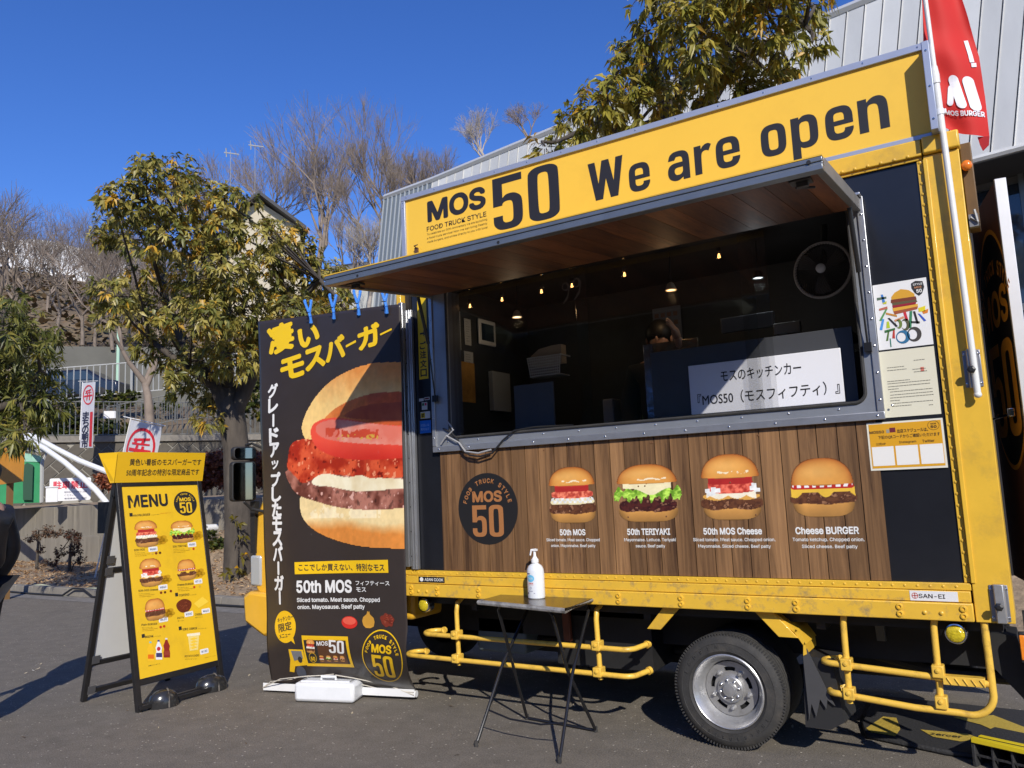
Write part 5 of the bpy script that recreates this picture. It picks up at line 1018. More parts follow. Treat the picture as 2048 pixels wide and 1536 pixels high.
# little pictures
q = bpx(698, 1245); A.poly(ell(q[0], q[1], .085, .048, 24), S(206, 50, 40)); A.up(); A.poly(ell(q[0], q[1] + .012, .07, .030, 20), S(230, 96, 76)); 
for k in range(6): a0 = k * 1.05; A.poly(ell(q[0] + .036 * cos(a0), q[1] + .012 + .016 * sin(a0), .014, .007, 8), S(190, 40, 30))
A.off = .005; q = bpx(737, 1243); A.poly([(q[0] + x, q[1] + z) for x, z in ((-.07, 0), (-.06, .03), (-.02, .055), (-.012, .08), (0, .07), (.008, .082), (.015, .055), (.055, .03), (.065, 0), (.055, -.035), (.02, -.05), (-.03, -.05), (-.06, -.03))], S(206, 152, 58))
q = bpx(776, 1240); A.poly([(q[0] + .072 * cos(t) * (1 + .1 * sin(5 * t)), q[1] + .05 * sin(t) * (1 + .12 * cos(7 * t))) for t in [2 * pi * i / 30 for i in range(30)]], S(126, 50, 36)); A.up()
for i in range(50): t = random.uniform(0, 6.28); r_ = random.uniform(0, .85); A.rect(q[0] + .065 * r_ * cos(t), q[1] + .045 * r_ * sin(t), q[0] + .065 * r_ * cos(t) + .012, q[1] + .045 * r_ * sin(t) + .005, S(*random.choice(((170, 90, 66), (90, 30, 24), (150, 60, 40)))))
A.off = .005
c0 = bpx(573, 1253); A.poly(ell(c0[0], c0[1], .133, .132, 36), S(242, 192, 30)); A.poly([bpx(581, 1276), bpx(594, 1288), bpx(589, 1270)], S(242, 192, 30)); A.up()
for t, dz, hw, hh in (('キッチンカー', .066, .10, .020), ('限定', .0, .085, .036), ('メニュー', -.07, .072, .019)): A.text(t, c0[0] - hw, c0[1] + dz - hh, c0[0] + hw, c0[1] + dz + hh, (.05, .04, .03), .02, rot=.22)
A.off = .005
TY = S(238, 190, 30)
A.poly([bpx(607, 1270), bpx(697, 1273), bpx(706, 1340), bpx(614, 1334)][::-1], TY); A.up(); A.poly([bpx(611, 1279), bpx(693, 1281), bpx(700, 1332), bpx(617, 1328)][::-1], (.03, .028, .026)); A.up()
A.poly([bpx(637, 1280), bpx(690, 1281), bpx(696, 1331), bpx(641, 1329)][::-1], S(92, 60, 40)); A.up()
bt('MOS', 637, 1282, 659, 1291, WHT, .02); a = bpx(661, 1306); c_ = bpx(690, 1282)
for o, h in fifty(a[0], a[1], c_[0], c_[1]): A.poly(o, WHT, h)
q = bpx(626, 1292); burger_on(A, 'm', q[0] - .065, q[1] - .06, q[0] + .055, q[1] + .06, 26, 2)
for i, k in enumerate(('m', 't', 'c', 'b')): q = bpx(645 + i * 13.5, 1318 + i * .5); burger_on(A, k, q[0] - .032, q[1] - .028, q[0] + .032, q[1] + .028, 18, 3)
q = bpx(628, 1316); A.poly(ell(q[0], q[1], .042, .042, 20), TY, [ell(q[0], q[1], .038, .038, 20)]); A.text('50', q[0] - .024, q[1] - .026, q[0] + .024, q[1] + .008, TY, .03)
A.off = .005
A.poly([bpx(580, 1298), bpx(609, 1299), bpx(614, 1332), bpx(590, 1334), bpx(586, 1347), bpx(577, 1345), bpx(582, 1320)][::-1], TY); A.up(); A.poly([bpx(585, 1301), bpx(606, 1302), bpx(608, 1318), bpx(590, 1322)][::-1], S(120, 120, 124)); q = bpx(602, 1320); A.poly(ell(q[0], q[1], .026, .027, 16), (.04, .035, .03)); q = bpx(600, 1347); A.poly(ell(q[0], q[1], .055, .055, 20), S(80, 84, 96)); A.off = .005
# emblem at lower right
c0 = bpx(768, 1318); rr_ = .215; badge(A, c0[0] - .0, c0[1] + .0, rr_, rr_ * 1.03, None, S(246, 198, 24), True)
A.build('banner_lettering', BN, BANP, cut=(.12, .05))
# the printed burger, painted on a fine grid
def banner_burger():
    NX, NZ = 190, 240; U, V = np.meshgrid(np.linspace(-5.45, -4.02, NX), np.linspace(1.16, 2.86, NZ))
    # where each grid point falls in the artwork, in the artwork's own units
    dx, dy, dz = U - CAM.x, -.13 - CAM.y, V - CAM.z
    dep = dx * FWD.x + dy * FWD.y + dz * FWD.z; PX = 1024 + F * (dx * RGT.x + dy * RGT.y + dz * RGT.z) / dep; PY = 768 - F * (dx * UPV.x + dy * UPV.y + dz * UPV.z) / dep
    def inside(poly):
        m = np.zeros(PX.shape, bool); n_ = len(poly); j = n_ - 1
        for i in range(n_):
            xi, yi = poly[i]; xj, yj = poly[j]
            if yi != yj: m ^= ((yi > PY) != (yj > PY)) & (PX < (xj - xi) * (PY - yi) / (yj - yi) + xi)
            j = i
        return m
    def smooth(p, k=3):
        q = [np.array(a, float) for a in p]
        for _ in range(k - 1): q = [c for i in range(len(q)) for c in (q[i] * .75 + q[(i + 1) % len(q)] * .25, q[i] * .25 + q[(i + 1) % len(q)] * .75)]
        return [tuple(a) for a in q]
    N1 = vnoise(NZ, NX, 7, 3, 5); N2 = vnoise(NZ, NX, 16, 5, 4); N3 = vnoise(NZ, NX, 40, 9, 3); N0 = vnoise(NZ, NX, 3, 12, 3)
    rgb = np.zeros((NZ, NX, 3)); al = np.zeros((NZ, NX))
    def mixc(a, b_, t): t = np.clip(t, 0, 1)[..., None]; return np.array(a, float) * (1 - t) + np.array(b_, float) * t
    def setm(m, c): rgb[m] = c[m]; al[m] = 1
    ex = 60
    top = smooth([(798 + ex, 724), (770, 723), (735, 728), (698, 741), (662, 760), (634, 786), (612, 820), (602, 850), (604, 868), (612, 881), (625, 878), (660, 850), (798 + ex, 850)])
    d = np.clip((PY - 724) / 60, 0, 1); c_ = mixc((212, 130, 56), (240, 196, 120), (PY - 730 + (PX - 700) * .1) / 55 + (N1 - .5) * .9); c_ = mixc((0, 0, 0), (1, 1, 1), np.ones_like(PX)) * 0 + c_
    rim = np.clip(((PX - 602) / 26), 0, 1); c_ = c_ * (1 + .10 * (N3 - .5))[..., None]; c_ = c_ * .0 + mixc((246, 206, 130), (222, 142, 66), np.clip(1 - (PY - 735) / 70 + (N2 - .5) * .5, 0, 1)) * (1 + .12 * (N3 - .5))[..., None]
    setm(inside(top), c_)
    inn = smooth([(798 + ex, 782), (760, 784), (715, 796), (676, 812), (650, 832), (628, 862), (620, 880), (660, 875), (798 + ex, 870)])
    setm(inside(inn), mixc((226, 132, 60), (196, 88, 44), (PX - 650) / 120 + (N2 - .5)) * (1 + .25 * (N3 - .5))[..., None])
    inn2 = smooth([(798 + ex, 800), (740, 808), (700, 822), (680, 838), (798 + ex, 842)]); setm(inside(inn2), mixc((168, 72, 44), (196, 96, 54), N2 * 1.6 - .3))
    bb = smooth([(601, 988), (599, 1012), (606, 1040), (632, 1066), (680, 1086), (742, 1097), (804 + ex, 1098), (804 + ex, 1000), (640, 985)])
    t = (PY - (1030 + (PX - 600) * .10)) / 22 + (N1 - .5) * 1.2
    cr = mixc((240, 214, 156), (222, 140, 64), t); cr = np.where(((N2 > .56) & (PY < 1036))[..., None], np.array([250, 232, 188.]), cr); setm(inside(bb), cr * (1 + .14 * (N3 - .5))[..., None])
    pt = smooth([(571, 938), (576, 958), (586, 978), (598, 992), (632, 1003), (668, 1014), (712, 1019), (756, 1020), (802 + ex, 1012), (802 + ex, 960), (620, 930)])
    cp = mixc((108, 58, 46), (184, 122, 104), (N2 - .35) / .3); cp = mixc((0, 0, 0), (1, 1, 1), np.ones_like(PX)) * 0 + cp; cp = np.where((N3 > .72)[..., None], np.array([226, 176, 160.]), cp); cp = np.where((N3 < .30)[..., None], cp * .7, cp); setm(inside(pt), cp)
    ms = smooth([(590, 880), (580, 896), (578, 918), (574, 934), (590, 950), (606, 970), (628, 956), (660, 948), (700, 952), (750, 958), (799 + ex, 950), (799 + ex, 905), (680, 900), (640, 890), (616, 876)])
    cm = mixc((168, 44, 24), (222, 92, 54), (N2 - .33) / .3); cm = np.where((N3 > .70)[..., None], np.array([238, 150, 110.]), cm); cm = np.where((N3 < .28)[..., None], np.array([120, 26, 16.]), cm); setm(inside(ms), cm)
    my = smooth([(621, 964), (632, 952), (652, 946), (676, 952), (700, 956), (720, 948), (744, 958), (770, 955), (801 + ex, 962), (801 + ex, 974), (760, 980), (728, 984), (690, 980), (655, 972), (630, 972)]); setm(inside(my), mixc((250, 240, 206), (226, 206, 160), (N1 - .4) * 3))
    tm = smooth([(619, 858), (622, 880), (634, 898), (660, 912), (704, 920), (748, 920), (799 + ex, 914), (799 + ex, 853), (760, 850), (700, 838), (660, 834), (630, 842)])
    ctm = mixc((236, 84, 62), (206, 50, 38), (PY - 880) / 40 + (N1 - .5) * .4); setm(inside(tm), ctm)
    fa = smooth([(626, 858), (640, 842), (680, 838), (730, 846), (799 + ex, 858), (799 + ex, 892), (740, 888), (680, 884), (640, 876)])
    cf = mixc((224, 120, 100), (236, 170, 150), (N1 - .4) * 3); cf = np.where((np.abs(PY - 866 - (PX - 700) * .03) < 9)[..., None] & (N2 > .5)[..., None] & (np.abs(PX - 710) < 60)[..., None], np.array([206, 76, 50.]), cf); cf = np.where((np.abs(PY - 874) < 5)[..., None] & (N3 > .62)[..., None] & (np.abs(PX - 715) < 45)[..., None], np.array([214, 166, 70.]), cf); setm(inside(fa), cf)
    A = Art(BM, .0045); A.grid(U, V, tolin(rgb), al); A.build('burger_picture', BN, BANP)
banner_burger()
b = MB(); pts = [BM.map(-5.64, .07) + Vector((-.02, 0, -.03)), BM.map(-4.03, .07) + Vector((.02, 0, -.02))]; b.tube(pts, .027, 12); b.build('bottom_bar', WHP, BN, smooth=True)
b = MB()
for j in range(2):
    pass
a, c_ = pts; b.prism([a + Vector((0, -.028, -.02)), c_ + Vector((0, -.028, -.02)), c_ + Vector((0, -.028, .04)), a + Vector((0, -.028, .04))], (0, .003, 0)); b.build('bottom_sleeve', WHP, BN)
b = MB(); b.tube([(-5.70, -.10, 3.215), (-5.2, -.10, 3.21), (-4.6, -.10, 3.16), (-4.05, -.10, 3.125)], .006, 6); b.build('top_rod', BLKM, BN)
# clothes pegs
pegl = ('first blue clothes peg from the left on the banner top', 'second blue clothes peg from the left on the banner top', 'third blue clothes peg from the left, on the banner top', 'fourth blue clothes peg, nearest the truck on the banner top')
for i, (px, py) in enumerate(((620, 622), (668, 612), (717, 604), (772, 600))):
    q = onY(px, py, -.14); t = thing('clothes_peg', tuple(q), pegl[i], 'clothes peg', 'blue clothes pegs along the banner top'); R_ = Matrix.Rotation(radians(random.uniform(-8, 8)), 3, 'Y')
    for s_ in (-1, 1):
        b = MB(); P = [(.004 * s_ + .018, -.012 + .0 * s_, -.115), (.012 * s_ + .012, -.012 - .012 * s_, -.06), (.004 * s_, -.012 - .008 * s_, -.01), (-.012 * s_ - .006, -.012 - .02 * s_, .06), (-.014 * s_ - .008, -.012 - .022 * s_, .085)]
        for p_, p2 in zip(P[:-1], P[1:]): b.tube([R_ @ Vector(p_) + q, R_ @ Vector(p2) + q], [.013, .011], 6)
        b.ball(R_ @ Vector(P[-1]) + q, .017, (1, .6, 1.1), 8, 5); b.build('peg_arm', BLUEP, t, smooth=True)
    b = MB(); b.tube([R_ @ Vector((.02, -.03, -.02)) + q, R_ @ Vector((-.02, -.03, -.015)) + q], .004, 5); b.tube([R_ @ Vector((.02, -.032, -.05)) + q, R_ @ Vector((-.02, -.032, -.045)) + q], .004, 5); b.build('peg_spring', DARK, t)
# white weight tank on the bar, tied with cord
tk = thing('weight_tank', (-4.9, -.15, 0), 'white moulded water weight tied over the foot of the banner', 'weight')
c0, c1, c2, c3 = (-5.13, -.255), (-4.62, -.10), (-4.72, .17), (-5.23, .02)
b = MB(); b.prism([(c0[0], c0[1], .005), (c1[0], c1[1], .005), (c2[0], c2[1], .005), (c3[0], c3[1], .005)], (0, 0, .15)); b.build('tank_body', M('tank_white', (.76, .78, .80), .4, var=.05, dirt=(.5, .5, .48), dirt_amt=.4), tk, bevel=.028)
Tm = lambda a, c_, z: Vector((c0[0] + (c1[0] - c0[0]) * a + (c3[0] - c0[0]) * c_, c0[1] + (c1[1] - c0[1]) * a + (c3[1] - c0[1]) * c_, z + .009))
b = MB(); b.tube([Tm(.1, .15, .150), Tm(.9, .15, .150), Tm(.9, .85, .150), Tm(.1, .85, .150)], .008, 6, closed=True); b.build('tank_ridge', M('tank_white'), tk, smooth=True)
b = MB(); b.tube([Tm(.38, .35, .15), Tm(.38, .35, .175), Tm(.62, .35, .175), Tm(.62, .35, .15)], .012, 6); b.tube([Tm(.38, .65, .15), Tm(.38, .65, .165), Tm(.62, .65, .165), Tm(.62, .65, .15)], .010, 6); b.build('tank_handle', M('tank_white'), tk, smooth=True)
cord = MB(); s1 = pts[0] + Vector((0, -.03, 0)); s2 = pts[1] + Vector((0, -.035, .0))
cord.tube([s1, s1 + Vector((.25, -.03, .10)), Tm(.1, .5, .165), Tm(.35, .55, .17), Tm(.55, .5, .185)], .004, 5); cord.tube([s2, s2 + Vector((-.25, -.03, .06)), Tm(.9, .4, .165), Tm(.6, .4, .185)], .004, 5); cord.tube([s2 + Vector((0, 0, .02)), s2 + Vector((-.3, -.03, .02)), Tm(1., .6, .1)], .0035, 5); cord.tube([s1, s1 + Vector((.1, .0, .06)), s1 + Vector((.35, .0, .1)), Tm(.02, .9, .155), Tm(-.01, .5, .02)], .0035, 5)
tag(cord.build('tie_cord', M('cord_beige', (.62, .58, .50), .7), None, smooth=True), 'pale cord tying the white weight to the foot of the banner', 'cord')

# ================================================================== TABLE AND BOTTLE
TB = thing('folding_table', (-2.83, -.15, 0), 'small folding table with dark brown top and black crossed legs before the truck', 'table')
q0, q1, q2, q3 = Vector((-3.215, -.33, .885)), Vector((-2.46, -.485, .885)), Vector((-2.50, .075, .885)), Vector((-3.235, .255, .885))
b = MB(); b.prism([q + Vector((0, 0, -.018)) for q in (q0, q1, q2, q3)], (0, 0, .022)); b.build('tabletop', M('table_brown', (.045, .028, .018), .22, var=.3, vscale=8, dirt=(.10, .08, .06), dirt_amt=.3, dirt_scale=5, bump=.05, bscale=12), TB)
b = MB()
TPM = M('taped_edge', (.36, .35, .33), .55, .2, var=.3, vscale=14, dirt=(.06, .055, .05), dirt_amt=.9, dirt_scale=9, bump=.6, bscale=30)
b.tube([q + Vector((0, 0, -.008)) for q in (q0, q1, q2, q3)], .017, 8, closed=True); b.build('table_edge', TPM, TB, smooth=True)
LG = M('leg_black', (.02, .02, .022), .22, .3)
def leg(pts, r=.011): b = MB(); b.tube(pts, r, 10); b.build('leg', LG, TB, smooth=True)
# two crossed U frames
F1 = [Vector((-3.135, -.535, .012)), Vector((-2.50, -.575, .012))]; F2 = [Vector((-3.14, .105, .012)), Vector((-2.565, .045, .012))]
leg([F1[0], Vector((-3.10, -.24, .46)), Vector((-3.09, .18, .84)), Vector((-3.05, .19, .866))]); leg([F1[1], Vector((-2.53, -.30, .46)), Vector((-2.56, .06, .84)), Vector((-2.6, .07, .866))])
leg([F2[0], Vector((-3.09, -.14, .46)), Vector((-3.07, -.31, .83)), Vector((-3.04, -.33, .864))]); leg([F2[1], Vector((-2.60, -.24, .46)), Vector((-2.60, -.40, .83)), Vector((-2.63, -.41, .864))])
b = MB(); b.tube([(-3.05, .19, .866), (-2.6, .07, .866)], .010, 8); b.tube([(-3.04, -.33, .864), (-2.63, -.41, .864)], .010, 8); b.build('top_bar', LG, TB, smooth=True)
b = MB(); u1, u2 = F1[0].lerp(Vector((-3.10, -.24, .46)), .42), F1[1].lerp(Vector((-2.53, -.30, .46)), .42); b.tube([u1, u1.lerp(u2, .3) - Vector((0, 0, .035)), u1.lerp(u2, .7) - Vector((0, 0, .035)), u2], .006, 6); b.build('stretcher', LG, TB, smooth=True)
b = MB(); b.tube([F2[0], F2[1]], .010, 8); b.build('floor_bar', LG, TB, smooth=True)
for f_ in F1 + F2: b = MB(); b.tube([f_ - Vector((0, 0, .010)), f_ + Vector((0, 0, .025))], .014, 8); b.build('foot_cap', RUB, TB)
BT = thing('pump_bottle', (-2.865, -.13, .89), 'white pump bottle of hand sanitiser standing on the folding table', 'bottle')
bx_, by_, bz_ = -2.872, -.13, .889; sB = 1.0
b = MB(); b.lathe([(.0003, .0), (.055, .0), (.061, .006), (.062, .02), (.062, .175), (.058, .20), (.046, .22), (.028, .232), (.022, .236), (.022, .246), (.0003, .246)], (bx_, by_, bz_), 'z', 32, mat=Matrix.Diagonal(Vector((1.0, .85, 1)))); b.build('bottle_body', M('milky_plastic', (.74, .77, .80), .28, coat=.3), BT, smooth=True)
b = MB(); b.lathe([(.0003, .240), (.026, .240), (.026, .262), (.020, .266), (.010, .285), (.008, .32), (.0003, .32)], (bx_, by_, bz_), 'z', 20); b.tube([(bx_ + .012, by_, bz_ + .325), (bx_ - .02, by_ - .01, bz_ + .325), (bx_ - .028, by_ - .012, bz_ + .29)], [.010, .008, .006], 8); b.box((bx_ - .018, by_ - .012, bz_ + .318), (bx_ + .018, by_ + .012, bz_ + .332)); b.build('pump', M('pump_white', (.82, .82, .82), .3), BT, smooth=True)
class Cyl(Surf):
    def __init__(s, c, r): s.c = Vector(c); s.r = r
    def map(s, u, v, off=0.): a = -pi / 2 + .0 + u / s.r; return s.c + Vector(((s.r + off) * cos(a), (s.r + off) * sin(a) * .85, v))
A = Art(Cyl((bx_, by_, bz_), .062), .0008, .0004); LBc = -.0
vv, ff = [], []
A.poly([(-.048 + x, z) for x, z in ((0, .165), (.03, .165), (.034, .172), (.004, .172))], S(30, 30, 110)); A.poly(ell(-.012, .138, .030, .024, 20), S(110, 190, 226)); A.up()
A.text('手ピカ', -.032, .130, .006, .146, WHT, .02); A.text('消毒用', -.030, .100, .008, .110, S(210, 60, 60), .01); A.text('アルコールジェル', -.034, .092, .012, .098, S(210, 60, 60), .0); A.poly(ell(-.012, .074, .008, .008, 12), S(90, 90, 130), [ell(-.012, .074, .006, .006, 12)]); A.rect(-.03, .052, .004, .055, S(90, 90, 130)); A.rect(-.045, .035, -.03, .044, S(70, 70, 130)); A.rect(.01, .038, .02, .041, S(70, 70, 130)); A.build('bottle_label', BT, cut=(.01, 1.))

# ================================================================== RED FLAG ON ITS POLE
FP = thing('flag_pole', (-.145, -.06, 2.03), 'white telescopic flag pole clamped to the rear post of the truck', 'pole')
pA, pB = Vector((-.134, -.066, 2.03)), Vector((-.165, -.07, 4.6)); PW = M('pole_white', (.74, .74, .70), .35, var=.06)
b = MB(); b.tube([pA, pA.lerp(pB, .70)], .0165, 12); b.build('pole_tube', PW, FP, smooth=True); b = MB(); b.tube([pA.lerp(pB, .70), pB], .0125, 12); b.build('pole_tube', PW, FP, smooth=True)
b = MB(); m_ = pA.lerp(pB, .70); b.tube([m_ - Vector((0, 0, .05)), m_ + Vector((0, 0, .0)), m_ + Vector((0, 0, .05))], [.021, .021, .015], 12); b.ball(pA, .020, (1, 1, .9), 10, 6); b.build('pole_collar', PW, FP, smooth=True)
for t in (.615, .93): b = MB(); q = pA.lerp(pB, t); b.tube([q - Vector((.0, 0, .018)), q + Vector((0, 0, .018))], .020, 10); b.box((q.x - .045, q.y - .01, q.z - .016), (q.x + .03, q.y + .012, q.z + .012)); b.build('flag_clip', WHP, FP, bevel=.003)
FL = thing('red_flag', (-.05, -.05, 3.7), 'red burger shop flag with white emblem on the pole at the rear of the truck', 'flag')
pxl = [(1842, -60), (1846, 60), (1848, 120), (1856, 190), (1864, 238)]      # hoist edge, top to bottom
pxr = [(1905, -60), (1935, 30), (1958, 110), (1970, 190), (1979, 272)]
class FSurf(Surf):
    def __init__(s): s.L = [onY(a, c_, -.035) for a, c_ in pxl]; s.R = [onY(a, c_, .06) for a, c_ in pxr]
    def map(s, u, v, off=0.):
        t = (1 - v) * (len(s.L) - 1); i = min(int(max(t, 0)), len(s.L) - 2); f_ = t - i
        a = s.L[i].lerp(s.L[i + 1], f_); c_ = s.R[i].lerp(s.R[i + 1], f_); p = a.lerp(c_, u)
        p.z -= .03 * sin(u * pi) * (1 - v) * 1.2; p.y += .035 * sin(u * 7 + v * 2.5) * u + .01 * sin(v * 18 + u * 3); return p + Vector((.0, -off, 0))
FM = FSurf(); b = MB(); nu, nv = 26, 50
for j in range(nv + 1):
    for i in range(nu + 1): b.v.append(tuple(FM.map(i / nu, j / nv)))
for j in range(nv):
    for i in range(nu): a = j * (nu + 1) + i; b.f.append((a, a + 1, a + nu + 2, a + nu + 1)); b.m.append(0)
RF = attr_mat('flag_cloth', .7, trans=.35); 
A = Art(FM, 0); A.v = [(i / nu, j / nv, 0) for j in range(nv + 1) for i in range(nu + 1)]; A.f = list(b.f); A.c = [S(234, 56, 50)] * len(b.v); A.build('flag_cloth', FL, RF).data.polygons.foreach_set('use_smooth', [True] * (nu * nv))
b = MB(); c3_ = [onY(*p, .055) for p in ((1955, 274), (1979, 272), (1978, 290), (1966, 302), (1960, 290))]; b.prism(c3_, (.0, .003, 0)); b.build('flag_corner', M('flag_red_dark', S(170, 14, 24), .7), FL)
A = Art(FM, .006); W2 = (.78, .78, .80)
def capsule(cu, cv, ru, rv, ang=0., n_=20):
    P = []
    for i in range(n_): a = 2 * pi * i / n_; y_ = sin(a) * rv * .30 + (1 if sin(a) > 0 else -1) * rv * .7; x_ = cos(a) * ru; P.append((cu + x_ + y_ * ang, cv + y_))
    return P
A.poly(capsule(.53, .285, .09, .115, -.50), W2); A.poly(capsule(.78, .270, .105, .115, -.42), W2); A.poly(capsule(.40, .265, .055, .075, .45), W2)
A.poly([(.80, .62), (.88, .62), (.90, .47), (.82, .47)], W2); A.poly([(.84, .465), (.93, .465), (.93, .44), (.84, .44)], W2); A.text('MOS BURGER', .26, .118, .96, .155, W2, .03); A.build('flag_emblem', FL, cut=(.06, .04))

# ================================================================== RUBBER MAT AND STEP
ky = M('mat_yellow', (.50, .36, .06), .6, var=.1, bump=.5, bscale=60); kb = M('mat_black', (.03, .03, .032), .7, bump=.6, bscale=60)
mt = thing('rubber_mat', (-.6, 1.0, 0), 'black and yellow patterned rubber mat lying under the rear of the truck', 'mat')
b = MB(); MO = [(-1.03, .84), (-.97, .60), (-.52, .46), (.15, .44), (.3, 1.5), (-1.05, 1.55)]; b.prism([(x, y, .004) for x, y in MO], (0, 0, .03)); b.build('mat_base', kb, mt, bevel=.01)
MTS = Surf((0, 0, .036), (1, 0, 0), (0, 1, 0))
for P in ([(-.98, .70), (-.94, .63), (-.80, .60), (-.79, .76), (-.84, 1.0), (-.92, 1.0)], [(-.68, .80), (-.60, .68), (-.45, .65), (-.36, .75), (-.42, .82)], [(-.52, 1.15), (-.36, 1.05), (-.12, .72), (.0, .52), (.12, .5), (-.05, 1.0), (-.3, 1.3)]):
    v, f = shape2d([P]); b = MB(); b.add([(x, y, .0375) for x, y in v], f); b.build('mat_pattern', ky, mt)
# small cells pressed in the pattern
b = MB()
for i in range(26):
    for j in range(18):
        x = -.96 + i * .045 + (j % 2) * .022; y = .62 + j * .04
        if x < .1: b.add([(x + .018 * cos(pi / 3 * k), y + .016 * sin(pi / 3 * k), .0385 ) for k in range(6)], [tuple(range(6))])
b.build('mat_cells', M('mat_cell', (.045, .043, .035), .7), mt, kind='stuff') if False else None
A = Art(MTS, .003); A.text('zercer', -.62, .71, -.45, .75, (.05, .045, .03), .02); A.build('mat_lettering', mt)
st = thing('step_stool', (-.1, .4, 0), 'black plastic step with a yellow edge stripe at the rear of the truck', 'step')
sx0, sy0, sx1, sy1, sz = -.385, .33, .45, .62, .15
RS = Matrix.Rotation(radians(-22), 4, 'Z'); OG = Vector((-.38, .345, 0))
def sbx(a, c_, name, m, bv=.004): b = MB(); b.box(a, c_, rot=RS, org=OG); return b.build(name, m, st, bevel=bv)
sbx((0, 0, .125), (.8, .30, .15), 'step_top', kb); sbx((.005, -.006, .128), (.8, .03, .156), 'yellow_stripe', M('stripe_yellow', (.78, .60, .02), .4)); sbx((.02, .05, .151), (.8, .085, .156), 'yellow_stripe', M('stripe_yellow'))
sbx((0, 0, 0), (.02, .30, .125), 'step_side', kb); sbx((0, .28, 0), (.8, .30, .125), 'step_back', kb)
for i in range(1, 6): sbx((i * .10, .01, .0), (i * .10 + .012, .28, .124), 'step_rib', kb, .002)
sbx((.02, .012, .055), (.8, .024, .067), 'step_rib', kb, .002)
for i in range(5): sbx((i * .1 + .04, .25, .075), (i * .1 + .075, .27, .105), 'rubber_plug', M('plug_brown', (.12, .03, .01), .5), .006)

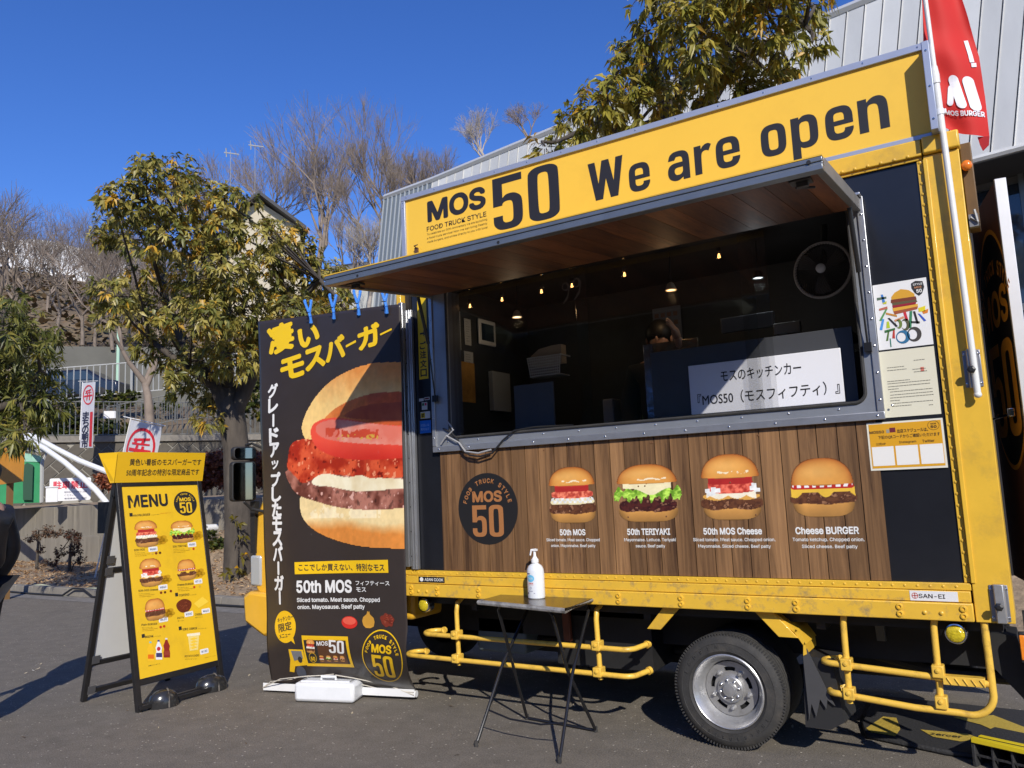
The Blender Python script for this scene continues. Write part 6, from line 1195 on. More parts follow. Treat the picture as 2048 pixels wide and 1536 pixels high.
# ================================================================== PEOPLE
def skinfig(name, pts, edges_, rad, mat, parent, sub=2):
    me = bpy.data.meshes.new(name); me.from_pydata(pts, edges_, []); me.materials.append(mat); o = link(name, me, parent)
    sk = me.skin_vertices if len(me.skin_vertices) else None
    m1 = o.modifiers.new('skin', 'SKIN'); m1.use_smooth_shade = True
    if not me.skin_vertices:
        bpy.context.view_layer.objects.active = o
        bm = bmesh.new(); bm.from_mesh(me); bm.verts.layers.skin.verify(); bm.to_mesh(me); bm.free()
    for i, r_ in enumerate(rad): me.skin_vertices[0].data[i].radius = (r_, r_) if not isinstance(r_, tuple) else r_
    me.skin_vertices[0].data[0].use_root = True
    m2 = o.modifiers.new('sub', 'SUBSURF'); m2.levels = sub; m2.render_levels = sub
    return o
def person(base, yaw, sc, shirt, trousers, hairc, label, hand_up=False):
    p = thing('person', tuple(base), label, 'person'); Rz = Matrix.Rotation(yaw, 3, 'Z'); B = Vector(base)
    W_ = lambda x, y, z: tuple(Rz @ Vector((x * sc, y * sc, z * sc)) + B)
    skin = M('skin', (.50, .29, .20), .5, var=.05)
    # body: one continuous figure (faces -y before the turn)
    arm = [(.19, 0, 1.40), (.27, .03, 1.12), (.22, -.10, .88), (.21, -.14, .80)] ; arl = [(-.19, 0, 1.40), (-.27, .03, 1.12), (-.22, -.10, .88), (-.21, -.14, .80)]
    if hand_up: arm = [(.19, 0, 1.40), (.27, -.16, 1.26), (.22, -.34, 1.50), (.20, -.38, 1.58)]
    V = [(0, 0, .95), (0, 0, 1.12), (0, .01, 1.30), (0, .02, 1.43), (0, 0, 1.52), (0, -.01, 1.60), (0, -.01, 1.70)] + arm + arl + [(.09, 0, .90), (.10, -.02, .50), (.10, .02, .10), (.10, -.10, .04)] + [(-.09, 0, .90), (-.10, -.02, .50), (-.10, .02, .10), (-.10, -.10, .04)]
    E_ = [(0, 1), (1, 2), (2, 3), (3, 4), (4, 5), (5, 6), (3, 7), (7, 8), (8, 9), (9, 10), (3, 11), (11, 12), (12, 13), (13, 14), (0, 15), (15, 16), (16, 17), (17, 18), (0, 19), (19, 20), (20, 21), (21, 22)]
    r_ = [.13, .125, .14, .12, .055, .085, .075] + [.065, .048, .038, .03] * 2 + [.10, .062, .042, .04] * 2
    skinfig('body', [W_(*v) for v in V], E_, [x * sc for x in r_], skin, p)
    # jacket / trousers over the body
    J = [(0, 0, .98), (0, 0, 1.14), (0, .01, 1.30), (0, .02, 1.42), (0, .01, 1.47)] + arm[:3] + arl[:3]
    skinfig('jacket', [W_(*v) for v in J], [(0, 1), (1, 2), (2, 3), (3, 4), (3, 5), (5, 6), (6, 7), (3, 8), (8, 9), (9, 10)], [x * sc for x in [.185, .18, .185, .15, .075] + [.095, .085, .058] * 2], shirt, p)
    TR = [(0, 0, .98), (.09, 0, .88), (.10, -.02, .50), (.10, .02, .12), (-.09, 0, .88), (-.10, -.02, .50), (-.10, .02, .12)]
    skinfig('trousers', [W_(*v) for v in TR], [(0, 1), (1, 2), (2, 3), (0, 4), (4, 5), (5, 6)], [x * sc for x in [.155, .12, .085, .065, .12, .085, .065]], trousers, p)
    hm = M('hair_black', (.012, .010, .010), .5)
    b = MB(); b.ball(Vector(W_(0, .02, 1.69)), .105 * sc, (1, 1.1, 1.05), 18, 12); b.build('hair', hm, p, smooth=True)
    for s_ in (-1, 1): b = MB(); b.ball(Vector(W_(.032 * s_, -.095, 1.66)), .011 * sc, (1, 1, .7), 8, 5); b.build('eye', M('eye_dark', (.02, .015, .012), .2), p); b = MB(); b.ball(Vector(W_(.092 * s_, .0, 1.64)), .022 * sc, (.5, 1, 1.4), 8, 5); b.build('ear', skin, p, smooth=True)
    b = MB(); b.ball(Vector(W_(0, -.108, 1.63)), .014 * sc, (.8, 1, 1.5), 8, 5); b.build('nose', skin, p, smooth=True); b = MB(); b.ball(Vector(W_(0, -.095, 1.585)), .02 * sc, (1.2, .5, .3), 8, 5); b.build('mouth', M('lips', (.35, .12, .10), .5), p, smooth=True)
    for arm_ in (arm, arl):
        w0 = Vector(arm_[3]); d = (Vector(arm_[3]) - Vector(arm_[2])).normalized(); side = d.cross(Vector((1, 0, 0))).normalized() if hand_up else Vector((0, 1, 0)); nrm = d.cross(side).normalized()
        P = [w0 - d * .02, w0 + d * .05]; Ed = [(0, 1)]; Rr = [.030, .034]
        for k, L_ in enumerate((.07, .08, .075, .06)):
            o = side * (.030 - k * .020); i0 = len(P); P += [w0 + d * .07 + o, w0 + d * (.07 + L_ * .55) + o * 1.15 + nrm * .01, w0 + d * (.07 + L_) + o * 1.2 + nrm * .028]; Ed += [(1, i0), (i0, i0 + 1), (i0 + 1, i0 + 2)]; Rr += [.011, .0095, .008]
        i0 = len(P); P += [w0 + d * .03 + side * .045, w0 + d * .065 + side * .062 + nrm * .02]; Ed += [(1, i0), (i0, i0 + 1)]; Rr += [.012, .010]
        skinfig('hand', [W_(*v) for v in P], Ed, [x * sc for x in Rr], skin, p, 1)
    for s_ in (-1, 1): b = MB(); c_ = Vector(W_(.10 * s_, -.05, .045)); b.ball(c_, .09 * sc, (.5, 1.5, .5), 12, 8); b.build('shoe', M('shoe_black', (.02, .02, .02), .4), p, smooth=True)
    return p
PJ = M('puffer_black', (.016, .016, .018), .45, var=.3, vscale=9, bump=1., bscale=9)
person((-6.93, -1.83, 0), radians(-65), 1.16, PJ, M('trousers_black', (.015, .015, .017), .7), None, 'person in a black puffer jacket standing at the left edge of the photo')
person((-2.36, 1.16, 1.02), radians(10), 1.08, M('worker_shirt', (.03, .028, .026), .8), M('worker_trousers', (.02, .02, .02), .8), None, 'worker in dark clothes reaching out one hand inside the truck', True)
# ================================================================== SETTING BEHIND THE TRUCK
KY = 3.30
DRY = M('dry_ground', (.32, .235, .15), .95, var=.45, vscale=9, dirt=(.13, .10, .065), dirt_amt=.6, dirt_scale=2.5, bump=1., bscale=40)
def plh(x, y):
    t = min(max((y - 3.6) / 2.6, 0), 1); s_ = min(max((x + 16.8) / 2.5, 0), 1); h = .13 + .02 * sin(x * 3) * sin(y * 4)
    return h + t * t * .75 * s_ + (.10 * t)
# planter bed behind the kerb, as one sheet that runs on under the walls
b = MB(); xs = [-60 + .6 * i for i in range(110)]; ys = [3.48 + .28 * j for j in range(11)]
for y in ys:
    for x in xs: b.v.append((x, y, plh(x, y) + random.uniform(-.015, .015)))
n = len(xs)
for j in range(len(ys) - 1):
    for i in range(n - 1): a = j * n + i; b.f.append((a, a + 1, a + n + 1, a + n)); b.m.append(0)
struct(b.build('planting_bed', DRY, smooth=True))
KM = M('kerb_concrete', (.22, .20, .17), .9, var=.25, vscale=6, dirt=(.09, .085, .075), dirt_amt=.6, dirt_scale=3, bump=.4)
kr = bpy.data.objects.new('kerb', None); COL.objects.link(kr); kr['kind'] = 'structure'; kr['base'] = (0, 0, 0)
me0 = None
for i in range(56):
    x = -28 + i * .62
    if me0 is None: b = MB(); b.prism([(0, KY, 0), (0, KY + .02, .14), (0, KY + .17, .14), (0, KY + .17, 0)], (.61, 0, 0)); o = b.build('kerb_stone', KM, kr, bevel=.012); me0 = o
    else: o = me0.copy(); COL.objects.link(o)
    o.location = (x, 0, random.uniform(-.004, .004))
g = MB(); g.add([(-60, KY - .42, .004), (6, KY - .42, .004), (6, KY - .005, .002), (-60, KY - .005, .002)], [(0, 1, 2, 3)]); struct(g.build('gutter', M('gutter_concrete', (.20, .185, .165), .9, var=.3, vscale=9, dirt=(.07, .065, .06), dirt_amt=.6, dirt_scale=4, bump=.4)))
hose = MB(); P = [(x, KY - .06 + .03 * sin(x * 1.7), .025 + (.13 if -14.9 < x < -14.3 else 0)) for x in [-30 + .3 * i for i in range(90)]]; hose.tube(P, .018, 6); tag(hose.build('cable', DARK, None, smooth=True), 'dark cable lying along the foot of the kerb', 'cable')
# fallen leaves in the bed and a few on the asphalt
b = MB(); cols = []
for i in range(5200):
    x = random.uniform(-26, -8.5); y = random.uniform(3.5, 6.2); z = plh(x, y) + .02; a = random.uniform(0, 6.28); s_ = random.uniform(.025, .06); t = random.uniform(-.6, .6)
    c_, d_ = cos(a) * s_, sin(a) * s_; b.add([(x - c_, y - d_, z), (x - d_ * .35, y + c_ * .35, z + .012), (x + c_, y + d_, z + t * s_), (x + d_ * .35, y - c_ * .35, z + .02)], [(0, 1, 2, 3)])
    q = random.choice(((186, 148, 102), (150, 112, 74), (206, 172, 126), (120, 88, 60))); cols += [S(*q)] * 4
def colmesh(name, b, cols, mat, parent=None, kind=None):
    me = bpy.data.meshes.new(name); me.from_pydata(b.v, [], b.f); me.materials.append(mat); a = me.color_attributes.new('Col', 'FLOAT_COLOR', 'POINT')
    arr = np.ones((len(b.v), 4), np.float32); arr[:, :3] = np.array(cols, np.float32); a.data.foreach_set('color', arr.ravel()); return link(name, me, parent, 0, kind)
LEAFM = attr_mat('leaf_surface', .40, trans=.34, spec=.45); DRYM = attr_mat('dry_leaf', .8, trans=.15)
for i in range(150):
    x, y = random.uniform(-12, 1), random.uniform(-3.2, 3.2); a = random.uniform(0, 6.28); s_ = random.uniform(.008, .028); c_, d_ = cos(a) * s_, sin(a) * s_
    b.add([(x - c_, y - d_, .004), (x - d_ * .4, y + c_ * .4, .010), (x + c_, y + d_, .014), (x + d_ * .4, y - c_ * .4, .006)], [(0, 1, 2, 3)]); cols += [S(*random.choice(((150, 120, 84), (190, 176, 150), (110, 86, 58), (206, 200, 186))))] * 4
colmesh('fallen_leaves', b, cols, DRYM, kind='stuff')
# retaining walls: two tiers of concrete panels
def panelwall(name, lab, y0, y1, x0, x1, zb, zt, wd, cap=True, mat=CONC):
    t = thing(name, ((x0 + x1) / 2, (y0 + y1) / 2, 0), lab, 'wall'); x = x0
    while x < x1 - .05:
        x2 = min(x + wd, x1); z1 = zt(x) if callable(zt) else zt; z2 = zt(x2) if callable(zt) else zt; b = MB(); b.prism([(x + .006, y0, zb), (x2 - .006, y0, zb), (x2 - .006, y0, z2), (x + .006, y0, z1)], (0, y1 - y0 + random.uniform(-.004, .004), 0)); b.build('wall_panel', mat, t, bevel=.01); x = x2
    return t
panelwall('retaining_wall', 'low stained concrete retaining wall behind the planting bed, lower tier', 6.25, 6.50, -29, -9.5, -.1, .88, 1.25)
panelwall('retaining_wall', 'taller streaked concrete retaining wall, the upper tier below the block slope', 6.42, 6.65, -28.0, -9.5, .80, lambda x: 1.62 + .02 * min(max((x + 21) / 2, 0), 1), .95)
g = MB(); xs = [-60 + i * 1. for i in range(58)]; ys = [6.64, 8.2, 14, 26]
for y in ys:
    for x in xs: g.v.append((x, y, 1.60 + .03 * min(y - 6.6, 4) + .05 * sin(x * 1.3) * min(y - 6.6, 1)))
n = len(xs)
for j in range(3):
    for i in range(n - 1): a = j * n + i; g.f.append((a, a + 1, a + n + 1, a + n)); g.m.append(0)
struct(g.build('upper_bed', DRY, smooth=True))
# wall of diamond-laid blocks, facing down the car park
WD = 31.0
BA = Vector(tuple(atD(200, 950, WD))); BA.z = 1.55; WU = Vector((RGT.x, RGT.y, 0)); wv = BA - CAM; wv.z = 0; wv.normalize(); WU = Vector((wv.y, -wv.x, 0)); WU = WU if WU.dot(RGT) > 0 else -WU
WANG = math.atan2(WU.y, WU.x)
BW = thing('block_wall', tuple(BA), 'retaining wall of diamond laid grey brown concrete blocks with pale joints', 'wall')
def wpt(u, n_, z): p = BA + WU * u + wv * n_; return Vector((p.x, p.y, z))
b = MB(); b.prism([wpt(-6.5, .02, 1.5), wpt(9, .02, 1.5), wpt(9, .3, 3.86), wpt(-6.5, .3, 3.86)], wv * .8); b.build('joint_mortar', M('joint_mortar', (.30, .28, .235), .9), BW)
BLM = M('block_concrete', (.098, .086, .068), .9, var=.3, vscale=3, dirt=(.055, .048, .038), dirt_amt=.5, dirt_scale=2, bump=.5, bscale=30)
L_, W_b = .56, .39; ca, sa = cos(radians(45)), sin(radians(45)); mesh0 = None
for i in range(-40, 40):
    for j in range(-40, 40):
        u = i * L_ + (j % 2) * L_ / 2; v = j * W_b; cx = u * ca - v * sa; cz = u * sa + v * ca
        if not (-6.2 < cx < 8.7 and .16 < cz < 2.38): continue
        if mesh0 is None:
            P_ = []
            for du, dv_ in ((-L_ / 2 + .017, -W_b / 2 + .017), (L_ / 2 - .017, -W_b / 2 + .017), (L_ / 2 - .017, W_b / 2 - .017), (-L_ / 2 + .017, W_b / 2 - .017)): x = du * ca - dv_ * sa; z = du * sa + dv_ * ca; P_.append((x, z * .119, z))
            b = MB(); b.prism(P_, (0, -.035, 0)); mesh0 = b.build('block', BLM, BW, bevel=.006); o = mesh0
        else: o = mesh0.copy(); COL.objects.link(o)
        p = wpt(cx, .02 + cz * .119 - random.uniform(-.004, .008), 1.5 + cz); o.location = p; o.rotation_euler = (0, 0, WANG)
b = MB(); b.prism([wpt(-6.6, .16, 3.78), wpt(9.2, .16, 3.78), wpt(9.2, .16, 4.0), wpt(-6.6, .16, 4.0)], wv * .55); b.build('coping', M('coping_concrete', (.22, .20, .17), .9, var=.2, dirt=(.14, .13, .11), dirt_amt=.5), BW, bevel=.01)
RW = thing('ramp_wall', tuple(wpt(6, 3, 3.5)), 'upper grey brown concrete ramp wall rising behind the nearest grey fence', 'wall')
b = MB(); b.prism([wpt(1.5, 2.6, 3.5), wpt(14, 2.6, 3.5), wpt(14, 2.6, 6.0), wpt(8.5, 2.6, 5.6), wpt(5, 2.6, 5.1), wpt(3, 2.6, 4.4), wpt(1.5, 2.6, 4.1)], wv * .3); b.build('wall_body', BLM, RW)
def fence(name, lab, pts, h, step, mat, rails=(0.04, 1.0), thick=.011, group=None, posts=2.0):
    """balustrade along pts (x, y, z)"""
    t = thing(name, pts[len(pts) // 2], lab, 'fence', group); pts = [Vector(p) for p in pts]
    for r_ in rails: b = MB(); b.tube([p + Vector((0, 0, h * r_)) for p in pts], thick * 1.9, 6); b.build('rail', mat, t)
    b = MB(); pb = MB(); d = 0
    for p, q in zip(pts[:-1], pts[1:]):
        L = (q - p).length; k = int(L / step)
        for i in range(k): c_ = p.lerp(q, i / k); b.box((c_.x - thick, c_.y - thick, c_.z + h * rails[0]), (c_.x + thick, c_.y + thick, c_.z + h * rails[-1]))
        k = max(1, int(L / posts))
        for i in range(k): c_ = p.lerp(q, i / k); pp = MB(); pp.box((c_.x - thick * 2.2, c_.y - thick * 2.2, c_.z - .05), (c_.x + thick * 2.2, c_.y + thick * 2.2, c_.z + h)); pp.build('post', mat, t)
    b.build('balusters', mat, t, kind='stuff'); return t
FG = M('fence_grey', (.20, .20, .185), .45, .3, var=.1); FW = M('fence_white', (.42, .42, .40), .5)
fence('metal_fence', 'nearest grey metal baluster fence on top of the diamond block wall', [wpt(-6.6, .45, 4.0), wpt(-2, .45, 4.0), wpt(3, .45, 4.0), wpt(9.2, .45, 4.0)], 1.22, .17, FG)
fence('metal_fence', 'second grey baluster fence climbing the ramp behind the first', [wpt(.2, 2.9, 4.2), wpt(2.6, 2.9, 4.75), wpt(5.5, 2.9, 5.0), wpt(9, 2.9, 5.5), wpt(14, 2.9, 6.0)], 1.1, .19, FG)
A0 = atD(50, 835, 36); A1 = atD(262, 812, 36); fence('white_fence', 'white baluster fence beside the parked car on the upper lot', [(A0.x - 6, A0.y - 3, 5.6), (A0.x, A0.y, 5.6), (A1.x, A1.y, 6.05), (A1.x + 8, A1.y + 5, 6.4)], 1.3, .22, FW, thick=.015)

# hillside: ground that rises away behind the walls
HILLM = M('hillside_scrub', (.155, .115, .075), .95, var=.5, vscale=.9, dirt=(.09, .085, .045), dirt_amt=.7, dirt_scale=.35, bump=1., bscale=4)
def hz(x, y):
    """height of the hillside at x, y (metres from the wall line)"""
    r_ = math.hypot(x, y + 4.9); a = math.degrees(math.atan2(y + 4.9, x)); P = [(0, 1.2), (31.2, 1.2), (33, 3.7), (35, 4.4), (37, 5.5), (40, 6.0), (46, 6.4), (50, 8.6), (60, 14.8), (72, 20), (90, 22), (130, 24), (400, 28)]
    z = P[-1][1]
    for (r0, z0), (r1, z1) in zip(P[:-1], P[1:]):
        if r0 <= r_ < r1: z = z0 + (z1 - z0) * (r_ - r0) / (r1 - r0); break
    f_ = min(max((a - 118) / 14, 0), 1); return z * f_ - .4 * (1 - f_)
hb = MB(); xs = [-330, -250, -190, -150, -125] + [-110 + 2.2 * i for i in range(51)]; ys = [9.3 + 1.9 * j for j in range(44)] + [100, 120, 150, 200, 280]
for y in ys:
    for x in xs: z = hz(x, y); hb.v.append((x, y, z + (.35 * sin(x * .7) * cos(y * .6) if math.hypot(x, y) > 48 else 0)))
n = len(xs)
for j in range(len(ys) - 1):
    for i in range(n - 1): a = j * n + i; hb.f.append((a, a + 1, a + n + 1, a + n)); hb.m.append(0)
hl = hb.build('hillside', HILLM, smooth=True, auto=80); struct(hl)
g = MB(); xs = [-330, -200, -110, -60, -34]
g.add([(-400, 3.3, .06), (-34, 3.3, .06), (-34, 9.4, 3.4), (-400, 9.4, 3.4)], [(0, 1, 2, 3)]); struct(g.build('bank', DRY))
g = MB(); g.add([(-9.4, 3.3, .002), (400, 3.3, .002), (400, 300, .002), (-9.4, 300, .002)], [(0, 1, 2, 3)]); struct(g.build('rear_pavement', ASPH))
g = MB(); g.add([wpt(-60, .7, 3.84), wpt(30, .7, 3.84), wpt(30, 4.5, 3.9), wpt(-60, 4.5, 3.9)], [(0, 1, 2, 3)]); struct(g.build('terrace', DRY))

# scrub and small growth on the hillside
b = MB(); cols = []
for i in range(9000):
    r_ = random.uniform(47, 74); a = radians(random.uniform(132, 172)); x, y = r_ * cos(a), -4.9 + r_ * sin(a); z = hz(x, y) + random.uniform(0, .9) ** 1.5; s_ = random.uniform(.12, .42); t = random.uniform(0, 6.28)
    e = Vector((cos(t), sin(t), random.uniform(-.2, .9))).normalized() * s_; f_ = Vector((-sin(t), cos(t), random.uniform(-.5, .8))).normalized() * s_ * .5
    p = Vector((x, y, z)); b.add([p - e, p + f_, p + e, p - f_], [(0, 1, 2, 3)]); q = random.choice(((124, 98, 66), (100, 80, 52), (86, 84, 48), (140, 116, 84), (74, 60, 42))); cols += [S(*q)] * 4
colmesh('hillside_scrub', b, cols, DRYM, kind='stuff')
# grey wall under the hillside
g0, g1 = atD(90, 770, 44), atD(420, 755, 44); d = Vector((g1.x - g0.x, g1.y - g0.y, 0)); b = MB(); b.prism([(g0.x - d.x * .4, g0.y - d.y * .4, 5.5), (g1.x + d.x, g1.y + d.y, 5.5), (g1.x + d.x, g1.y + d.y, 9.6), (g0.x - d.x * .4, g0.y - d.y * .4, 9.2)], (-.2, .4, 0)); tag(b.build('grey_wall', M('far_wall', (.13, .125, .105), .9, var=.25, vscale=.5), None), 'long grey concrete wall under the brown hillside', 'wall')

# ---------------------------------------------------------------- gymnasium with standing seam metal roof
aF = Vector((-.9878, .1558, 0)); nF = Vector((.1558, .9878, 0)); sF = Vector((0, 0, 1)) - aF * .18; BP = CAM + ray(2014, 300) * 16; NP = aF.cross(sF).normalized()
def onroof(px, py): d = ray(px, py); return CAM + d * ((BP - CAM).dot(NP) / d.dot(NP))
qa, qb, qc, qe = onroof(1700, 15), onroof(1122, 255), onroof(866, 361), onroof(770, 395)
SL = (qa - BP).z; GY = thing('gymnasium', (-6, 14, 0), 'large building behind the truck clad in pale grey seamed metal with glass below', 'building')
RM1 = M('seam_roof_pale', (.66, .65, .61), .5, .15, var=.10, vscale=1.2, dirt=(.50, .49, .46), dirt_amt=.6, dirt_scale=.5, stretch=(1, 1, .3)); RM2 = M('seam_roof_slate', (.21, .235, .25), .5, .2, var=.06, vscale=1.)
u0 = -9.0; u1 = (qc - BP).dot(aF) + .18 * SL; pw = .33; u = u0; RMs = [RM1, M('seam_roof_pale_b', (.60, .595, .57), .5, .1, var=.08, vscale=1.2), M('seam_roof_pale_c', (.72, .71, .67), .5, .1, var=.08, vscale=1.2)]
SEAM = M('seam_dark', (.12, .125, .13), .5, .2)
k = 0
while u < u1:
    u2 = min(u + pw, u1); b = MB(); b.prism([BP + aF * (u + .014), BP + aF * (u2 - .014), BP + aF * (u2 - .014) + sF * SL, BP + aF * (u + .014) + sF * SL], -NP * .03 if NP.y > 0 else NP * .03)
    b.prism([BP + aF * (u2 - .022) , BP + aF * (u2 - .012), BP + aF * (u2 - .012) + sF * SL, BP + aF * (u2 - .022) + sF * SL], NP * -.045 if NP.y > 0 else NP * .045); b.build('wall_panel', RMs[random.choice((0, 0, 0, 1, 2))], GY); u = u2
b = MB(); b.prism([BP + aF * u0 - NP * 0, BP + aF * u1, BP + aF * u1 + sF * SL, BP + aF * u0 + sF * SL], (NP if NP.y > 0 else -NP) * .06); b.build('roof_underlay', SEAM, GY)
# second, darker facet at the far end
Cq = BP + aF * u1; d2 = (qe - qc); d2.z = 0; a2 = d2.normalized(); L2 = (qe - qc).length
n2_ = 11
for i in range(n2_):
    f0, f1 = i / n2_, (i + 1) / n2_; tp0 = (BP + aF * u1 + sF * SL).lerp(qe, f0); tp1 = (BP + aF * u1 + sF * SL).lerp(qe, f1 - .006); bt0 = tp0 - sF * SL; bt1 = tp1 - sF * SL; b = MB(); b.prism([bt0, bt1, tp1, tp0], (0, -.03, .0)); b.build('wall_panel', RM2, GY); tq = (BP + aF * u1 + sF * SL).lerp(qe, f1); b = MB(); b.tube([tq - sF * SL + Vector((0, -.04, 0)), tq + Vector((0, -.04, 0))], .022, 5); b.build('seam_rib', M('seam_light', (.42, .45, .47), .5, .2), GY)
tpA = BP + aF * u0 + sF * SL; tpB = BP + aF * u1 + sF * SL; b = MB(); b.tube([tpA, tpB, qe], .09, 6); b.build('ridge_trim', M('trim_pale', (.62, .62, .60), .4, .3), GY)
b = MB(); b.tube([BP + aF * u0 - Vector((0, .02, .03)), Cq - Vector((0, .02, .03))], .06, 6); b.build('eave_trim', RM1, GY)
# walls and glass below the eave
W0p = BP + nF * .9; zt = BP.z + .0
def fq(u, n_, z): p = BP + aF * u + nF * n_; return (p.x, p.y, z)
b = MB(); b.add([fq(u0, 0, zt - .1), fq(u1, 0, zt - .1), fq(u1, 1.2, zt - .1), fq(u0, 1.2, zt - .1)], [(0, 1, 2, 3)]); b.build('soffit', M('soffit_dark', (.06, .06, .062), .7), GY)
b = MB(); b.prism([fq(u0, 1.2, 0), fq(u1, 1.2, 0), fq(u1, 1.2, zt), fq(u0, 1.2, zt)], nF * .2); b.build('wall', M('gym_wall', (.16, .16, .16), .8, var=.1), GY)
GD = M('dark_window_glass', (.02, .03, .045), .04, 0, spec=.9)
u = u0
while u < u1 - 1:
    f_ = MB()
    for z0, z1 in ((.2, 2.5), (2.6, 4.3), (4.4, zt - .25)):
        b = MB(); b.prism([fq(u + .05, 1.16, z0), fq(u + 1.75, 1.16, z0), fq(u + 1.75, 1.16, z1), fq(u + .05, 1.16, z1)], nF * .02); b.build('window', GD, GY)
    f_.prism([fq(u - .04, 1.12, 0), fq(u + .04, 1.12, 0), fq(u + .04, 1.12, zt), fq(u - .04, 1.12, zt)], nF * .06); f_.build('mullion', M('mullion_grey', (.22, .23, .23), .4, .4), GY); u += 1.8
for z in (2.55, 4.35): b = MB(); b.prism([fq(u0, 1.13, z - .06), fq(u1, 1.13, z - .06), fq(u1, 1.13, z + .06), fq(u0, 1.13, z + .06)], nF * .04); b.build('transom', M('mullion_grey'), GY)
qb_ = qe - sF * SL; b = MB(); b.prism([qb_, qe, qe + Vector((.5, 9, 0)), qb_ + Vector((.5, 9, 0))], (.2, 0, 0)); b.build('end_wall', RM2, GY)
b = MB(); b.prism([tpA + Vector((0, .1, -.1)), tpB + Vector((0, .1, -.1)), tpB + Vector((0, 14, -.5)), tpA + Vector((0, 14, -.5))], (0, 0, -.2)); b.build('roof_top', RM2, GY)

# ---------------------------------------------------------------- far buildings
hm = atD(545, 560, 58); HS_ = thing('house', (hm.x, hm.y, 0), 'cream house with dark gabled roof on the hill between the trees', 'building')
dv = Vector((hm.x - CAM.x, hm.y - CAM.y, 0)).normalized(); lv = Vector((-dv.y, dv.x, 0)) * -1
def hp(px, py, back=0): p = atD(px, py, 58); return p + dv * back
CRM = M('cream_render', (.62, .55, .42), .85, var=.08, vscale=.6); RFD = M('roof_dark', (.05, .05, .055), .6)
g_ = [hp(478, 700), hp(605, 700), hp(600, 456), hp(518, 402), hp(462, 440)]
b = MB(); b.prism(g_, dv * 9); b.build('wall', CRM, HS_)
for p_, q_ in (((455, 446), (518, 396)), ((518, 396), (612, 466))):
    a, c_ = hp(*p_), hp(*q_); b = MB(); b.prism([a - dv * .8, c_ - dv * .8, c_ + dv * 9.5, a + dv * 9.5], (0, 0, .26)); b.build('roof', RFD, HS_)
for x0, x1, y0, y1 in ((436, 452, 490, 512), (452, 468, 490, 512), (540, 556, 500, 522), (500, 515, 560, 590), (560, 575, 560, 590)):
    if x0 < 470: continue
    p_ = [hp(x0, y1), hp(x1, y1), hp(x1, y0), hp(x0, y0)]; b = MB(); b.prism([q - dv * .02 for q in p_], -dv * .12); o = b.build('window_frame', M('frame_pale', (.5, .5, .48), .5), HS_); cen = sum(p_, Vector()) / 4; b = MB(); b.prism([cen + (q - cen) * .84 - dv * .14 for q in p_], -dv * .03); b.build('pane', GD, o)
W2 = thing('house', tuple(atD(440, 560, 62)), 'lower cream wing of a house hidden behind the yellow green tree', 'building')
def wp(px, py, back=0): return atD(px, py, 62) + dv * back
b = MB(); b.prism([wp(395, 720), wp(500, 720), wp(500, 478), wp(395, 482)], dv * 8); b.build('wall', CRM, W2); b = MB(); b.prism([wp(388, 486) - dv * .6, wp(506, 482) - dv * .6, wp(506, 474) + dv * 8, wp(388, 478) + dv * 8], (0, 0, .5)); b.build('roof', RFD, W2)
for x0 in (412, 440, 468):
    p_ = [wp(x0, 530), wp(x0 + 18, 530), wp(x0 + 18, 500), wp(x0, 500)]; b = MB(); b.prism([q - dv * .05 for q in p_], -dv * .06); b.build('window', GD, W2)
w0, w1 = atD(-60, 560, 78), atD(255, 585, 70); WB = thing('white_building', tuple((w0 + w1) / 2), 'long white building with a gently curved top on the hill at the left', 'building')
topc = [(-60, 486), (0, 484), (60, 478), (100, 482), (150, 494), (200, 502), (255, 506)]
P_ = [w0.lerp(w1, 0)] + []
pts_ = []
for px, py in topc: f_ = (px + 60) / 315; base = w0.lerp(w1, f_); pts_.append(Vector((base.x, base.y, (CAM + ray(px, py) * ((base - CAM).dot(Vector((FWD.x, FWD.y, 0))) / ray(px, py).dot(Vector((FWD.x, FWD.y, 0))))).z)))
WMT = M('bright_white_cladding', (.80, .80, .80), .6, var=.03)
for p_, q_ in zip(pts_[:-1], pts_[1:]):
    for k in range(3):
        a = p_.lerp(q_, k / 3 + .01); c_ = p_.lerp(q_, (k + 1) / 3 - .005); b = MB(); b.prism([(a.x, a.y, 12), (c_.x, c_.y, 12), c_, a], (-3, 6, 0)); b.build('wall_panel', WMT, WB)
sh = thing('house', tuple(atD(700, 600, 60)), 'small distant house roof seen between bare trunks left of the awning', 'building')
def sp_(px, py): return atD(px, py, 60)
b = MB(); b.prism([sp_(668, 660), sp_(760, 660), sp_(760, 546), sp_(668, 546)], dv * 6); b.build('wall', M('pale_wall', (.5, .5, .47), .8), sh); b = MB(); b.prism([sp_(660, 548) - dv, sp_(768, 548) - dv, sp_(740, 508) + dv * 3, sp_(680, 516) + dv * 3], (0, 0, .3)); b.build('roof', M('roof_grey', (.10, .105, .11), .6), sh)
# aerials on the house roof
for (px, py, py1), lb in zip(((461, 300, 400), (510, 285, 392)), ('left television aerial above the cream house', 'right television aerial above the cream house')):
    t = thing('aerial', tuple(atD(px, py1, 58)), lb, 'aerial', 'television aerials above the cream house'); b = MB(); b.tube([atD(px, py1 + 30, 58), atD(px, py, 58)], .016, 5); b.build('mast', FW, t); b = MB(); b.tube([atD(px - 13, py + 5, 58), atD(px + 17, py + 9, 58)], .04, 5); b.tube([atD(px - 9, py - 4, 58), atD(px - 8, py + 14, 58)], .04, 5)
    for k in range(0): q = atD(px - 2 + k * 4, py + 6, 58); b.tube([q - Vector((0, 0, .12)), q + Vector((0, 0, .12))], .02, 4)
    b.build('antenna', FW, t)

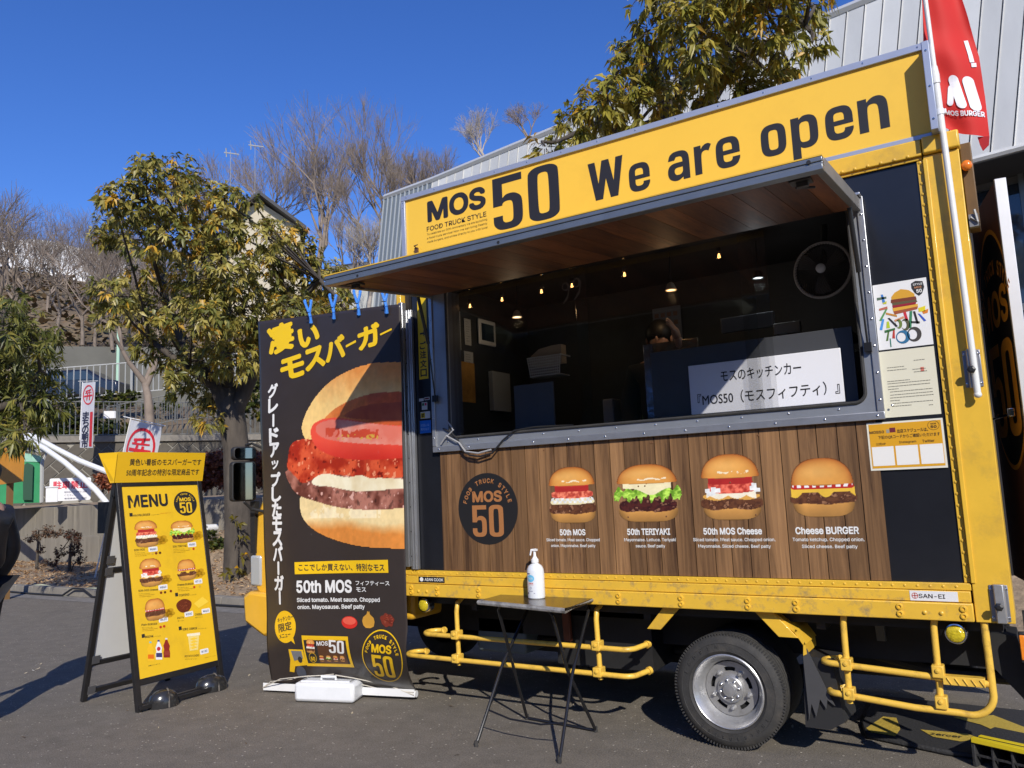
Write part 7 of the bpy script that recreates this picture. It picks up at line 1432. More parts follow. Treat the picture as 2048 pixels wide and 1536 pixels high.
# ---------------------------------------------------------------- street things at the left
cp = atD(150, 775, 40); CR = thing('parked_car', (cp.x, cp.y, 5.6), 'dark blue car parked behind the white fence on the upper lot', 'car'); cd = Vector((.82, .57, 0)).normalized(); cn = Vector((-cd.y, cd.x, 0))
def cpt(a, n_, z): return cp + cd * a + cn * n_ + Vector((0, 0, z - cp.z + 6.0))
DKB = M('car_paint', (.012, .016, .03), .2, coat=.6)
pf = [(-2.2, .3), (-2.25, .75), (-1.5, .95), (-.8, 1.42), (.9, 1.45), (1.6, 1.0), (2.2, .9), (2.25, .3)]; b = MB(); b.prism([cpt(a, -.85, z) for a, z in pf], cn * 1.7); b.build('body', DKB, CR, bevel=.08)
b = MB(); b.prism([cpt(a, -.87, z) for a, z in [(-1.25, .98), (-.72, 1.34), (.8, 1.37), (1.3, 1.0)]], cn * .02); b.build('window', GD, CR)
for a in (-1.4, 1.4): b = MB(); c_ = cpt(a, -.86, .33); b.lathe([(.001, 0), (.32, 0), (.32, .2), (.001, .2)], c_, 'y', 20); b.build('wheel', RUB, CR)
lp = onX(235, 790, -38); 
b = MB(); q = atD(237, 640, 42); b.tube([(q.x, q.y, 5.8), (q.x + .03, q.y, q.z)], .075, 8); tag(b.build('lamp_post', M('pale_green_paint', (.42, .62, .46), .5), None), 'slim pale green post rising behind the white fence', 'post')
# green shelter and its arched white tubes
SHn = thing('green_shelter', (-25.5, 7.6, 1.6), 'green sided shelter with white frame at the left edge below the trees', 'shelter')
def s5(px, py, Y=7.5): return CAM + ray(px, py) * ((24.5 + (Y - 7.5)) / ray(px, py).dot(wv))
GRN = M('green_sheet', (.03, .26, .10), .35, var=.25, vscale=2); GRL = M('green_roof_light', (.30, .55, .42), .35, var=.1)
b = MB(); b.prism([s5(-60, 1010), s5(80, 1005), s5(80, 925), s5(-60, 920)], wv * .8); b.build('side_panel', GRN, SHn); b = MB(); b.prism([s5(-60, 920), s5(80, 924), s5(82, 912), s5(40, 903), s5(-60, 900)], wv * .8); b.build('roof_panel', GRL, SHn)
b = MB(); b.tube([s5(83, 1005, 7.45), s5(84, 926, 7.45), s5(94, 903, 7.45), s5(50, 900, 7.45)], .05, 6); b.build('frame_tube', FW, SHn)
b = MB(); b.prism([s5(46, 1000, 7.4), s5(64, 1000, 7.4), s5(66, 930, 7.4), s5(54, 925, 7.4), s5(46, 932, 7.4)], wv * .05); b.build('dark_panel', M('green_dark', (.015, .07, .035), .4), SHn)
arc_l = ('upper white tube of the arched pair beside the shelter', 'lower white tube of the arched pair beside the shelter')
for k, P_ in enumerate(([(70, 874), (110, 896), (160, 922), (218, 945)], [(54, 878), (90, 897), (130, 925), (165, 955), (192, 980), (212, 1004)])):
    b = MB(); pts_ = [onY(x, y, 5.95 - .3 * k) for x, y in P_]; pts_ = [onY(20, 858 + 6 * k, 6)] + pts_ + [Vector((pts_[-1].x + .9, pts_[-1].y - .1, pts_[-1].z - .7 - .4 * k)), Vector((pts_[-1].x + 1.25, pts_[-1].y - .15, .3))]; b.tube(pts_, .065, 10); tag(b.build('arched_tube', WHM, None, smooth=True), arc_l[k], 'tube', 'arched white tubes')
ob = atD(25, 932, 15.5); b = MB(); oc = [onY(-40, 975, 2.6), onY(43, 963, 2.6), onY(47, 895, 2.6), onY(-40, 897, 2.6)]; b.prism(oc, (0, .03, 0)); t = thing('orange_sign', tuple(oc[1]), 'plain orange board on a wooden post at the left edge', 'sign'); b.build('sign_board', M('orange_board', (.55, .24, .03), .6, var=.15, vscale=2), t)
b = MB(); q = onY(16, 960, 2.64); b.box((q.x - .05, q.y, 0), (q.x + .05, q.y + .08, q.z)); b.build('post', M('brown_post', (.20, .11, .04), .7), t)
p0_, p1_ = atD(98, 1003, 24), atD(161, 1001, 24); NP_ = thing('no_parking_sign', tuple(p0_), 'white sign with red no parking lettering on the upper bed', 'sign'); ww = 63 * 24 / F; hh_ = 39 * 24 / F
NS = Surf(p0_, Vector((p1_.x - p0_.x, p1_.y - p0_.y, 0)), (0, 0, 1)); b = MB(); b.prism([NS.map(a, c_) for a, c_ in rrect(0, 0, ww, hh_, .04, 3)], -NS.n * .03); b.build('sign_board', M('sign_white', (.78, .78, .78), .5), NP_)
A = Art(NS, .004); A.text('駐車禁止', ww * .08, hh_ * .52, ww * .92, hh_ * .88, S(214, 60, 80), .03); A.text('関係者以外の駐車はご遠慮', ww * .36, hh_ * .34, ww * .9, hh_ * .42, S(140, 140, 155), .01); A.text('ください', ww * .36, hh_ * .20, ww * .6, hh_ * .28, S(140, 140, 155), .01); A.text('管理事務所　電話', ww * .36, hh_ * .06, ww * .9, hh_ * .13, S(140, 140, 155), .01); A.build('sign_lettering', NP_)
b = MB(); b.box((NP_.location.x + .1, p0_.y - .02, 1.5), (NP_.location.x + .14, p0_.y + .02, 1.9)); 
q = atD(91, 1005, 23); BXs = Surf(q, NS.u, (0, 0, 1)); b = MB(); b.prism([BXs.map(0, 0), BXs.map(.26, 0), BXs.map(.26, .36), BXs.map(0, .36)], -BXs.n * .25); b.prism([BXs.map(-.02, .36, .02), BXs.map(.28, .36, .02), BXs.map(.28, .39, .02), BXs.map(-.02, .39, .02)], -BXs.n * .3); tag(b.build('white_box', WHP, None, bevel=.008), 'small white box standing before the no parking sign', 'box')
b = MB(); fcx = onY(210, 1030, 4.0); b.box((fcx.x - .25, fcx.y, fcx.z - .35), (fcx.x + .12, fcx.y + .1, fcx.z + .25)); t = tag(b.build('black_notice', DARK, None), 'small black notice with white slips behind the menu board', 'notice'); 
# fair flags (white, red emblem)
def nobori(base, top, w_, h_, lab, tilt, curl):
    t = thing('fair_flag', tuple(base), lab, 'flag', 'white fair flags with red emblem'); b = MB(); b.tube([base, top], [.02, .014], 6); arm = Vector((w_ + .12, 0, -.04 - tilt)); b.tube([top + Vector((-.25, 0, .05)), top + arm], .010, 6); b.build('flag_pole', WHM, t, smooth=True)
    ax = (base - top).normalized(); u_ = arm.normalized()
    class F_(Surf):
        def map(s, u, v, off=0.): p = top + u_ * (u * w_ + .02) + ax * ((1 - v) * h_ + .03); p.y += .06 * sin(u * 4 + v * 5 * curl) * u * curl; return p + Vector((0, -off - .005, 0))
    FF = F_((0, 0, 0), (1, 0, 0), (0, 0, 1)); A = Art(FF, 0); nx, ny = 8, 24
    uv = [(i / nx, j / ny) for j in range(ny + 1) for i in range(nx + 1)]; fs = [(j * (nx + 1) + i, j * (nx + 1) + i + 1, (j + 1) * (nx + 1) + i + 1, (j + 1) * (nx + 1) + i) for j in range(ny) for i in range(nx)]; A.mesh(uv, fs, (.78, .78, .80)); A.build('flag_cloth', t, attr_mat('white_flag_cloth', .7, trans=.3))
    A = Art(FF, .012, .003); rd = S(206, 40, 50); asp = w_ / h_; cy = 1 - .5 * asp * 1.05
    A.poly(ell(.5, cy, .42, .42 * asp, 28), rd, [ell(.5, cy, .36, .36 * asp, 28)])
    for P_ in ([(.28, .66), (.72, .74), (.72, .68), (.28, .60)], [(.35, .66), (.42, .66), (.36, .52), (.28, .52)], [(.55, .70), (.62, .70), (.58, .54), (.5, .54)], [(.18, .42), (.82, .46), (.82, .38), (.18, .34)], [(.40, .52), (.47, .52), (.42, .18), (.34, .18)], [(.56, .52), (.63, .52), (.64, .18), (.56, .18)], [(.25, .56), (.75, .60), (.75, .56), (.25, .51)]): A.poly([(x, cy + (y - .45) * .84 * asp) for x, y in P_], rd)
    A.poly([(.70, .02), (.92, .02), (.92, 1 - asp * 1.25), (.70, 1 - asp * 1.25)], rd)
    for i, ch in enumerate('まちの朝市'): v1 = 1 - asp * 1.2 - i * (.98 - asp * 1.2) / 5; A.text(ch, .12, v1 - .13 * (1 if h_ > 1.5 else 1), .62, v1 - .01, (.02, .02, .05), .03)
    A.build('flag_print', t, cut=(.12, .05)); return t
bs_ = onZ(190, 1155, .2); tp_ = onY(262, 836, bs_.y - .05); nobori(bs_, tp_, .98, 2.4, 'near white fair flag with red round emblem leaning behind the menu board', .20, 1.)
p_ = atD(160, 880, 30); q_ = atD(165, 764, 30); nobori(p_, q_, .78, 2.15, 'far white fair flag with dark lettering hung before the grey fence', .02, .3)
b = MB(); b.prism([atD(208, 822, 31), atD(229, 822, 31), atD(229, 836, 31), atD(207, 837, 31)], (0, .05, 0)); tag(b.build('fence_notice', M('sign_white'), None), 'small blank white notice fixed to the grey fence', 'sign')
b = MB(); q = onY(414, 1056, 6.18); b.lathe([(.07, .3), (.075, -.02), (.055, -.02), (.055, .3)], q, 'y', 16); tag(b.build('drain_pipe', WHP, None), 'short white drain pipe stub in the concrete wall', 'pipe')

# ---------------------------------------------------------------- foliage
def leaf_arrays(P, D, Nn, L, W, cols, droop=.25):
    """many folded leaves: P base, D direction, Nn normal"""
    n = len(P); S_ = np.cross(D, Nn); S_ /= np.linalg.norm(S_, axis=1, keepdims=True) + 1e-9; L = L[:, None]; W = W[:, None]
    down = np.array([0, 0, -1.])[None]
    mid = P + D * L * .5 + Nn * L * .03; tip = P + D * L * .95 + down * L * droop; a = P + D * L * .42 + S_ * W + Nn * L * .07; c_ = P + D * L * .42 - S_ * W + Nn * L * .07
    V = np.stack([P, a, mid, c_, tip], 1).reshape(-1, 3); i = np.arange(n)[:, None] * 5; Fc = np.concatenate([i + [[0, 1, 2]], i + [[0, 2, 3]], i + [[1, 4, 2]], i + [[2, 4, 3]]], 0)
    return V, Fc, np.repeat(cols, 5, 0)
def np_mesh(name, V, Fc, C_, mat, parent, kind=None):
    me = bpy.data.meshes.new(name); me.vertices.add(len(V)); me.vertices.foreach_set('co', V.astype(np.float32).ravel()); nf = len(Fc); me.loops.add(nf * 3); me.loops.foreach_set('vertex_index', Fc.astype(np.int32).ravel()); me.polygons.add(nf); me.polygons.foreach_set('loop_start', np.arange(nf, dtype=np.int32) * 3)
    try: me.polygons.foreach_set('loop_total', np.full(nf, 3, np.int32))
    except Exception: pass
    me.update(calc_edges=True); me.materials.append(mat); a = me.color_attributes.new('Col', 'FLOAT_COLOR', 'POINT'); arr = np.ones((len(V), 4), np.float32); arr[:, :3] = C_; a.data.foreach_set('color', arr.ravel()); return link(name, me, parent, 0, kind)
BARK = M('bark', (.075, .062, .050), .9, var=.4, vscale=6, dirt=(.17, .15, .12), dirt_amt=.5, dirt_scale=4, bump=1., bscale=22, stretch=(1, 1, .35))
def leafy(root, blobs, per, nleaf, Ls, Wf, pal, limbs, seed, droop=.3, hang=.35, up=.25, singles=0, mat=None, tw=.012):
    """crown made of blobs (centre, radius); twigs run from the limbs to whorls of leaves"""
    r_ = np.random.RandomState(seed); lim = np.array([p for l_ in limbs for p in l_[0]]); Ps, Ds, Ns, LL, WW, CC = [], [], [], [], [], []; tb = MB()
    for c0, rad in blobs:
        c0 = np.array(c0); k = max(3, int(per * (rad / .6) ** 2)); j = np.argmin(np.linalg.norm(lim - c0, axis=1)); hubp = Vector(lim[j]); cc = Vector(c0); mid = hubp.lerp(cc, .5) + Vector(r_.uniform(-.1, .1, 3)); tb.tube([hubp, mid, cc], [tw * 2.2, tw * 1.7, tw], 5)
        tone = r_.uniform(-.12, .12); warm = r_.rand() < .35
        for _ in range(k):
            d = r_.normal(size=3); d /= np.linalg.norm(d); rr_ = rad * (.45 + .6 * r_.rand() ** .6); p = c0 + d * rr_ * np.array([1, 1, .85]); base = c0 + d * rr_ * .25
            if r_.rand() < .55: tb.tube([Vector(base), Vector((base + p) / 2 + r_.uniform(-.04, .04, 3)), Vector(p)], [tw * .6, tw * .45, tw * .25], 3, cap=False)
            out = d * .6 + np.array([0, 0, up]); out /= np.linalg.norm(out); m = r_.randint(nleaf - 3, nleaf + 4)
            aa = r_.rand(m) * 2 * pi; e1 = np.cross(out, [0, 0, 1.]); e1 /= np.linalg.norm(e1) + 1e-6; e2 = np.cross(out, e1); sp = r_.uniform(.5, 1.2, m)[:, None]
            D = out[None] * r_.uniform(.1, .9, m)[:, None] + (np.cos(aa)[:, None] * e1 + np.sin(aa)[:, None] * e2) * sp + np.array([0, 0, -hang]); D /= np.linalg.norm(D, axis=1, keepdims=True)
            Nn = np.cross(np.cross(D, out[None] + r_.normal(0, .35, (m, 3))), D); Nn /= np.linalg.norm(Nn, axis=1, keepdims=True) + 1e-9
            Ps.append(p[None] + out[None] * r_.uniform(-.07, .03, m)[:, None]); Ds.append(D); Ns.append(Nn); L = Ls * r_.uniform(.55, 1.3, m); LL.append(L); WW.append(L * Wf * r_.uniform(.8, 1.2, m))
            w_ = np.array(pal[0]); base_c = pal[r_.randint(0, len(pal) - 2)] if r_.rand() > (.16 if warm else .03) else pal[-1]
            c_ = np.array(base_c)[None] * (1 + tone + r_.uniform(-.2, .2, m))[:, None]; y_ = r_.rand(m) < .04; c_[y_] = pal[-1]; CC.append(np.clip(c_, 0, 1))
    P, D, Nn, L, W, C_ = map(np.concatenate, (Ps, Ds, Ns, LL, WW, CC)); V, Fc, Cv = leaf_arrays(P, D, Nn, L, W, C_, droop)
    np_mesh('crown', V, Fc, Cv, mat or LEAFM, root, 'stuff')
    for l_, rads in limbs: b = MB(); b.tube([Vector(p) for p in l_], list(rads), 9); b.build('limb' if l_ is not limbs[0][0] else 'trunk', BARK, root, smooth=True, auto=80)
    tb.build('twigs', BARK, root, kind='stuff')
    # the leaves that show largest are parts of their own
    if singles:
        dist = np.linalg.norm(P - np.array(CAM), axis=1); o_ = np.argsort(dist)[:singles * 6:6]; lm = []
        for k in range(4):
            c_ = pal[k % len(pal)]; V, Fc, Cv = leaf_arrays(np.zeros((1, 3)), np.array([[1., 0, 0]]), np.array([[0, 0, 1.]]), np.array([Ls]), np.array([Ls * Wf]), np.array([c_]), 0.); o = np_mesh('leaf', V, Fc, Cv, mat or LEAFM, root); lm.append(o)
        for q, i in enumerate(o_):
            o = lm[q] if q < 4 else lm[q % 4].copy()
            if q >= 4: COL.objects.link(o)
            x_ = Vector(D[i]); z_ = Vector(Nn[i]); y_ = z_.cross(x_).normalized(); Mx = Matrix((x_, y_, z_)).transposed().to_4x4(); Mx.translation = Vector(P[i]) + Vector((.02, -.02, -.01)); b0 = Vector(root['base']); o.matrix_parent_inverse = Matrix(); Mx.translation -= b0; o.matrix_local = Mx if False else Mx; 
            o.parent = root; o.matrix_parent_inverse = Matrix(); o.matrix_basis = Mx
OL = [S(166, 154, 76), S(138, 134, 64), S(182, 168, 92), S(114, 116, 56), S(150, 142, 74), S(206, 164, 60)]
def bl(lst, D, jit, seed):
    r_ = random.Random(seed); return [(tuple(atD(x, y, D + r_.uniform(-jit, jit))), rad * D / F) for x, y, rad in lst]
T1 = thing('street_tree', (-11.95, 4.7, 0), 'evergreen street tree with olive and yellow leaves behind the menu board', 'tree')
b1 = bl([(330, 385, 62), (292, 345, 34), (365, 345, 36), (250, 405, 46), (225, 395, 26), (415, 410, 58), (215, 465, 34), (205, 440, 20), (275, 470, 55), (340, 470, 60), (400, 480, 55), (455, 405, 38), (460, 460, 44), (500, 400, 20), (230, 590, 44), (215, 625, 34), (285, 620, 46), (290, 540, 34), (390, 560, 60), (450, 540, 60), (470, 610, 66), (540, 520, 58), (600, 540, 58), (650, 560, 52), (680, 600, 44), (530, 470, 36), (580, 470, 34), (620, 500, 34), (520, 640, 62), (590, 630, 58), (650, 640, 46), (420, 640, 50), (350, 700, 46), (300, 690, 40), (410, 720, 50), (470, 710, 56), (530, 710, 46), (590, 690, 40), (370, 770, 40), (430, 790, 40), (415, 840, 32), (345, 745, 30), (700, 660, 34), (660, 690, 30), (395, 600, 40), (330, 640, 30), (560, 590, 50)], 15.3, 1.5, 4)
tk_ = lambda *pp: [tuple(onY(x, y, 4.7 + dy)) for x, y, dy in pp]
LM1 = [(tk_((478, 1195, 0), (476, 1050, 0), (472, 900, 0), (462, 830, 0), (455, 770, .1)), (.30, .24, .235, .25, .2)), (tk_((460, 835, 0), (430, 770, -.2), (370, 690, -.4), (330, 600, -.5), (320, 480, -.4), (310, 400, -.3)), (.15, .12, .10, .08, .06, .03)), (tk_((455, 780, 0), (450, 690, .2), (455, 590, .3), (430, 480, .3), (390, 400, .2)), (.14, .11, .09, .06, .03)), (tk_((468, 830, 0), (500, 760, .2), (540, 680, .5), (590, 610, .7), (640, 560, .8), (680, 600, .9)), (.15, .12, .10, .08, .05, .03)), (tk_((430, 775, -.2), (380, 740, -.6), (300, 680, -.9), (250, 610, -1.)), (.08, .07, .05, .03))]
leafy(T1, b1, 94, 11, .136, .18, OL, LM1, 11, singles=240)
b = MB()   # sprouts on the trunk
sb = bl([(470, 1040, 14), (480, 1075, 10), (476, 1110, 14), (466, 1140, 16), (478, 1155, 12)], 15.0, .1, 3)
T1s = thing('trunk_sprout', tuple(onY(475, 1150, 4.45)), 'thin leafy sprout with yellow leaves before the trunk of the street tree', 'plant')
leafy(T1s, [((c_[0], c_[1] , c_[2]), r_) for c_, r_ in sb], 40, 5, .13, .22, [S(120, 110, 40), S(90, 96, 30), S(200, 150, 20)], [([tuple(onY(476, 1185, 4.4)), tuple(onY(474, 1100, 4.4)), tuple(onY(472, 1040, 4.4))], (.012, .01, .006))], 5, tw=.004)
T2 = thing('evergreen_tree', (-3.2, 4.4, 0), 'evergreen tree with long drooping leaves rising behind the roof of the truck', 'tree')
b2 = bl([(1090, 292, 30), (1120, 262, 26), (1170, 232, 44), (1160, 270, 34), (1215, 190, 50), (1225, 235, 40), (1240, 100, 22), (1238, 140, 32), (1280, 110, 44), (1262, 165, 46), (1300, 60, 40), (1320, 120, 50), (1370, 30, 60), (1340, 170, 46), (1280, 220, 42), (1330, 200, 34), (1400, 80, 60), (1410, 150, 44), (1450, 20, 60), (1480, 90, 56), (1460, 150, 44), (1530, 30, 60), (1560, 90, 50), (1600, 40, 46), (1625, 85, 26), (1620, 10, 36), (1520, 150, 46), (1580, 130, 34), (1490, 190, 36), (1545, 175, 24), (1400, 200, 30), (1190, 285, 26), (1250, 265, 26), (1370, -40, 66), (1450, -60, 70), (1540, -50, 66), (1440, -140, 80), (1300, -20, 44), (1620, -50, 46), (1385, -130, 60), (1500, -140, 60)], 10.6, 1.0, 8)
tk2 = lambda *pp: [tuple(onY(x, y, 4.4 + dy)) for x, y, dy in pp]
LM2 = [([(-3.35, 4.4, 0), (-3.35, 4.4, 2.5)] + tk2((1395, 420, 0), (1370, 300, 0)), (.22, .19, .15, .13)), (tk2((1370, 300, 0), (1335, 230, 0), (1320, 170, -.1), (1290, 100, -.2), (1270, 60, -.3)), (.13, .10, .08, .05, .02)), (tk2((1372, 310, 0), (1400, 230, .1), (1440, 165, .1), (1450, 90, .1), (1480, 0, .1), (1500, -90, 0)), (.13, .11, .10, .08, .05, .02)), (tk2((1335, 240, 0), (1260, 265, -.3), (1190, 250, -.6), (1110, 285, -.8)), (.09, .07, .05, .02)), (tk2((1440, 165, .1), (1500, 110, -.2), (1560, 70, -.3), (1610, 50, -.4)), (.08, .06, .04, .02)), (tk2((1345, 235, 0), (1380, 130, .3), (1390, 40, .4), (1400, -90, .4)), (.08, .07, .05, .02))]
OL2 = [S(160, 150, 62), S(136, 132, 52), S(178, 162, 72), S(112, 114, 46), S(200, 158, 52)]
leafy(T2, b2, 92, 11, .138, .15, OL2, LM2, 21, droop=.35, hang=.55, singles=280)
T3 = thing('evergreen_tree', tuple(onZ(-60, 1130, .1)), 'dense evergreen with narrow leaves filling the left edge beside the shelter', 'tree')
b3 = bl([(10, 615, 28), (50, 640, 34), (20, 660, 50), (75, 690, 40), (90, 730, 36), (40, 720, 50), (5, 740, 50), (80, 790, 44), (40, 800, 54), (0, 820, 54), (90, 840, 34), (50, 860, 34), (10, 870, 34), (120, 810, 22), (-50, 660, 60), (-60, 760, 70), (-60, 850, 60), (-110, 720, 80), (100, 665, 22), (30, 590, 20)], 13.5, .9, 2)
q0_ = onZ(-60, 1130, .1); LM3 = [([tuple(q0_), tuple(q0_ + Vector((.2, 0, 1.6))), tuple(atD(-30, 800, 13.6)), tuple(atD(0, 700, 13.6))], (.14, .11, .08, .03)), ([tuple(atD(-40, 830, 13.6)), tuple(atD(40, 800, 13.4)), tuple(atD(80, 740, 13.4))], (.07, .05, .02))]
OL3 = [S(116, 118, 56), S(92, 98, 44), S(138, 136, 70), S(74, 82, 38), S(156, 146, 72)]
leafy(T3, b3, 74, 10, .17, .10, OL3, LM3, 31, droop=.35, hang=.4, singles=60)
# hedges and shrubs
def shrub(name, lab, blobs, per, L, Wf, pal, seed, cat='shrub', up=.6, group=None):
    c0 = blobs[0][0]; z0 = min(c_[2] - r_ for c_, r_ in blobs); per = per * (11 if cat == 'shrub' else 4.5); t = thing(name, (c0[0], c0[1], z0), lab, cat, group); st_ = [((c0[0], c0[1], z0 - .2), (c0[0] + .05, c0[1], c0[2]))]
    leafy(t, blobs, per, 7, L, Wf, pal, [(list(st_[0]), (.04, .02))], seed, droop=.1, hang=-.1, up=up, tw=.008, mat=LEAFM); return t
RD = [S(150, 84, 58), S(128, 74, 52), S(164, 104, 70), S(110, 92, 58), S(120, 62, 44)]; HG = [S(70, 80, 30), S(86, 92, 36), S(56, 66, 26), S(100, 92, 40), S(110, 100, 40)]
shrub('azalea_hedge', 'reddish brown hedge right of the menu board header behind the trunk', [(tuple(onY(x, y, 7.3)), r_ * 21 / F) for x, y, r_ in ((385, 930, 20), (410, 935, 26), (435, 925, 24), (445, 955, 22), (410, 960, 22), (500, 930, 26), (520, 950, 22), (540, 925, 22))], 60, .10, .28, RD, 51)
shrub('azalea_bush', 'small rounded reddish bush just left of the menu board header', [(tuple(onY(x, y, 7.3)), r_ * 22 / F) for x, y, r_ in ((205, 955, 14), (215, 965, 16), (230, 960, 18))], 60, .10, .28, RD, 52)
shrub('dry_shrub', 'thin brown leafless clipped shrub before the concrete wall, left one', [(tuple(onY(x, y, 5.2)), r_ * 18.5 / F) for x, y, r_ in ((75, 1070, 12), (95, 1064, 14), (115, 1066, 12), (60, 1078, 8), (80, 1100, 9), (90, 1125, 8))], 50, .055, .28, [S(132, 104, 80), S(112, 86, 66), S(150, 100, 72), S(96, 76, 58)], 53)
shrub('dry_shrub', 'darker tangled clipped shrub before the concrete wall, right one', [(tuple(onY(x, y, 5.0)), r_ * 18.2 / F) for x, y, r_ in ((140, 1068, 13), (155, 1078, 12), (150, 1100, 14), (120, 1105, 12), (108, 1125, 10), (160, 1120, 10))], 55, .055, .28, [S(70, 56, 40), S(90, 60, 44), S(54, 44, 32), S(110, 60, 44)], 54)
shrub('low_shrub', 'green brown shrub between the menu board and the tree trunk', [(tuple(onY(x, y, 5.6)), r_ * 16 / F) for x, y, r_ in ((418, 1075, 14), (435, 1090, 16), (425, 1120, 16), (440, 1145, 14))], 55, .10, .25, HG, 55)
def hedge(lab, P_, seed): shrub('hedge', lab, P_, 26, .16, .3, HG, seed, 'hedge')
hedge('dark green clipped hedge behind the nearest grey fence', [(tuple(atD(x, y, 33.5)), r_ * 33.5 / F) for x, y, r_ in ((120, 855, 26), (150, 860, 24), (180, 862, 24), (210, 860, 24), (240, 862, 22), (150, 835, 20), (270, 864, 20), (95, 860, 24))], 61)
hedge('sunlit green hedge along the ramp above the second fence', [(tuple(atD(x, y, 36)), r_ * 36 / F) for x, y, r_ in ((140, 812, 16), (200, 800, 14), (230, 796, 15), (262, 795, 14), (250, 808, 12), (300, 815, 14), (340, 812, 16))], 62)
hedge('leafy green bush behind the trunk of the street tree', [(tuple(atD(x, y, 26)), r_ * 26 / F) for x, y, r_ in ((505, 780, 30), (500, 740, 26), (520, 820, 22), (480, 820, 20))], 63)
# bare trees
def bare(root, base, h, seed, spread=.5, r0=.2, depth=6, fan=3, lean=(0, 0), ground=.2, light=False):
    r_ = random.Random(seed); tb = MB(); mb = MB()
    def grow(p, d, L, rad, k):
        n = 3; pts = [p]; q = p; dd = d.copy()
        for i in range(n): dd = (dd + Vector((r_.uniform(-.16, .16), r_.uniform(-.16, .16), r_.uniform(-.02, .12)))).normalized(); q = q + dd * L / n; pts.append(q)
        (mb if k >= depth - 2 else tb).tube(pts, [rad * .85, rad * .77, rad * .68, rad * .58], 7 if k >= depth - 2 else 3, cap=False)
        if k == 0: return
        m = fan if k > 1 else fan + 1
        for i in range(m):
            a = r_.uniform(0, 2 * pi); s_ = spread * r_.uniform(.5, 1.15); e = dd.orthogonal().normalized(); f_ = dd.cross(e); nd = (dd + (e * cos(a) + f_ * sin(a)) * s_ * (1.3 if k == depth else 1) + Vector((0, 0, .10))).normalized(); grow(pts[-1] if i < 2 else pts[2].lerp(pts[3], r_.random()), nd, (h * .24 if k == depth else L) * r_.uniform(.66, .9), rad * r_.uniform(.5, .66), k - 1)
        if k <= 3: grow(pts[2], (dd + Vector((r_.uniform(-.7, .7), r_.uniform(-.7, .7), .3))).normalized(), L * .7, rad * .4, k - 1) if k > 1 else None
    grow(Vector(base), Vector((lean[0], lean[1], 1)).normalized(), h * ground, r0, depth); bk_ = M('winter_bark_pale' if light else 'winter_bark', (.36, .31, .26) if light else (.235, .185, .145), .9, var=.3, vscale=3)
    mb.build('trunk', bk_, root, smooth=True, auto=80); tb.build('branches', bk_, root, kind='stuff')
bt_ = [(640, 640, 56, 560, 20.0, .50, .34, 'large bare tree with fanned branches standing above the cream house', 3, (0, 0)), (575, 560, 58, 0, 13.5, .5, .26, 'bare tree leaning left across the gable of the cream house', 8, (-.75, -.45)), (800, 560, 60, 0, 14.5, .40, .26, 'bare tree left of the gymnasium corner, twisted trunk', 12, (-.05, 0)), (862, 470, 64, 0, 8.5, .45, .22, 'bare tree showing just over the gymnasium ridge at its left end', 17, (.02, 0)), (970, 350, 60, 0, 6.0, .62, .2, 'pale bare tree crown above the gymnasium ridge, larger of the pair', 23, (.0, 0)), (1060, 300, 62, 0, 4.6, .6, .14, 'faint bare tree crown above the gymnasium ridge, smaller of the pair', 29, (0, 0)), (735, 640, 50, 0, 8.5, .6, .2, 'pale pollarded bare tree behind the awning corner', 35, (.08, 0)), (690, 640, 52, 0, 8.5, .5, .18, 'dark knotted bare tree between the street tree and the awning', 37, (-.05, 0))]
for px, py, D, _, h, spd, r0, lab, sd, ln in bt_:
    p = atD(px, py, D); t = thing('bare_tree', tuple(p), lab, 'tree', 'bare winter trees on the hill'); bare(t, p, h, sd, spd, r0, 6, 3, ln, light='pale' in lab)
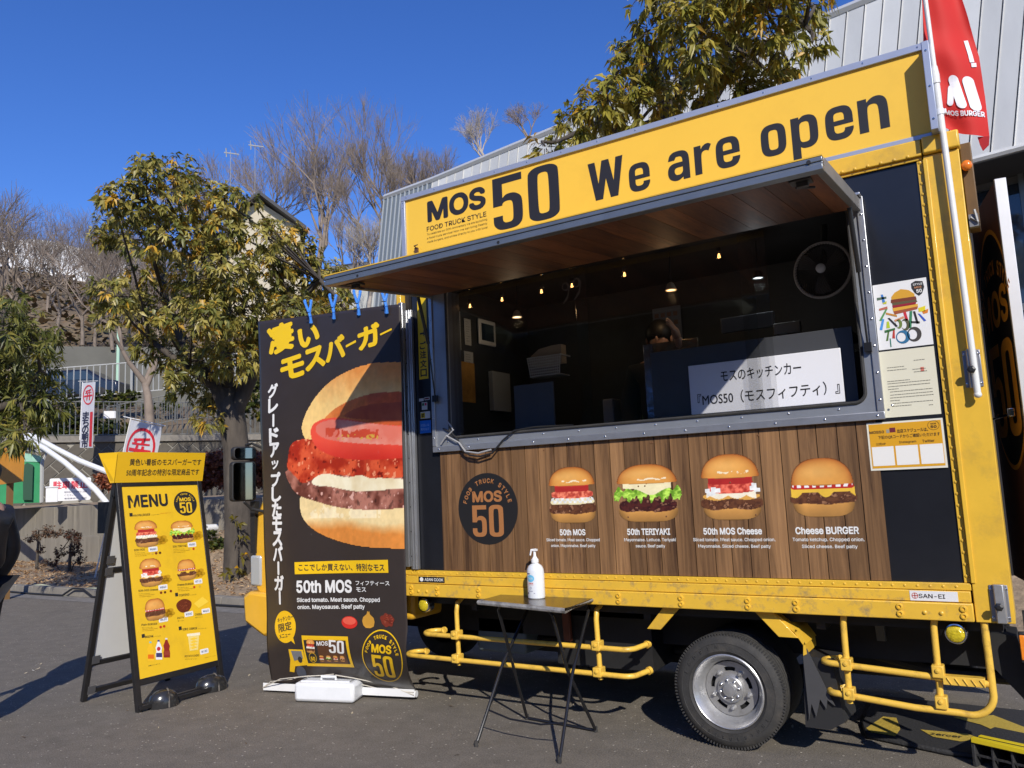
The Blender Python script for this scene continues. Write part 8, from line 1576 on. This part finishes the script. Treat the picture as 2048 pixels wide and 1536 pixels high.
for px, py, D, h, spd, r0, lab, sd, ln in ((20, 760, 30, 7.0, .75, .20, 'wide bare tree spreading over the white building at the left', 41, (.1, .1)), (-40, 760, 34, 7.6, .7, .2, 'bare tree at the far left edge above the evergreen', 44, (.1, 0)), (300, 850, 24, 6.0, .55, .16, 'small bare tree with thick trunk behind the fences', 47, (-.05, 0)), (190, 700, 48, 7.5, .6, .12, 'slender bare tree before the brown hillside', 48, (.1, 0)), (260, 690, 50, 8, .6, .12, 'grey bare tree at the right end of the white building', 49, (.0, 0))):
    p = atD(px, py, D); t = thing('bare_tree', tuple(p), lab, 'tree', 'bare winter trees on the hill'); bare(t, p, h, sd, spd, r0, 6, 3, ln)
# unseen tree masses and backing boxes, added behind the viewer to darken reflections
b = MB(); r_ = random.Random(9)
for i in range(56):
    x = -58 + i * 2.1 + r_.uniform(-.6, .6); y = -27 + r_.uniform(-1.5, 1.5); h_ = r_.uniform(7.5, 10.5)
    for j in range(5): b.ball((x + r_.uniform(-1.2, 1.2), y + r_.uniform(-1, 1), h_ * (.22 + .17 * j)), r_.uniform(1.7, 2.3), (1, 1, .9), 9, 6)
b.box((-64, -29.5, 0), (14, -28.5, 9.2)); b.box((14, -30.5, 0), (70, -29.5, 9.5)); o = b.build('added_tree_line', M('added_foliage', (.035, .045, .018), .9, var=.5, vscale=1.5, bump=1., bscale=3), None); o['kind'] = 'stuff'
k_ = 0
for px, py, D, h, spd, r0, ln, lb in ((540, 560, 62, 13, .55, .22, (-.2, 0), 'behind the cream house, left of the large fanned tree'), (770, 560, 66, 14, .5, .22, (0, 0), 'between the fanned tree and the twisted one'), (905, 480, 68, 9, .5, .18, (0, 0), 'low over the gymnasium edge'), (735, 560, 58, 10, .6, .2, (.15, 0), 'with a forked trunk left of the gymnasium corner'),
        (40, 690, 46, 8, .8, .14, (0, 0), 'on the brown slope at the far left'), (110, 680, 48, 8, .8, .13, (.1, 0), 'on the brown slope above the parked car'), (165, 690, 46, 7.5, .8, .12, (0, 0), 'on the brown slope over the far white flag'), (225, 700, 44, 8, .7, .12, (-.1, 0), 'beside the pale green post'), (285, 720, 44, 8, .7, .14, (0, 0), 'behind the left side of the street tree'), (95, 640, 60, 8, .7, .14, (0, 0), 'before the left half of the white building'), (200, 640, 60, 8, .7, .14, (0, 0), 'before the right half of the white building')):
    k_ += 1; p = atD(px, py, D); t = thing('bare_tree', tuple(p), 'brown bare winter tree ' + lb, 'tree', 'bare winter trees on the hill'); bare(t, p, h, 70 + k_, spd, r0, 6, 3, ln)
# tidy up helper marks
for o in bpy.data.objects:
    if 'base' in o: del o['base']
